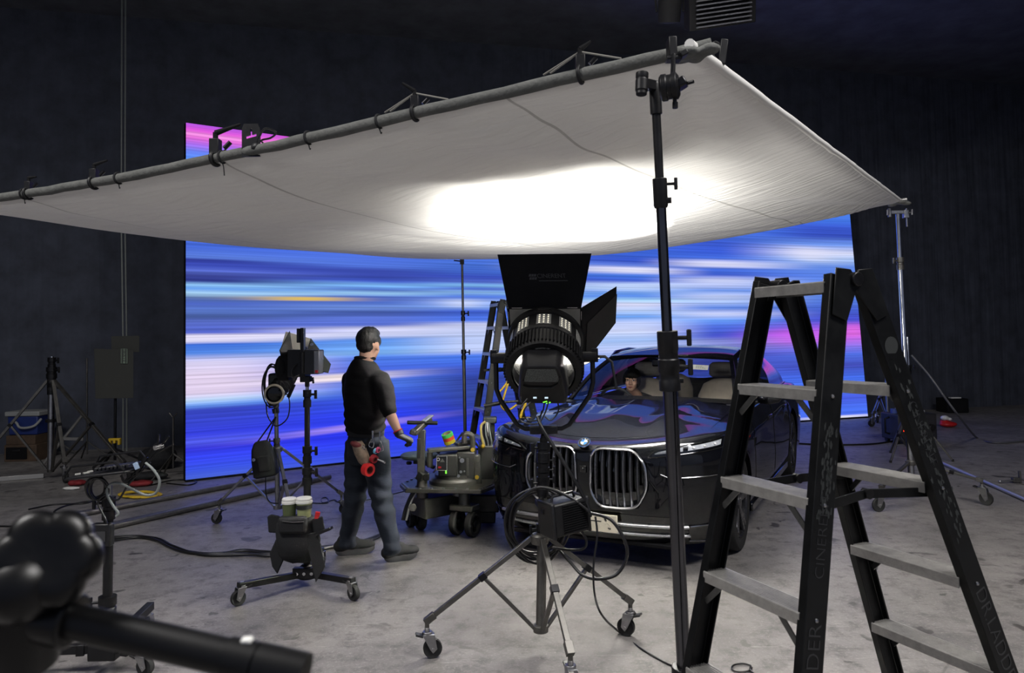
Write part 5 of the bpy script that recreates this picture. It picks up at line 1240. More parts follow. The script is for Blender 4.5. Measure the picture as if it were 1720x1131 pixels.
# lamp head with battery and doors on that stand
D = b0.y; hp = lambda x_, y_, dd=0: A(x_, y_, D + dd)
hd = thing('battery_film_light', 'black battery-powered film light with white-lined barn doors on the black left stand', 'light', tp)
def pxbox(m, x0, y0, x1, y1, d0, d1):
    a = [hp(x0, y0, d0), hp(x1, y0, d0), hp(x1, y1, d0), hp(x0, y1, d0)]; m.rings([a, [p + V((0, d1 - d0, 0)) for p in a]])
m = M(); pxbox(m, 482, 588, 512, 634, -.05, .10); hbx = m.build('lamp_housing', K_BLACK, hd, .006)
m = M(); pxbox(m, 510, 588, 535, 629, -.09, .06); bt = m.build('battery', K_PLASTIC, hd, .008)
m = M(); pxbox(m, 527, 590, 535.5, 628, -.095, .02); m.build('silver_side', mat('grey_battery_face', C(118, 120, 126), .4, .3), bt, .004)
m = M(); pxbox(m, 529, 622, 534, 627, -.099, -.09); m.build('red_button', K_RED, bt, .001)
m = M(); pxbox(m, 504, 551, 510, 592, -.08, -.03); pxbox(m, 498, 552, 504, 576, -.07, -.03); m.build('upright_bracket', K_SATIN, hd, .003)
m = M(); m.cyl(hp(507, 593, -.085), hp(508, 627, -.085), .0135, n=16); m.build('grip_tube', K_BLACK, hd)
def plate(pts, nm, mt, par, th=.006, dd=0):
    P = [hp(x_, y_, d_) for x_, y_, d_ in pts]; m = M(); n_ = (P[1] - P[0]).cross(P[2] - P[0]).normalized() * th; m.rings([P, [p + n_ for p in P]]); return m.build(nm, mt, par, .001)
plate([(470, 588, .0), (487, 556, .16), (492, 590, .10), (477, 618, -.03)], 'barn_door', K_MATTE, hd)
plate([(472, 584, .10), (480, 557, .28), (522, 569, .28), (518, 590, .12)], 'barn_door', M_DOOR_IN, hd)
rd = plate([(522, 568, .22), (556, 612, .10), (552, 626, .02), (531, 622, -.0), (516, 588, .06)], 'barn_door', K_MATTE, hd)
for x_, y_ in ((526, 579), (517, 585), (543, 603), (537, 607)):
    m = M(); p = hp(x_, y_, .04); m.cyl(p + V((0, -.05, 0)), p + V((0, -.035, 0)), .010, n=12); m.build('door_screw', K_STEEL, rd)
m = M(); pxbox(m, 466, 600, 484, 640, -.02, .08); m.ball(hp(474, 618, .02), (.05, .06, .09), 14); m.build('front_hood', K_MATTE, hd, .01)
m = M(); m.box(hp(514, 637, 0), (.07, .06, .04)); m.cyl(hp(516, 634, 0), hp(516, 650, 0), .016); mt_ = m.build('stand_mount', K_BLACK, hd, .004); tee_knob(mt_, hp(519, 640, -.01), (1, -.2, .1), K_PLASTIC, .9)
m = M(); m.tube(spline([hp(498, 612, -.06), hp(490, 622, -.08), hp(492, 634, -.07), hp(503, 630, -.06)], 5), .006, 6); m.build('lead', K_CABLE, hd)
# spot lamp with lens, lower left, on a silver stand
fr = [G(364, 880), G(500, 845), G(535, 838)]
c0 = A(467, 845, 6.75); c0.z = 0
ss = thing('light_stand', 'silver tripod stand on castors holding the small lens spotlight', 'light stand', c0)
tt = A(464, 690, 6.75); 
def sz(z): return c0.lerp(V((tt.x, tt.y, tt.z)), z / tt.z)
column(ss, [(sz(.16), sz(.74), .022, K_STEEL), (sz(.72), sz(1.06), .019, K_STEEL), (sz(1.04), sz(tt.z + .05), .016, K_STEEL)], K_DULLSTEEL, (-1, -.2, 0))
hub = sz(.69); low = sz(.17)
fe = [G(364, 880), V((c0.x + .30, c0.y - .55, 0)), V((c0.x + .50, c0.y + .42, 0))]
roll_stand(ss, hub, low, fe, K_STEEL, .028, .022, .05, .5, K_STEEL, True)
Ds = 6.75; sp = thing('spotlight', 'small black ribbed spotlight with a pale lens ring and coiled cable, on the silver stand', 'light', A(464, 690, Ds))
lc = A(463, 661, Ds - .10); fdir = V((.10, -1, -.05)).normalized(); bk = A(492, 618, Ds + .15)
m = M(); m.lathe([(.0, .0), (.055, .0), (.085, .03), (.09, .06), (.078, .065), (.07, .03), (.0, .02)], lc, fdir, 36, False, True); lb = m.build('lens_housing', K_BLACK, sp)
m = M(); m.lathe([(.072, .066), (.082, .068), (.09, .062), (.09, .05)], lc, fdir, 40, False); m.build('pale_lens_ring', mat('pale_ring', C(196, 186, 164), .45), lb)
m = M(); m.lathe([(.07, .045), (.055, .052), (.0, .058)], lc, fdir, 36, False); m.build('lens', glass_mat('spot_lens', (.2, .2, .25, 1), 1.5), lb)
bd = (bk - lc); nb = 12
m = M(); rs = []; x, y, z = frame(bd)
for i in range(nb * 2 + 1):
    r_ = (.075 + .02 * math.sin(PI * i / (nb * 2))) * (1.0 if i % 2 else .93); p = lc + bd * (i / (nb * 2)); rs.append([p + (x * math.cos(2 * PI * k / 24) + y * math.sin(2 * PI * k / 24)) * r_ for k in range(24)])
m.rings(rs); m.build('ribbed_barrel', K_MATTE, sp)
m = M(); p = lc.lerp(bk, .45); m.box(p + V((-.06, 0, -.02)), (.12, .16, .20)); m.build('rear_box', K_BLACK, sp, .02)
m = M(); m.beam(A(484, 668, Ds - .1), A(494, 646, Ds - .12), .02, .03); m.build('focus_lever', K_BLACK, sp, .004)
m = M(); m.beam(A(462, 686, Ds), A(464, 694, Ds), .05, .05); m.cyl(A(464, 690, Ds), A(464, 700, Ds), .018); m.build('stand_mount', K_BLACK, sp, .004)
cable('cable_coil', loops(459, 648, Ds - .08, 15, 34, 5, 3, 11), .006, K_CABLE, 'bundle of black cable looped over the small spotlight', 'cable coil', n=3)
cable('drooping_cable', [A(447, 676, Ds - .1), A(450, 700, Ds - .12), A(464, 716, Ds - .12), A(483, 702, Ds - .12), A(486, 672, Ds - .1), A(476, 655, Ds - .1)], .006, K_CABLE, 'black cable loop drooping in front of the silver stand', n=6)
# bag hanging on the silver stand
gb = A(443, 772, Ds - .12); bg = thing('hanging_bag', 'black nylon equipment bag hanging from the silver tripod stand', 'bag', gb - V((0, 0, .17)))
q = M(); R_ = Matrix.Rotation(-.16, 3, 'Y'); rs = []
for z_, w_, d_ in ((-.155, .085, .05), (-.14, .105, .07), (0, .10, .075), (.10, .085, .065), (.15, .06, .05), (.165, .045, .035)):
    c_ = gb + R_ @ V((0, 0, z_)); rs.append([c_ + R_ @ V((w_ * math.copysign(abs(math.cos(t)) ** .5, math.cos(t)), d_ * math.copysign(abs(math.sin(t)) ** .5, math.sin(t)), 0)) for t in [2 * PI * k / 24 for k in range(24)]])
q.rings(rs); bb = q.build('bag_body', K_FABRIC, bg, .004)
m = M(); m.box(gb + R_ @ V((.02, -.075, -.03)), (.11, .03, .14), R_); m.build('front_pocket', K_FABRIC, bb, .012)
m = M(); pc = gb + R_ @ V((-.06, -.078, .02)); m.cyl(pc, pc + V((0, -.006, 0)), .014, n=16); m.build('round_badge', mat('pale_blue_badge', C(150, 160, 190), .5), bb)
for e in (-.04, .05):
    m = M(); m.tube([gb + R_ @ V((e, 0, .15)), sz(.98) + V((.005, -.03, 0))], .007, 6); m.build('strap', K_FABRIC, bg)
m = M(); m.tube(spline([gb + V((.03, -.04, -.15)), gb + V((.03, -.03, -.30)), gb + V((.06, -.0, -.38)), gb + V((.14, .05, -.40))], 6), .005, 6); m.build('lead', K_CABLE, bg)
# tool bags tied round the black stand
Db = b0.y - .06; wb_ = A(500, 893, Db)
wbk = thing('work_bag', 'black waist bag with pockets strapped round the black stand above its base', 'bag', wb_ - V((0, 0, .2)))
q = M(); rs = []
for (x_, y_, w_, d_) in ((497, 868, 26, .06), (497, 876, 31, .085), (499, 892, 33, .10), (502, 910, 34, .11), (503, 928, 31, .10), (503, 938, 25, .07), (503, 943, 14, .04)):
    c_ = A(x_, y_, Db); ww = w_ * Db / FPX; rs.append([c_ + V((ww * math.copysign(abs(math.cos(t)) ** .6, math.cos(t)), d_ * math.copysign(abs(math.sin(t)) ** .6, math.sin(t)), .012 * mnoise.noise(V((k * .5, y_ * .05, 2))))) for k, t in enumerate([2 * PI * k / 28 for k in range(28)])])
q.rings(rs); w1 = q.build('bag_body', K_FABRIC, wbk, 0, 60)
m = M(); q = M(); q.box(A(492, 882, Db - .10), (.19, .06, .11)); pk = q.build('zip_pocket', K_FABRIC, w1, .02)
m = M(); m.tube([A(x_, y_, Db - .135) for x_, y_ in ((474, 876), (492, 878), (510, 877))], .004, 6); m.build('zip', K_SATIN, pk)
m = M(); m.prism([(-.075, .0), (.02, .02), (.06, -.06), (.09, -.20), (.03, -.30), (-.02, -.10)], A(524, 900, Db - .09), (1, 0, 0), (0, .1, 1), (0, .015, 0)); m.build('dark_flap', K_FABRIC, wbk, .004)
m = M(); m.rings([[A(x_, y_, Db - .05) for x_, y_ in ((464, 905), (484, 908), (478, 938), (466, 965), (457, 952), (453, 930))], [A(x_, y_, Db + .0) for x_, y_ in ((464, 905), (484, 908), (478, 938), (466, 965), (457, 952), (453, 930))]]); m.build('hanging_flap', K_FABRIC, wbk, .008)
m = M(); m.rings([[A(x_, y_, Db - .06) for x_, y_ in ((449, 868), (456, 864), (470, 867), (472, 896), (451, 895))], [A(x_, y_, Db + .02) for x_, y_ in ((449, 868), (456, 864), (470, 867), (472, 896), (451, 895))]]); m.build('side_pouch', K_FABRIC, wbk, .008)
m = M(); m.rings([[A(x_, y_, Db - .08) for x_, y_ in ((524, 872), (542, 867), (546, 890), (540, 898), (527, 899))], [A(x_, y_, Db + .02) for x_, y_ in ((524, 872), (542, 867), (546, 890), (540, 898), (527, 899))]]); sp_ = m.build('side_pouch', K_FABRIC, wbk, .008)
m = M(); m.beam(A(530, 898, Db - .08), A(557, 887, Db - .1), .05, .02); m.build('tool_strap', K_PLASTIC, sp_, .004)
m = M(); m.box(A(533, 866, Db - .07), (.03, .02, .05), Matrix.Rotation(.2, 3, 'Y')); tag(m.build('red_tool', K_RED, None, .004), 'small red tool sticking out of the bag pouch on the black stand', 'tool')
M_CUP = mat('olive_cup', C(86, 96, 62), .5, 0, .1, 10); M_CUP2 = mat('pale_olive_cup', C(150, 156, 110), .5, 0, .1, 10)
for x_, y_, lab, mt_, ww in ((486, 869, 'dark green tub with a white lid, left of two on the black stand', M_CUP, .047), (511, 868, 'pale green tub with white lid and black strap, right of two on the stand', M_CUP2, .051)):
    p = A(x_, y_, Db - .04); t = thing('lidded_tub', lab, 'tub', p, group='lidded tubs on the black stand')
    m = M(); m.lathe([(0, 0), (ww * .86, 0), (ww, .10), (ww * .96, .10), (0, .09)], p, (0, 0, 1), 28); m.build('tub', mt_, t)
    m = M(); m.lathe([(ww * .95, .09), (ww * 1.08, .092), (ww * 1.08, .105), (ww * 1.02, .107), (ww * 1.02, .122), (ww * .92, .128), (0, .126)], p, (0, 0, 1), 28); m.build('lid', K_WHITE, t)
    if x_ > 500:
        m = M(); m.lathe([(ww * .96, .055), (ww * 1.02, .055), (ww * 1.02, .082), (ww * .98, .082)], p, (0, 0, 1), 28, False, True); m.build('strap', K_FABRIC, t)

# ------------------------------------------------------------------ tray stand further left
ct = thing('tray_stand', 'black stand with a small equipment tray and gooseneck arms, behind the blurred grip arm', 'stand', (A(178, 1000, 3.85).x, 3.85, 0))
C3 = V((A(180, 1000, 3.85).x, 3.85, 0)); T3 = A(183, 812, 3.85)
def tz(z): return C3.lerp(V((T3.x, T3.y, T3.z)), z / T3.z)
zt_ = lambda y_: 1.67 - (y_ - 577.5) * 3.85 / FPX
column(ct, [(tz(.10), tz(zt_(1012)), .034, K_BLACK), (tz(zt_(1030)), tz(zt_(850)), .0235, K_BLACK), (tz(zt_(860)), tz(zt_(812)), .015, K_STEEL)], K_SATIN, (-1, -.2, 0), ks=1.2)
m = M(); m.box(tz(.12), (.14, .12, .10)); m.cyl(tz(.16), tz(zt_(1012)), .042, n=24); m.build('base_hub', K_BLACK, ct, .008)
for gx, gy in ((28, 1140), (244, 1135), (250, 1060)):
    f = G(gx, gy); d = f - C3; d.z = 0; d.normalize(); piv = castor(ct, f, d, .045, K_STEEL, .11)
    m = M(); m.beam(tz(.12) + d * .05, V((piv.x, piv.y, .135)) + d * .05, .042, .045); l_ = m.build('leg', K_BLACK, ct, .003)
    m = M(); q = tz(.12) + d * .12; m.beam(q - d * .02, q + d * .02, .052, .056); m.build('leg_sleeve', K_SATIN, l_, .003)
m = M(); m.box(tz(zt_(890)) + V((0, -.05, 0)), (.098, .045, .115)); bp = m.build('battery_plate', K_PLASTIC, ct, .008)
m = M(); m.box(tz(zt_(890)) + V((0, -.074, -.005)), (.05, .004, .05)); m.build('battery_label', mat('dark_grey_label', C(52, 52, 54), .5), bp)
tc_ = A(182, 790, 3.80); RT = Matrix.Rotation(-.05, 3, 'X') @ Matrix.Rotation(-.10, 3, 'Y')
m = M(); m.box(tc_ + V((0, 0, -.012)), (.30, .26, .012), RT); tr = m.build('tray', K_BLACK, ct, .004); m = M()
for y_, h_ in ((-.13, .045), (.13, .07)):
    m = M(); m.tube([tc_ + RT @ V(p) for p in ((-.15, y_, 0), (-.11, y_, h_), (.10, y_, h_), (.15, y_, 0))], .006, 8); m.build('tray_rail', K_SATIN, tr)
for k in range(9):
    m = M(); m.box(tc_ + RT @ V((-.03 + .02 * k, .02, .012)), (.012, .17, .016), RT); m.build('tray_rib', K_PLASTIC, tr, .002)
for x_, y_ in ((-.11, .03), (-.09, -.04), (-.12, -.06)):
    m = M(); m.box(tc_ + RT @ V((x_, y_, .002)), (.03, .025, .008), RT @ Matrix.Rotation(x_ * 9, 3, 'Z')); m.build('small_part', M_VENT, tr, .001)
for pts, r_ in ((((222, 800), (240, 775), (258, 750), (266, 744), (267, 730)), .006), (((226, 796), (250, 772), (272, 748), (284, 733)), .004), (((215, 806), (240, 790), (262, 762), (291, 747)), .004), (((228, 795), (236, 786), (246, 768)), .011)):
    m = M(); m.tube([A(x_, y_, 3.78) for x_, y_ in pts], r_, 8); am = m.build('gooseneck_arm', K_SATIN, ct)
m = M(); e = A(266, 752, 3.77); m.cyl(e + V((-.01, -.02, 0)), e + V((.012, .02, .006)), .012, n=16); m.build('silver_knob', K_CHROME, ct)
m = M(); m.box(A(229, 783, 3.75), (.022, .012, .035), Matrix.Rotation(-.4, 3, 'Y')); m.build('pale_clip', mat('pale_blue_clip', C(150, 170, 195), .3), ct, .002)
cable('grey_tray_cable', [A(245, 778, 3.74), A(258, 790, 3.72), A(268, 808, 3.72), A(262, 828, 3.73), A(245, 832, 3.74), A(222, 822, 3.75), A(200, 812, 3.76), A(184, 815, 3.77), A(180, 830, 3.77), A(190, 850, 3.76), A(199, 862, 3.76), A(195, 868, 3.76)], .0065, K_GREYCABLE, 'pale grey cable curving round from the gooseneck arms to the tray stand pole', n=5)
cable('cable_coil', loops(164, 820, 3.80, 17, 19, 5, 4, 21), .0055, K_CABLE, 'dark cable coils hanging under the small tray', 'cable coil', n=3)
cable('thin_cable', [A(236, 792, 3.8), A(215, 815, 3.8), A(198, 840, 3.78), A(178, 832, 3.78), A(165, 845, 3.78), A(176, 870, 3.77), A(180, 880, 3.77)], .005, K_CABLE, 'thin black cable wound down the pole of the tray stand')

# ------------------------------------------------------------------ blurred grip arm in the left foreground
Dg = .64; fg = lambda x_, y_, dd=0: A(x_, y_, Dg + dd)
ga = thing('grip_stand', 'black grip stand with a big star knob and tube arm, blurred in the left foreground', 'grip stand', (fg(12, 1090).x, fg(12, 1090).y, 0))
M_FG = mat('black_moulded_grip', C(9, 9, 10), .36, 0, .1, 10, spec=.3); M_FGT = mat('black_painted_tube', C(8, 8, 9), .45, 0, .1, 10, spec=.3)
pb = fg(8, 1095); m = M(); m.cyl((pb.x, pb.y, .1), fg(22, 1040), .0175, n=24); m.build('pole', K_BLACK, ga)
for k in range(3):
    an = -.6 + k * 2 * PI / 3; d = V((math.cos(an), math.sin(an), 0)); f_ = V((pb.x, pb.y, 0)) + d * .5
    m = M(); m.beam(V((pb.x, pb.y, .38)) + d * .02, f_ + V((0, 0, .012)), .024, .024); m.build('leg', K_BLACK, ga, .002)
m = M(); m.lathe([(.0, -.06), (.030, -.058), (.034, -.03), (.034, .02), (.028, .04), (0, .046)], fg(28, 1010), V((.1, -.25, 1)), 28); m.ball(fg(38, 985, -.02), (.031, .034, .030), 24); hdg = m.build('grip_head', M_FG, ga, smooth=70)
kn = fg(80, 940, -.01); kd = V((.42, -.82, .35)).normalized(); x, y, z = frame(kd); rs = []
for h_, s_ in ((-.024, .62), (-.021, .86), (-.012, .98), (.006, 1.0), (.016, .95), (.022, .8), (.024, .55), (.021, .3)):
    ring = []
    for k in range(96):
        a = 2 * PI * k / 96; r_ = .040 * (1 + .14 * (abs(math.cos(a * 3.0 + .35)) ** .8 - .55)) * s_; ring.append(kn + (x * math.cos(a) + y * math.sin(a)) * r_ + z * h_)
    rs.append(ring)
m = M(); m.rings(rs); m.build('star_knob', M_FG, ga, smooth=60)
m = M(); m.cyl(fg(45, 985, -.01), kn, .017, n=24); m.build('knob_shaft', M_FG, ga)
m = M(); m.cyl(fg(92, 992, -.005), fg(104, 990, -.012), .006, n=14); m.build('stud', K_STEEL, hdg)
p0, p1 = fg(62, 1030, 0), fg(512, 1134, -.02); m = M(); m.cyl(p0, p1, .0148, n=32); arm = m.build('tube_arm', M_FGT, ga, smooth=60)
d = (p1 - p0).normalized(); L_ = (p1 - p0).length
m = M(); m.lathe([(.0147, 0), (.0165, 0), (.0165, .024), (.0147, .024)], p0 + d * (L_ * .72), d, 32, False, True); m.lathe([(.0147, .026), (.0172, .026), (.0172, L_ * .28), (0, L_ * .28)], p0 + d * (L_ * .72), d, 32); m.build('arm_ferrule', M_FGT, arm)
m = M(); q = p0 + d * (L_ * .79); m.box(q + V((0, 0, .017)), (.009, .009, .005)); m.build('pale_pin', K_WHITE, arm, .002)
m = M(); m.lathe([(.0148, -.03), (.023, -.03), (.023, .03), (.0148, .03)], fg(70, 1032), d, 28); m.build('arm_socket', M_FG, ga, .003)
# ------------------------------------------------------------------ pipes and cables on the floor, dark corner on the left
K_DULLRED = mat('dull_red_cloth', C(120, 24, 30), .7, 0, .2, 20)
M_PIPE = mat('scuffed_steel_pipe', C(128, 126, 124), .38, .8, .2, 20)
for a, b, r_, lab in (((86, 873), (462, 802), .030, 'long steel pipe on the floor, farther of three, pointing at the silver stand'), ((150, 888), (350, 845), .018, 'thin steel rod on the floor between the two thick pipes'), ((152, 893), (554, 801), .030, 'long steel pipe on the floor, nearest of three, reaching past the black stand')):
    p0, p1 = G(*a, r_), G(*b, r_); m = M(); m.lathe([(r_ * .8, 0), (r_, 0), (r_, (p1 - p0).length), (r_ * .8, (p1 - p0).length)], p0, p1 - p0, 20, False, True); m.lathe([(r_ * .8, .002), (r_ * .4, .01), (r_ * .4, (p1 - p0).length - .01), (r_ * .8, (p1 - p0).length - .002)], p0, p1 - p0, 12, False); tag(m.build('steel_pipe', M_PIPE), lab, 'pipe', 'steel pipes on the floor')
p0, p1 = G(350, 846, .018), G(520, 806, .018); 
# bundle of cables on the floor
paths = [[(150, 912), (200, 901), (262, 904), (300, 922), (350, 930), (410, 926), (450, 930), (500, 926), (548, 918), (600, 914), (648, 896)],
         [(140, 914), (205, 903), (250, 903), (296, 924), (345, 931), (400, 930), (452, 932), (505, 930), (552, 921), (605, 911), (650, 893)],
         [(160, 914), (215, 902), (268, 908), (310, 926), (360, 932), (404, 924), (440, 926), (490, 928), (545, 920), (610, 908), (655, 890)],
         [(155, 916), (230, 903), (275, 912), (318, 927), (352, 933), (415, 932), (455, 934), (515, 928), (560, 918), (612, 912), (645, 899)]]
labs = ['black floor cable, upper strand of the bundle behind the black stand', 'black floor cable, lower strand of the bundle behind the black stand', 'black floor cable rising highest before the bag in the bundle', 'black floor cable lying nearest the camera in the bundle']
for k, (pp, lb) in enumerate(zip(paths, labs)):
    cable('floor_cable', [G(x_, y_, .009 + .006 * (k % 2)) for x_, y_ in pp], .009, K_CABLE, lb, 'cable', 'cable bundle on the floor', 6)
cable('floor_cable', [G(500, 843, .005), G(545, 846, .005), G(552, 841, .005), G(548, 836, .005), G(540, 838, .005), G(543, 845, .005), G(562, 840, .005), G(580, 846, .005), G(640, 835, .005), G(700, 820, .005)], .005, K_CABLE, 'thin black cable with a small loop on the floor left of the standing person', n=6)
cable('floor_cable', [G(48, 856, .008), G(90, 848, .008), G(140, 846, .008), G(152, 842, .008), G(110, 850, .008), G(92, 862, .008), G(150, 864, .008)], .008, K_CABLE, 'dark cable on the floor left of the tray stand', n=5)
cable('floor_cable', [G(255, 815, .008), G(290, 807, .008), G(318, 807, .008), G(330, 810, .008), G(315, 815, .008), G(280, 812, .008)], .008, K_CABLE, 'dark cable ending in a flat loop by the left foot of the screen', n=5)
cable('floor_cable', [G(-20, 884, .008), G(40, 884, .008), G(100, 876, .008)], .008, K_CABLE, 'dark cable at the left edge in front of the pipes', n=5)
cable('yellow_cable', [G(235 + (34 + 3 * math.sin(i)) * math.cos(i * PI / 5), 831 + (4.5 + 1.2 * math.sin(i * 1.7)) * math.sin(i * PI / 5), .01 + .004 * (i // 10)) for i in range(40)], .010, K_YELLOW, 'yellow cable coiled flat on the floor behind the tray stand', 'cable coil', n=3)
def lump(name, px, py, w_, d_, h_, mt, label, cat, seed=1, rz=0):
    g = G(px, py); q = M(); rnd = random.Random(seed)
    for k in range(6):
        q.ball(g + Matrix.Rotation(rz, 3, 'Z') @ V((rnd.uniform(-.35, .35) * w_, rnd.uniform(-.3, .3) * d_, h_ * .45)), (w_ * rnd.uniform(.25, .4), d_ * .35, h_ * rnd.uniform(.4, .55)), 12)
    o = organic(q, .014, 5).build(name, mt, smooth=80); tag(o, label, cat); o.location.z = 0.0; return o
lump('red_bag', 236, 817, .26, .14, .07, K_DULLRED, 'small red bundle on the floor beside the yellow cable coil', 'bag', 3, .6)
lump('red_pouch', 130, 816, .16, .12, .07, K_DULLRED, 'small red pouch on the floor under the dark tripod', 'bag', 5)
lump('white_cloth', 124, 823, .2, .07, .04, K_WHITE, 'small white strip of cloth in front of the red pouch', 'cloth', 8)
lump('dark_sandbag', 250, 806, .5, .22, .10, K_FABRIC, 'dark sandbag by the foot of the flag stand', 'sandbag', 9)
# big dark crank stand
c0 = V((A(85, 797, 9.3).x, 9.3, 0)); t = thing('crank_stand', 'tall wide-legged silver and black tripod stand in the dark at the left edge', 'tripod', c0)
tp = A(87, 600, 9.3)
def kz(z): return c0.lerp(V((tp.x, tp.y, tp.z)), z / tp.z)
column(t, [(kz(.10), kz(1.12), .038, K_STEEL), (kz(1.1), kz(1.32), .05, K_BLACK), (kz(1.3), kz(1.44), .035, K_BLACK), (kz(1.42), kz(1.52), .022, K_CHROME)], K_SATIN, (1, -.2, 0), ks=1.5)
roll_stand(t, kz(1.22), kz(.10), [G(-42, 812), G(212, 812), G(110, 812)], K_DULLSTEEL, .04, .03, .07, .55, K_STEEL, True)
m = M(); m.lathe([(.04, -.02), (.065, -.02), (.065, .02), (.04, .02)], kz(.72), (0, 0, 1), 20); m.build('brace_ring', K_BLACK, t, .004)
p0, p1 = G(-40, 808, .03), G(74, 799, .03); m = M(); m.beam(p0, p1, .05, .055); tag(m.build('aluminium_bar', K_ALU, None, .003), 'square aluminium bar lying on the floor at the left edge', 'bar')
# cooler on crates
g = G(33, 776); t = thing('wooden_crate', 'low wooden crate with dark panels at the left edge, under the others', 'crate', g)
M_WOOD = mat('worn_plywood', C(74, 58, 44), .7, 0, .3, 12); M_BLUEP = mat('blue_cooler_plastic', C(26, 44, 104), .5, 0, .1, 8)
m = M(); m.box(g + V((0, .22, .12)), (.46, .42, .24)); cr = m.build('box', M_WOOD, t, .006)
m = M(); m.box(g + V((-.05, .005, .12)), (.30, .012, .17)); m.build('dark_panel', K_MATTE, cr, .003); m = M(); m.box(g + V((-.05, -.003, .16)), (.10, .01, .03)); m.build('hand_slot', K_PLASTIC, cr, .004)
m = M(); m.box(g + V((-.01, .22, .305)), (.42, .38, .13)); tag(m.build('wooden_crate', M_WOOD, None, .006), 'small plain wooden crate between the cooler box and the lower crate', 'crate')
t = thing('cooler_box', 'blue cooler box with a white lid and handle, on wooden crates at the left', 'cooler box', g + V((0, .2, .37)))
m = M(); z0 = .372; c_ = g + V((0, .22, 0)); m.rings([[c_ + V((x_ * s, y_ * s, z_)) for x_, y_ in ((-.22, -.17), (.22, -.17), (.22, .17), (-.22, .17))] for z_, s in ((z0, .92), (z0 + .27, 1.0))]); cb = m.build('body', M_BLUEP, t, .015)
m = M(); m.box(c_ + V((0, 0, z0 + .305)), (.50, .38, .07)); m.build('lid', mat('off_white_lid', C(140, 142, 142), .6), t, .015)
m = M(); m.tube(spline([c_ + V((-.12, -.19, z0 + .21)), c_ + V((-.05, -.22, z0 + .18)), c_ + V((0, -.23, z0 + .12)), c_ + V((.10, -.23, z0 + .11)), c_ + V((.2, -.20, z0 + .14)), c_ + V((.225, -.1, z0 + .22))], 6), .017, 10); m.build('handle', mat('off_white_handle', C(140, 142, 142), .6), t)
# flags on a stand
fx = lambda x_, y_, d_=9.7: A(x_, y_, d_)
c0 = V((fx(193, 800).x, 9.7, 0)); t = thing('flag_stand', 'dark stand with a yellow clamp carrying two grey flag panels by the left wall', 'stand', c0)
m = M(); m.cyl(c0 + V((0, 0, .15)), V((c0.x, 9.7, fx(193, 660).z)), .017); m.build('pole', K_SATIN, t)
for k in range(3):
    an = .5 + k * 2.1; d = V((math.cos(an), math.sin(an), 0)); m = M(); m.beam(c0 + V((0, 0, .3)), c0 + d * .5 + V((0, 0, .014)), .026, .026); m.build('leg', K_SATIN, t, .003)
m = M(); yc = fx(193, 741, 9.66); m.box(yc + V((0, 0, .02)), (.15, .05, .03)); m.box(yc + V((-.06, 0, -.02)), (.03, .05, .06)); m.box(yc + V((.06, 0, -.02)), (.03, .05, .06)); m.box(yc + V((0, 0, -.01)), (.03, .05, .04)); m.build('yellow_clamp', K_YELLOW, t, .006)
M_FLAG = mat('grey_green_panel', C(50, 51, 48), .8, 0, .1, 4)
m = M(); m.rings([[fx(x_, y_, 9.62) for x_, y_ in ((158, 586), (224, 588), (224, 669), (160, 670))], [fx(x_, y_, 9.65) for x_, y_ in ((158, 586), (224, 588), (224, 669), (160, 670))]]); pn_ = m.build('flag_panel', M_FLAG, t, .003)
m = M(); m.rings([[fx(x_, y_, 9.70) for x_, y_ in ((187, 565), (234, 564), (234, 592), (187, 590))], [fx(x_, y_, 9.73) for x_, y_ in ((187, 565), (234, 564), (234, 592), (187, 590))]]); m.build('flag_panel', M_FLAG, t, .003)
m = M(); m.rings([[fx(x_, y_, 9.61) for x_, y_ in ((203, 586), (214, 586), (214, 611), (203, 611))], [fx(x_, y_, 9.615) for x_, y_ in ((203, 586), (214, 586), (214, 611), (203, 611))]]); lb_ = m.build('label', mat('dark_label', C(60, 66, 60), .6), pn_)
M_GI = mat('pale_green_ink', C(150, 170, 150), .6)
m = M()
for k, ch in enumerate(('S', '/', '7', '4', '9', '8')): m.text(ch, fx(208.5, 588 + 4.2 * k, 9.606), (1, 0, 0), (0, 0, 1), .042, .0004)
m.build('label_characters', M_GI, lb_, smooth=None)['kind'] = 'stuff'
m = M(); a_ = [fx(x_, y_, 9.607) for x_, y_ in ((203.4, 586.4), (213.6, 586.4), (213.6, 610.6), (203.4, 610.6))]; m.tube(a_, .003, 4, True); m.build('label_border', M_GI, lb_)
# thin stands in the dark
def thin_stand(px, ytop, d_, lab, legs=True, ytop_kind=None):
    c = V((A(px, 790, d_).x, d_, 0)); tp = A(px, ytop, d_); t = thing('thin_stand', lab, 'stand', c)
    m = M(); m.cyl(c + V((0, 0, .1)), V((tp.x, tp.y, tp.z)), .012); m.build('pole', K_DULLSTEEL, t)
    for k in range(3):
        an = .2 + k * 2.1; dd = V((math.cos(an), math.sin(an), 0)); m = M(); m.beam(c + V((0, 0, .28)), c + dd * .35 + V((0, 0, .01)), .018, .018); m.build('leg', K_DULLSTEEL, t, .002)
    if ytop_kind:
        m = M(); q = V((tp.x, tp.y, tp.z)); m.tube([q + V((-.05, 0, .06)), q, q + V((.05, 0, .06))], .008, 6); m.build('fork', K_DULLSTEEL, t)
thin_stand(146, 602, 10.6, 'thin dark stand behind the right leg of the wide tripod')
thin_stand(84, 666, 11.3, 'thin dark stand between the cooler box and the wide tripod')
thin_stand(291, 702, 9.3, 'thin stand with a forked top beside the left edge of the screen', True, True)
p0, p1 = A(72, 770, 10.2), A(139, 697, 10.2); p0.z = .03; t = thing('leaning_tube', 'pale tube leaning in the dark behind the wide tripod', 'tube', (p0.x, p0.y, 0))
m = M(); m.cyl(p0, p1, .02); m.build('tube_body', K_ALU, t)
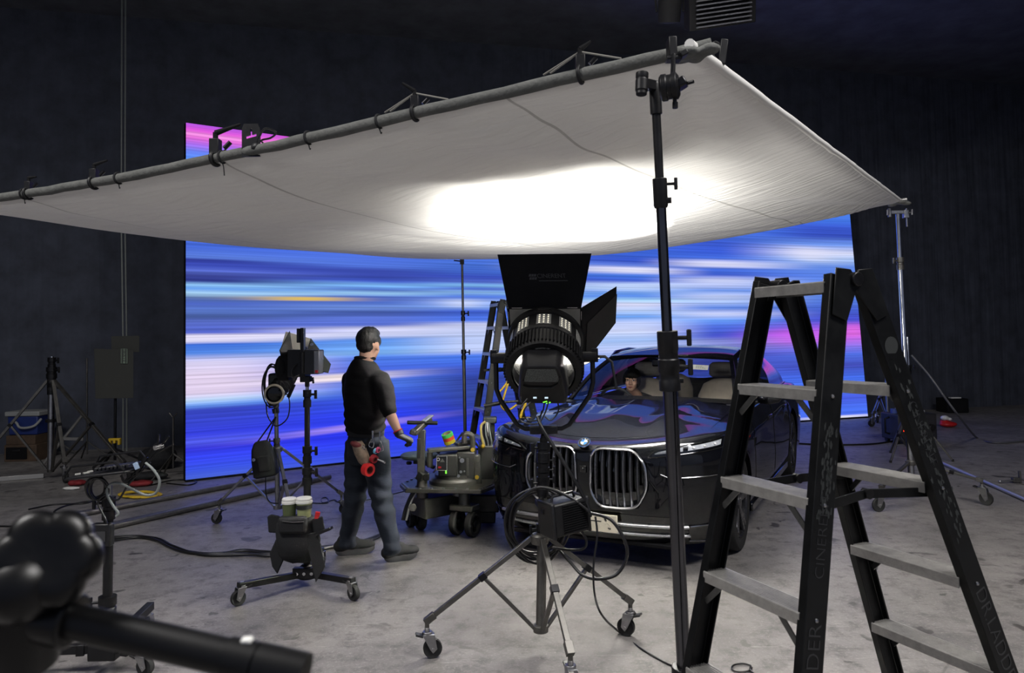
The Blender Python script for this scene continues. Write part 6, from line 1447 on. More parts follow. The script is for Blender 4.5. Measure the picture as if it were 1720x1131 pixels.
m = M(); m.beam(A(104, 737, 10.1), A(140, 738, 10.1), .03, .04); m.build('cross_arm', K_ALU, t, .003)
lump('dark_bundle', 246, 787, .6, .4, .30, K_FABRIC, 'heap of dark bags on the floor behind the tray stand', 'bag', 15)
# cables hanging down the drape
for k, (xa, xb) in enumerate(((213, 216), (219, 222))):
    m = M(); d_ = 11.0; m.tube([V((A(xa, 100, d_).x, d_ - .15, 7.0)), V((A(xa, 300, d_).x, d_ - .15, 3.5)), V((A(xb, 560, d_).x, d_ - .15, 1.6)), V((A(xb, 700, d_).x, d_ - .15, .1))], .012, 6); tag(m.build('hanging_cable', K_GREYCABLE), ('grey cable hanging down the left drape, left of two', 'grey cable hanging down the left drape, right of two')[k], 'cable')
# ------------------------------------------------------------------ people
M_SKIN = mat('skin', C(212, 168, 144), .5, 0, .06, 10); M_HAIR = mat('black_hair', C(7, 6, 6), .55, 0, .3, 40, .6, 160, stretch=(1, 1, .3), spec=.3)
M_SWEAT = mat('black_sweatshirt', C(15, 14, 16), .95, 0, .15, 10, .7, 9, spec=.2, stretch=(1, 1, 1.6)); M_TROUS = mat('charcoal_trousers', C(31, 36, 45), .9, 0, .15, 10, .8, 8, spec=.25, stretch=(1, 1, 2.2))
M_SHOE = mat('black_shoe', C(15, 15, 17), .85, 0, .2, 30); M_SOLE = mat('grey_black_sole', C(64, 64, 66), .8, 0, .1, 30); M_GLOVE = mat('black_work_glove', C(26, 27, 30), .6, 0, .25, 30, .3, 90)
M_EYEW = mat('eye_white', C(205, 200, 196), .3); M_IRIS = mat('dark_iris', C(24, 18, 16), .25); M_LIP = mat('lips', C(168, 98, 90), .45); M_BROW = mat('eyebrow_hair', C(30, 24, 22), .7)
def head_geo(m, c, fwd, up, s=1.0, neck_to=None):
    """skull, jaw, nose, ears and brow of a head centred at c (height about .235)"""
    f = V(fwd).normalized(); u = V(up); u = (u - f * u.dot(f)).normalized(); l = u.cross(f)
    R = Matrix((f, l, u)).transposed(); P = lambda a, b, h: c + f * a * s + l * b * s + u * h * s
    m.ball(P(-.012, 0, .028), (.098 * s, .077 * s, .088 * s), 20, R)
    m.ball(P(.030, 0, -.045), (.062 * s, .058 * s, .070 * s), 18, R)
    m.ball(P(.056, 0, -.088), (.030 * s, .034 * s, .026 * s), 14, R)
    for sd in (-1, 1):
        m.ball(P(.052, sd * .036, -.028), (.034 * s, .026 * s, .034 * s), 12, R)
        m.ball(P(.066, sd * .032, .022), (.022 * s, .030 * s, .012 * s), 12, R)
        m.ball(P(-.006, sd * .078, -.012), (.020 * s, .009 * s, .033 * s), 12, R)
        m.ball(P(.090, sd * .011, -.036), (.013 * s, .010 * s, .010 * s), 10, R)
    m.cyl(P(.080, 0, .018), P(.099, 0, -.032), .008 * s, .013 * s, 12); m.ball(P(.100, 0, -.032), (.014 * s, .013 * s, .011 * s), 12, R)
    m.ball(P(.082, 0, -.060), (.015 * s, .024 * s, .008 * s), 12, R); m.ball(P(.080, 0, -.071), (.014 * s, .020 * s, .008 * s), 12, R)
    if neck_to is not None:
        loft(m, [(P(-.02, 0, -.03), .054 * s, .056 * s), (P(-.022, 0, -.09), .052 * s, .054 * s), (V(neck_to), .062 * s, .058 * s)], 18, up=f)
    return P, R
# ---- standing crew member
D0 = 5.60
pp = lambda x_, y_, dd=0.0: A(x_, y_, D0 + dd)
phi = math.radians(52); FW = V((math.sin(phi), math.cos(phi), 0)); RT_ = V((math.cos(phi), -math.sin(phi), 0)); UP = V((0, 0, 1))
fR, fL = G(646, 945), G(564, 934)
person = thing('person', 'standing person in black sweatshirt and dark trousers, seen from behind, tape on the belt', 'person', V(((fR.x + fL.x) / 2, (fR.y + fL.y) / 2, 0)))
chest, waist, pelv = pp(612, 648), pp(613, 705), pp(616, 740); neckb = pp(612, 604)
shR, elR, wrR = pp(642, 630, -.15), pp(652, 688, -.20), pp(671, 730, -.22)
shL, elL, wrL = pp(588, 628, .15), pp(592, 690, .24), pp(622, 728, .36)
hipR, hipL = pp(629, 752, -.075), pp(604, 752, .075); knR, anR = pp(641, 838, -.10), pp(658, 918, -.14); knL, anL = pp(596, 838, .04), pp(584, 908, .10)
hf = V((.26, .96, -.03)).normalized(); hc = pp(619, 580, 0)
b = M(); Pf, Rh = head_geo(b, hc, hf, V((0.05, 0, 1)), 1.06, neckb + V((0, 0, -.02)))
loft(b, [(pelv + V((0, 0, -.04)), .15, .10, RT_), (waist, .135, .095, RT_), (chest, .155, .10, RT_), (pp(612, 626), .13, .075, RT_), (neckb, .06, .06, RT_)], 20)
for sh, el, wr in ((shR, elR, wrR), (shL, elL, wrL)):
    loft(b, [(sh - (sh - chest) * .3 + V((0, 0, -.03)), .040, .040), (sh.lerp(el, .5), .040, .040), (el, .040, .040), (el.lerp(wr, .3), .043, .040), (wr, .029, .026)], 14, up=FW)
for h_, k_, a_ in ((hipR, knR, anR), (hipL, knL, anL)):
    loft(b, [(h_ + V((0, 0, .05)), .075, .075), (h_.lerp(k_, .3), .075, .075), (k_, .052, .052), (k_.lerp(a_, .3), .052, .052), (a_, .036, .036), (a_ + V((0, 0, -.05)), .036, .045)], 14, up=FW)
organic(b, .010, 5).build('body', M_SKIN, person, smooth=80)
# hair
q = M(); q.ball(Pf(-.022, 0, .045), (.102, .084, .088), 20, Rh); q.ball(Pf(-.055, 0, -.002), (.056, .068, .062), 18, Rh); q.ball(Pf(.035, .0, .085), (.066, .070, .040), 16, Rh); q.ball(Pf(-.01, -.01, .10), (.08, .06, .034), 14, Rh)
for sd in (-1, 1): q.ball(Pf(.012, sd * .066, .03), (.05, .018, .042), 12, Rh)
hm = organic(q, .008, 4)
for p in hm.v: 
    d = p - hc; p += d.normalized() * .006 * mnoise.noise(V((d.x * 60, d.y * 60, d.z * 18)))
hm.build('hair', M_HAIR, person, smooth=80)
# sweatshirt
q = M()
loft(q, [(pp(614, 727), .168, .125, RT_), (pp(614, 722), .182, .137, RT_), (pp(613, 708), .190, .142, RT_), (pp(612, 680), .195, .142, RT_), (pp(611, 650), .198, .135, RT_), (pp(611, 630), .198, .118, RT_), (pp(611, 617), .168, .100, RT_), (pp(612, 605), .085, .08, RT_), (pp(613, 602), .068, .068, RT_)], 28)
for sh, el, wr in ((shR, elR, wrR), (shL, elL, wrL)):
    cuff = el.lerp(wr, .10); dq = (cuff - el)
    loft(q, [(sh + V((0, 0, .004)) - (sh - chest) * .35, .070, .072), (sh + V((0, 0, -.03)) - (sh - chest) * .10, .074, .078), (sh.lerp(el, .45), .070, .072), (sh.lerp(el, .75), .068, .067), (el, .064, .061), (cuff, .057, .055), (cuff + dq.normalized() * .03, .050, .048)], 20, up=FW)
sw = organic(q, .011, 10)
for p in sw.v:   # soft folds at waist and elbow
    d = p - chest; a = 0.006 * math.sin(p.z * 70 + 7 * mnoise.noise(p * 4) + d.dot(RT_) * 14) * (sstep(.0, -.32, d.z) * .7 + .3) ; n_ = V((d.x, d.y, 0)); n_ = n_.normalized() if n_.length > 1e-4 else n_; p += n_ * a
sw.build('sweatshirt', M_SWEAT, person, smooth=80)
q = M(); nb = pp(613, 603); q.torus(nb + V((0, 0, .004)), V((0.05, 0.1, 1)), .070, .013, 32, 8); q.build('collar', M_SWEAT, person, smooth=80)
q = M(); loft(q, [(pp(614, 731), .166, .128, RT_), (pp(614, 722), .172, .132, RT_)], 28); q.build('belt', K_FABRIC, person)
# trousers
q = M(); loft(q, [(pp(614, 728), .158, .122, RT_), (pp(615, 742), .172, .132, RT_), (pp(616, 762), .176, .138, RT_), (pp(617, 778), .15, .12, RT_)], 24)
for h_, k_, a_, f0 in ((hipR, knR, anR, fR), (hipL, knL, anL, fL)):
    loft(q, [(h_ + V((0, 0, .05)), .105, .11), (h_.lerp(k_, .25), .108, .108), (h_.lerp(k_, .6), .092, .094), (k_, .078, .082), (k_.lerp(a_, .3), .078, .080), (k_.lerp(a_, .7), .066, .068), (a_ + V((0, 0, .035)), .060, .064), (a_ + V((0, 0, -.01)), .060, .064), (a_ + V((0, 0, -.044)), .063, .067), (a_ + V((0, 0, -.058)), .05, .055)], 20, up=FW)
tr_ = organic(q, .011, 6)
for p in tr_.v:
    w_ = math.exp(-((p.z - .50) / .16) ** 2) * .8 + math.exp(-((p.z - .14) / .07) ** 2) + .25
    d = V((math.sin(p.z * 55 + 9 * p.x + 5 * mnoise.noise(p * 5)), 0, 0)); c_ = (knR if (p - knR).length < (p - knL).length else knL); n_ = V((p.x - c_.x, p.y - c_.y, 0)); 
    if n_.length > 1e-4: p += n_.normalized() * .006 * w_ * d.x
tr_.build('trousers', M_TROUS, person, smooth=80)
# shoes
for heel, toe, an in ((fR, G(700, 937), anR), (fL, G(629, 927), anL)):
    heel.z = 0; toe.z = 0; d = (toe - heel); L_ = d.length; d.normalize(); sd = V((-d.y, d.x, 0))
    q = M(); R_ = Matrix((d, sd, UP)).transposed(); P_ = lambda a, b_, h: heel + d * a * L_ + sd * b_ + UP * h
    q.ball(P_(.18, 0, .070), (.075, .042, .056), 16, R_); q.ball(P_(.45, 0, .070), (.10, .042, .052), 16, R_); q.ball(P_(.74, 0, .062), (.088, .047, .042), 16, R_); q.ball(P_(.20, 0, .11), (.05, .042, .05), 16, R_); q.ball(P_(.40, 0, .105), (.065, .034, .036), 14, R_)
    sh = organic(q, .008, 4).build('shoe', M_SHOE, person, smooth=80)
    q = M(); rs = []
    for h, g_ in ((0, .94), (.012, 1.0), (.034, 1.0), (.044, .95)):
        ring = []
        for k in range(36):
            a = 2 * PI * k / 36; x_ = .5 + .51 * math.cos(a) * g_; w_ = (.046 + .008 * math.cos(a)) * g_ * (1 - .22 * math.exp(-((x_ - .42) / .16) ** 2)); rise = .018 * sstep(.72, 1.0, x_) + .012 * sstep(.12, 0, x_)
            ring.append(P_(x_, math.copysign(abs(math.sin(a)) ** .8, math.sin(a)) * w_, h + rise))
        rs.append(ring)
    q.rings(rs); q.build('sole', M_SOLE, sh, smooth=50)
    q = M()
    for k in range(4): q.tube([P_(.42 + .06 * k, -.022, .102 - .008 * k), P_(.44 + .06 * k, 0, .108 - .009 * k), P_(.42 + .06 * k, .022, .102 - .008 * k)], .003, 5)
    q.build('laces', K_FABRIC, sh)['kind'] = 'stuff'
# gloved hands
def hand(m, wr, pdir, pal, side, curl=.5, s=1.0):
    """pdir: wrist to knuckles, pal: palm normal, side: towards the thumb"""
    pd = V(pdir).normalized(); pn_ = V(pal); pn_ = (pn_ - pd * pn_.dot(pd)).normalized(); sd = pn_.cross(pd); sd = sd if sd.dot(V(side)) > 0 else -sd
    loft(m, [(wr - pd * .02 * s, .028 * s, .022 * s, sd), (wr + pd * .02 * s, .034 * s, .021 * s, sd), (wr + pd * .06 * s, .043 * s, .019 * s, sd), (wr + pd * .095 * s, .041 * s, .015 * s, sd)], 16)
    for k, (off, ln) in enumerate(((.030, .072), (.010, .080), (-.011, .074), (-.030, .058))):
        p = wr + (pd * (.088 - .004 * abs(k - 1)) + sd * off) * s; pts = [p - pd * .02 * s]; d = pd.copy(); a = 0
        pts.append(p)
        for seg, c_ in ((.45, 1), (.32, 1.1), (.23, .7)):
            a += curl * c_ * (1 + .12 * k); d2 = pd * math.cos(a) + pn_ * math.sin(a); p = p + d2 * ln * seg * s; pts.append(p)
        m.tube(pts, [.011 * s, .0112 * s, .0104 * s, .0095 * s, .0080 * s], 10)
    p = wr + (pd * .025 + sd * .030) * s; t1 = p + (pd * .022 + sd * .026 + pn_ * .012) * s; t2 = t1 + (pd * .028 + sd * .008 + pn_ * .016) * s; t3 = t2 + (pd * .020 - sd * .004 + pn_ * .010) * s
    m.tube([p - sd * .015 * s, p, t1, t2, t3], [.013 * s, .0135 * s, .0125 * s, .0108 * s, .0088 * s], 10)
q = M(); dR = (wrR - elR).normalized(); hand(q, wrR + dR * .01, (dR * .45 + FW * .85 + V((.1, 0, -.1))), V((.1, .3, -1)), V((-.5, .6, .2)), 1.0, 1.05)
gl = organic(q, .0045, 2).build('glove', M_GLOVE, person, smooth=80)
q = M(); x, y, z = frame(dR); q.cyl(wrR - dR * .028, wrR + dR * .006, .036, .034, 20); q.build('glove_cuff', M_GLOVE, gl, .003); q = M(); q.torus(wrR - dR * .028, dR, .034, .005, 24, 6); q.build('red_cuff_edge', K_RED, gl)
q = M(); dL = (wrL - elL).normalized(); hand(q, wrL + dL * .01, (dL * .5 + FW * .8), V((.1, -.3, -1)), V((.5, -.6, .2)), .6, 1.05); organic(q, .0045, 2).build('glove', M_GLOVE, person, smooth=80)
# things on the belt
bp_ = lambda x_, y_, dd=-.17: A(x_, y_, D0 + dd)
pc = bp_(606, 765, -.19); t = thing('belt_pouch', 'worn beige and red tool pouch hanging at the back of the belt', 'pouch', pc)
q = M(); rs = []
for (x_, y_, w_, d_) in ((601, 742, .030, .03), (602, 748, .045, .045), (607, 762, .05, .05), (613, 776, .045, .045), (616, 783, .022, .03)):
    c_ = bp_(x_, y_, -.19); rs.append([c_ + V((w_ * math.cos(a), d_ * math.sin(a), .004 * math.sin(3 * a))) for a in [2 * PI * k / 20 for k in range(20)]])
q.rings(rs); pb_ = q.build('pouch_body', mat('worn_beige_canvas', C(128, 112, 96), .8, 0, .35, 30), t, smooth=70)
q = M(); q.ball(bp_(598, 747, -.215), (.045, .03, .022), 14, Matrix.Rotation(.35, 3, 'Y')); q.build('red_flap', mat('dark_red_cloth', C(98, 36, 40), .8, 0, .3, 30), pb_); q = M(); q.torus(bp_(611, 752, -.245), V((1, -.4, .3)), .014, .003, 18, 6); q.build('ring', K_CHROME, pb_)
q = M(); q.beam(bp_(625, 733, -.15), bp_(612, 752, -.19), .03, .008); q.build('belt_loop', K_FABRIC, t, .002)
def tape(px, py, dd, R_, w_, axis, mt, label, name='tape_roll', grp=None):
    c_ = bp_(px, py, dd); t = thing(name, label, 'tape', c_, group=grp); m = M(); m.lathe([(R_ * .62, -w_ / 2), (R_, -w_ / 2), (R_, w_ / 2), (R_ * .62, w_ / 2)], c_, axis, 36, False, True); m.build('tape', mt, t, .001, smooth=40)
    m = M(); m.lathe([(R_ * .56, -w_ / 2), (R_ * .62, -w_ / 2), (R_ * .62, w_ / 2), (R_ * .56, w_ / 2)], c_, axis, 36, False, True); m.build('core', mat('cardboard_core' + str(px), C(120, 40, 36), .8), t, smooth=40); return t
M_REDT = mat('red_cloth_tape', C(200, 34, 38), .45, 0, .08, 20)
tape(618, 789, -.22, .047, .048, V((-.75, .62, .1)), M_REDT, 'red roll of cloth tape hanging lowest from the belt of the standing person')
tape(628, 771, -.21, .030, .034, V((-.75, .55, .4)), mat('dark_red_tape', C(150, 26, 40), .5), 'dark red tape roll hanging just above the larger red roll')
tape(631, 758, -.21, .020, .016, V((-.8, .5, .3)), mat('light_blue_tape', C(120, 190, 225), .5), 'small light blue tape roll on the belt cord')
tape(635, 756, -.21, .020, .018, V((-.8, .5, .3)), mat('pink_tape', C(226, 84, 130), .5), 'small pink tape roll on the belt cord')
for pts, lb in ((((626, 727), (626, 736), (628, 745), (626, 752), (620, 750), (621, 743), (626, 742)), 'silver key clip on the belt, left of two'), (((638, 728), (638, 738), (642, 746), (644, 756), (638, 757), (638, 746)), 'silver carabiner on the belt, right of two')):
    m = M(); m.tube(spline([bp_(x_, y_, -.20) for x_, y_ in pts], 5), .0045, 8); m.cyl(bp_(pts[0][0], pts[0][1] - 3, -.19), bp_(pts[1][0], pts[1][1], -.20), .008, n=12); tag(m.build('carabiner', K_CHROME), lb, 'carabiner')
m = M(); m.tube(spline([bp_(626, 750, -.2), bp_(622, 768, -.2), bp_(628, 775, -.2), bp_(634, 762, -.2), bp_(630, 750, -.2)], 6), .003, 6); m.build('tape_cord', K_FABRIC, person)
m = M(); m.cyl(bp_(634, 772, -.22), bp_(646, 777, -.22), .006); m.ball(bp_(646, 777, -.22), .009, 8); tag(m.build('hex_key', K_CHROME), 'small chrome tool poking out beside the red tape rolls', 'tool')

# ---- driver
dv = thing('person', 'driver with a black fringe looking out through the windscreen of the dark car', 'person', cw(-1.85, -.43, .55))
hcd = cw(-1.66, -.45, 1.178); dirn = (CAM - hcd); dirn.z -= .12; hfd = (dirn.normalized() + V((-.16, 0, 0))).normalized()
b = M(); nk = cw(-1.80, -.44, .99); Pf, Rh = head_geo(b, hcd, hfd, V((0.08, .0, 1)), 1.0, nk)
cr = (cw(0, 1, 0) - cw(0, 0, 0))
loft(b, [(cw(-1.86, -.43, .58), .16, .11, cr), (cw(-1.86, -.43, .75), .15, .10, cr), (cw(-1.84, -.43, .90), .18, .10, cr), (cw(-1.82, -.43, .965), .15, .08, cr), (nk, .06, .06, cr)], 20)
for s in (-1, 1):
    sh, el, wr = cw(-1.82, -.43 + s * .19, .92), cw(-1.66, -.46 + s * .26, .72), cw(-1.45, -.52 + s * .175, .89)
    loft(b, [(sh, .05, .05), (el, .042, .042), (wr, .028, .026)], 14, up=(0, 1, 0))
    hand(b, wr, cw(-1.3, -.52 + s * .17, 1.02) - wr, cw(-1.4, -.52 - s * .1, .86) - wr, V((0, 0, 1)), .7)
    h_, k_ = cw(-1.80, -.43 + s * .10, .58), cw(-1.38, -.43 + s * .15, .66); loft(b, [(h_, .085, .085), (k_, .06, .06), (cw(-1.12, -.43 + s * .13, .48), .045, .045)], 14, up=(0, 1, 0))
sk = organic(b, .0055, 3)
bo_ = sk.build('body', M_SKIN, dv, smooth=80)
for s in (-1, 1):
    e = Pf(.0865, s * .031, .004); q = M(); q.ball(e, (.007, .0155, .0062), 12, Rh); ey_ = q.build('eye', M_EYEW, bo_, smooth=80); q = M(); q.ball(e + hfd * .0045, (.0045, .0068, .0066), 10, Rh); q.build('iris', M_IRIS, ey_, smooth=80) if False else q.build('iris', M_IRIS, bo_, smooth=80)
    q = M(); q.tube([Pf(.0925, s * .014, .0105), Pf(.0935, s * .03, .0125), Pf(.086, s * .047, .007)], [.0012, .0016, .001], 6); q.build('eyelid', M_BROW, bo_)
    q = M(); q.tube([Pf(.093, s * .014, .026), Pf(.0925, s * .032, .031), Pf(.081, s * .052, .025)], [.0024, .003, .0014], 6); q.build('eyebrow', M_BROW, bo_)
q = M(); q.tube([Pf(.089, -.023, -.0655), Pf(.0985, -.008, -.0635), Pf(.0985, .008, -.0635), Pf(.089, .023, -.0655)], [.002, .0052, .0052, .002], 8); q.tube([Pf(.088, -.019, -.069), Pf(.0965, 0, -.0715), Pf(.088, .019, -.069)], [.002, .0055, .002], 8); q.build('lips', M_LIP, bo_, smooth=80)
q = M(); q.ball(Pf(-.02, 0, .045), (.108, .090, .092), 20, Rh); q.ball(Pf(-.05, 0, -.02), (.07, .082, .075), 18, Rh)
for k in range(9):
    t_ = -1 + 2 * k / 8; q.ball(Pf(.078 - .030 * t_ * t_, .066 * t_, .060 - .006 * (k % 2) - .01 * abs(t_)), (.024, .017, .036), 10, Rh)
for sd in (-1, 1): q.ball(Pf(.018, sd * .080, .008), (.045, .016, .062), 12, Rh)
organic(q, .006, 2).build('hair', M_HAIR, dv, smooth=80)
q = M(); loft(q, [(cw(-1.86, -.43, .60), .18, .13, cr), (cw(-1.86, -.43, .78), .18, .125, cr), (cw(-1.84, -.43, .91), .205, .115, cr), (cw(-1.82, -.43, .975), .16, .09, cr), (cw(-1.80, -.44, 1.0), .075, .07, cr)], 22)
for s in (-1, 1):
    sh, el, wr = cw(-1.82, -.43 + s * .19, .92), cw(-1.66, -.46 + s * .26, .72), cw(-1.45, -.52 + s * .175, .89)
    loft(q, [(sh, .07, .07), (el, .058, .058), (el.lerp(wr, .85), .042, .042)], 14, up=(0, 1, 0))
organic(q, .010, 4).build('jacket', mat('dark_jacket', C(34, 34, 40), .85, 0, .15, 12), dv, smooth=80)
# ------------------------------------------------------------------ camera dolly
M_OLV = mat('olive_grey_metal', C(84, 83, 78), .42, .45, .2, 10); M_OLVD = mat('dark_olive_metal', C(48, 48, 46), .45, .45, .2, 10)
Dd = 6.5
dp = lambda x_, y_, dd=0.0: A(x_, y_, Dd + dd)
dz0 = dp(750, 822).z
dl = thing('camera_dolly', 'olive grey camera dolly with a steering column and U-shaped handle, left of the car', 'camera dolly', V((dp(765, 870).x, Dd + .1, 0)))
def dbox(m, x0, y0, x1, y1, d0, d1):
    a = [dp(x0, y0, d0), dp(x1, y0, d0), dp(x1, y1, d0), dp(x0, y1, d0)]; m.rings([a, [p + V((0, d1 - d0, 0)) for p in a]])
# chassis, end block, deck plate
m = M(); dbox(m, 740, 832, 838, 862, .02, .40); dbox(m, 800, 840, 832, 880, .05, .35); m.build('chassis', M_OLVD, dl, .012)
m = M(); m.beam(dp(702, 852, -.12), dp(770, 840, .12), .26, .17); eb = m.build('end_block', M_OLV, dl, .012)
m = M(); m.cyl(dp(693, 853, -.24), dp(693, 853, -.28), .035, n=6); m.build('adjuster_nut', M_OLV, eb, .003)
zd = dp(750, 818).z
deck = [(-.52, -.05), (-.44, -.28), (.20, -.38), (.30, -.20), (.36, .35), (-.35, .45)]; oc = V((dp(772, 818).x, Dd + .05, zd))
m = M(); m.prism(deck, oc, (1, 0, 0), (0, 1, 0), (0, 0, .035)); dk = m.build('deck_plate', M_OLV, dl, .006)
m = M(); rnd = random.Random(4)
for k in range(36):
    t = k / 36 * 6; i = int(t); f = t - i; a, b_ = deck[i], deck[(i + 1) % 6]; p = oc + V((a[0] + (b_[0] - a[0]) * f, a[1] + (b_[1] - a[1]) * f, .036)) * 1.0; p = oc + (p - oc) * .95; p.z = zd + .036; m.cyl(p, p + V((0, 0, .008)), .012, n=8)
m.build('deck_studs', K_STEEL, dk)['kind'] = 'stuff'
m = M(); m.cyl(V((dp(778, 830).x, Dd - .1, zd - .05)), V((dp(778, 830).x, Dd - .1, zd)), .09, n=28); m.build('swivel_ring', K_STEEL, dl, .004)
# wheels
def dwheel(px, py, dd, R_, w_, ax_, par, nm='wheel'):
    c_ = dp(px, py, dd); c_.z = R_; ax_ = V(ax_).normalized(); m = M(); m.lathe([(R_ * .66, -w_ / 2), (R_ * .92, -w_ / 2), (R_, -w_ * .3), (R_, w_ * .3), (R_ * .92, w_ / 2), (R_ * .66, w_ / 2)], c_, ax_, 36, False, True); wh = m.build(nm, K_RUBBER, par)
    m = M(); m.lathe([(.0, -w_ * .3), (R_ * .26, -w_ * .45), (R_ * .26, w_ * .45), (0, w_ * .45)], c_, ax_, 18); x, y, z = frame(ax_)
    for k in range(5): a = 2 * PI * k / 5; d = x * math.cos(a) + y * math.sin(a); m.beam(c_ + d * R_ * .2, c_ + d * R_ * .7, w_ * .5, .022, ax_)
    m.build('hub', M_OLVD, wh); return c_
for px, dd, ax_ in ((768, -.16, (.9, -.42, 0)), (794, -.24, (.9, -.42, 0)), (690, .12, (.9, .42, 0)), (706, .02, (.9, .42, 0)), (823, .42, (1, 0, 0)), (730, .62, (1, 0, 0))):
    c_ = dwheel(px, 870, dd, .108 if px != 690 else .09, .06, ax_, dl)
m = M(); cA_ = dp(780, 852, -.20); m.box(cA_, (.22, .14, .05), Matrix.Rotation(-.43, 3, 'Z')); m.cyl(cA_, cA_ + V((0, .03, .14)), .05); m.build('wheel_truck', M_OLV, dl, .01)
m = M(); cB_ = dp(700, 858, .10); m.box(cB_, (.16, .14, .05), Matrix.Rotation(.43, 3, 'Z')); m.cyl(cB_, cB_ + V((0, .03, .10)), .04); m.build('wheel_truck', M_OLV, dl, .01)
# column with tee handle
cb_, ctp = dp(709, 828, -.14), dp(709, 716, -.14)
m = M(); m.cyl(cb_ + V((0, 0, -.04)), dp(709, 800, -.14), .052, .042, n=24); m.cyl(dp(709, 806, -.14), dp(709, 792, -.14), .035, n=20); m.build('column_foot', M_OLV, dl, .004)
m = M(); m.beam(dp(707, 805, -.14), dp(709, 722, -.14), .062, .062, (0, 1, 0)); co_ = m.build('steering_column', M_OLV, dl, .006)
m = M(); m.beam(dp(703, 770, -.20), dp(704, 737, -.20), .03, .03, (0, 1, 0)); m.build('column_latch', M_OLVD, co_, .004)
m = M(); m.beam(dp(706, 806, -.15), dp(712, 793, -.17), .09, .06); m.box(dp(716, 801, -.17), (.05, .05, .06)); m.build('lower_joint', M_OLVD, co_, .008)
m = M(); m.cyl(dp(684, 710, -.14), dp(735, 711, -.14), .017, n=18); m.build('tee_handle', K_BLACK, co_, .004)
m = M(); m.beam(dp(694, 729, -.22), dp(722, 703, -.06), .06, .045); m.beam(dp(693, 730, -.23), dp(695, 722, -.23), .09, .05); m.build('tilt_block', M_OLV, co_, .008)
m = M(); m.beam(dp(711, 708, -.14), dp(725, 698, -.06), .055, .012); tag(m.build('handheld_display', mat('pale_screen_device', C(190, 195, 200), .25, .1, .2, 40), None, .004), 'small pale device lying on top of the dolly steering handle', 'device')
# turret: drum, body, arms, U handle
bc_ = V((dp(763, 812).x, Dd + .02, zd + .035))
m = M(); m.lathe([(0, 0), (.22, 0), (.22, .03), (.20, .05), (.17, .055), (.17, .08), (0, .08)], bc_, (0, 0, 1), 40); m.build('turntable', M_OLV, dl)
m = M(); dbox(m, 736, 764, 768, 802, -.16, .14); dbox(m, 766, 760, 798, 806, -.10, .18); bd_ = m.build('turret_body', M_OLVD, dl, .012)
m = M(); dbox(m, 733, 766, 751, 791, -.19, -.165); pl_ = m.build('control_panel', K_PLASTIC, bd_, .004)
m = M(); a_ = [dp(x_, y_, -.192) for x_, y_ in ((733.5, 766.5), (750.5, 766.5), (750.5, 790.5), (733.5, 790.5))]; m.tube(a_, .0025, 4, True); m.build('panel_outline', K_WHITE, pl_)
m = M(); m.torus(dp(736, 772, -.193), (0, 1, 0), .012, .003, 18, 6); m.build('dial', K_WHITE, pl_)
m = M(); m.prism([(-.02, -.012), (.02, -.012), (0, .018)], dp(743, 774, -.191), (1, 0, 0), (0, 0, 1), (0, -.002, 0)); m.build('warning_triangle', mat('dim_grey_triangle', C(110, 110, 104), .5), pl_)
m = M(); dbox(m, 736, 784, 741, 787, -.194, -.19); m.build('red_mark', K_RED, pl_); m = M(); dbox(m, 748, 791, 750, 796, -.17, -.16); m.build('green_light', M_GREENLED, bd_)
for x_, y_, r_ in ((776, 774, .02), (772, 769, .008), (780, 792, .008), (774, 793, .012), (770, 800, .014)):
    m = M(); m.cyl(dp(x_, y_, -.11), dp(x_, y_, -.145), r_, n=14); m.build('knob', K_STEEL, bd_, .002)
m = M(); dbox(m, 783, 770, 787, 800, -.12, -.10); m.build('side_rib', M_OLV, bd_, .003)
m = M(); m.beam(dp(718, 757, -.12), dp(786, 751, -.02), .10, .03); m.beam(dp(752, 752, -.0), dp(792, 752, .08), .12, .035); ar = m.build('swing_arm', M_OLV, dl, .006)
m = M(); m.cyl(dp(722, 760, -.12), dp(722, 785, -.12), .026, n=18); m.build('arm_post', M_OLV, ar, .004)
m = M(); m.beam(dp(766, 748, .02), dp(790, 740, .06), .12, .045); m.build('arm_cover', M_OLVD, ar, .006)
m = M(); m.tube(spline([dp(780, 745, -.05), dp(780, 733, -.05), dp(784, 729, -.05), dp(791, 731, -.05), dp(794, 738, -.05), dp(794, 762, -.05)], 5), .024, 10); uh = m.build('u_handle', M_OLV, dl)
m = M(); m.beam(dp(799, 768, -.05), dp(803, 822, -.05), .07, .05, (0, 1, 0)); m.cyl(dp(799, 776, -.05), dp(799, 764, -.05), .042, n=20); m.build('side_post', M_OLV, dl, .008)
for x_, y_ in ((794, 756), (801, 802)):
    m = M(); m.cyl(dp(x_, y_, -.085), dp(x_, y_, -.09), .018, n=18); m.build('yellow_sticker', K_YELLOW, uh if y_ < 790 else dl)
m = M(); m.lathe([(0, -.02), (.15, -.02), (.165, -.005), (.165, .012), (.15, .022), (0, .022)], dp(704, 766, .16), (0, 0, 1), 40); seat_ = m.build('round_seat', mat('grey_green_pad', C(74, 86, 84), .6, 0, .1, 12), dl)
m = M(); dbox(m, 694, 771, 716, 780, .10, .22); m.cyl(dp(690, 778, .08), dp(684, 778, .04), .016, n=14); m.beam(dp(710, 776, .14), dp(730, 786, .1), .04, .03); m.build('seat_bracket', M_OLVD, seat_, .006)
m = M(); dbox(m, 812, 702, 834, 712, .2, .34); m.cyl(dp(823, 712, .27), dp(823, 758, .27), .045, n=18); dbox(m, 803, 750, 832, 818, .12, .4); m.build('rear_head', M_OLVD, dl, .008)
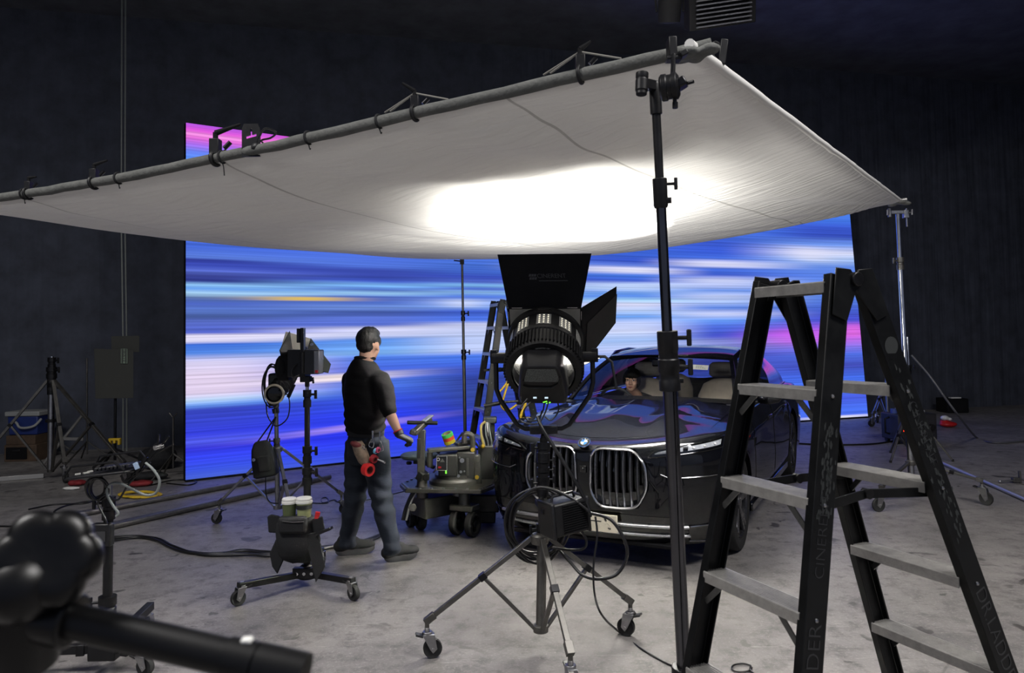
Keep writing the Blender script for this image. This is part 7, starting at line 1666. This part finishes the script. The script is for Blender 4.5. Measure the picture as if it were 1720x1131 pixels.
for k in range(6):
    m = M(); m.tube(spline([dp(812 + 2 * k, 710, .18), dp(808 + 4 * k, 726 + 2 * k, .14), dp(814 + 3 * k, 748, .15), dp(806 + 5 * k, 775, .14)], 6), .008, 6); m.build('hose', K_CABLE if k % 2 else K_GREYCABLE, dl)
m = M(); m.tube(spline([dp(815, 709, .16), dp(808, 716, .13), dp(809, 735, .12), dp(813, 750, .12)], 6), .012, 8); m.build('yellow_hose', mat('pale_yellow_hose', C(196, 176, 106), .5), dl)
m = M(); m.ball(dp(811, 750, .1), .02, 12); m.build('yellow_ball', K_YELLOW, dl)
for k in range(4):
    m = M(); m.tube(spline([dp(714, 806 + k, -.05), dp(696, 822 + 3 * k, -.16), dp(682 + 2 * k, 850, -.2), dp(676 + 2 * k, 874, -.2)], 6), .011, 8); m.build('trailing_cable', K_CABLE if k < 3 else K_WHITE, dl)
# stack of coloured tape on the arm
for k, (nm, c_) in enumerate((('yellow', (235, 215, 50)), ('orange', (235, 90, 50)), ('green', (80, 205, 90)))):
    ax_ = V((-.28, -.25, .93)).normalized(); p = dp(756, 744, .0) + ax_ * (.031 * k); t = thing('tape_roll', '%s tape roll %s on the dolly arm' % (nm, ('at the bottom of the tilted stack', 'in the middle of the tilted stack', 'on top of the tilted stack')[k]), 'tape', p, group='tape rolls stacked on the dolly')
    m = M(); m.lathe([(.036, 0), (.05, 0), (.05, .030), (.036, .030)], p, ax_, 36, False, True); m.build('tape', mat(nm + '_tape', C(*c_), .45), t, .001, smooth=40)
    m = M(); m.lathe([(.033, 0), (.036, 0), (.036, .030), (.033, .030)], p, ax_, 30, False, True); m.build('core', mat(nm + '_core', C(150, 130, 100), .8), t, smooth=40)
# small arm and cables between the back ladder and the film light
m = M(); m.cyl(A(813, 682, 7.3), A(848, 676, 7.3), .020, n=16); m.cyl(A(846, 676, 7.3), A(870, 674, 7.3), .012, n=12); m.build('rod', K_BLACK, None)
o = bpy.data.objects[-1] if False else [x for x in bpy.data.objects if x.name.startswith('rod') and x.parent is None][-1]; o.name = 'pan_bar'; tag(o, 'black-gripped pan bar sticking out left of the film light', 'bar')
cable('yellow_cable', [A(853, 690, 7.2), A(842, 678, 7.2), A(838, 662, 7.2), A(848, 648, 7.2), A(854, 640, 7.2), A(846, 668, 7.2), A(842, 682, 7.2), A(852, 690, 7.2), A(868, 680, 7.2)], .010, K_YELLOW, 'yellow cable looped left of the film light, in front of the far ladder', n=6)
cable('yellow_cable', [A(884, 664, 7.0), A(882, 680, 7.0), A(876, 695, 7.0), A(874, 702, 7.0)], .014, K_YELLOW, 'yellow cable hanging behind the film light yoke', n=6)
hot_from = LP(0, 0, .235)
aim = A(1012, 342, 5.5)
spot('film_light_beam', hot_from, aim, 56000, 31, 0.75, (1, .98, .94), .06)
spot('film_light_halo', hot_from, aim, 260, 88, 1.0, (1, .98, .94), .10)
spot('film_light_spill', hot_from, hot_from + AX, 150, 170, 0.8, (1, .975, .93), .14)
w.node_tree.nodes['Background'].inputs[1].default_value = 0.25
SC.view_settings.exposure = 0.35
for sx in (-1, 1):
    l = bpy.data.lights.new('lamp_inner_leak', 'POINT'); l.energy = 0.7; l.shadow_soft_size = 0.01; l.color = (1, .97, .92)
    o = bpy.data.objects.new('lamp_inner_leak', l); COL.objects.link(o); o.location = LP(sx * .150, .03, -.035)
# unseen fill lamps added above the frame to even out the floor light
for x_, y_, p_ in ((-4.2, .8, 370), (3.8, .6, 440)):
    l = bpy.data.lights.new('added_fill_light', 'AREA'); l.shape = 'RECTANGLE'; l.size = 3.2; l.size_y = 1.6; l.energy = p_; l.color = (1.0, .97, .95)
    o = bpy.data.objects.new('added_fill_light', l); COL.objects.link(o); o.location = (x_, y_, 6.7); o.rotation_euler = (0, 0, 0)
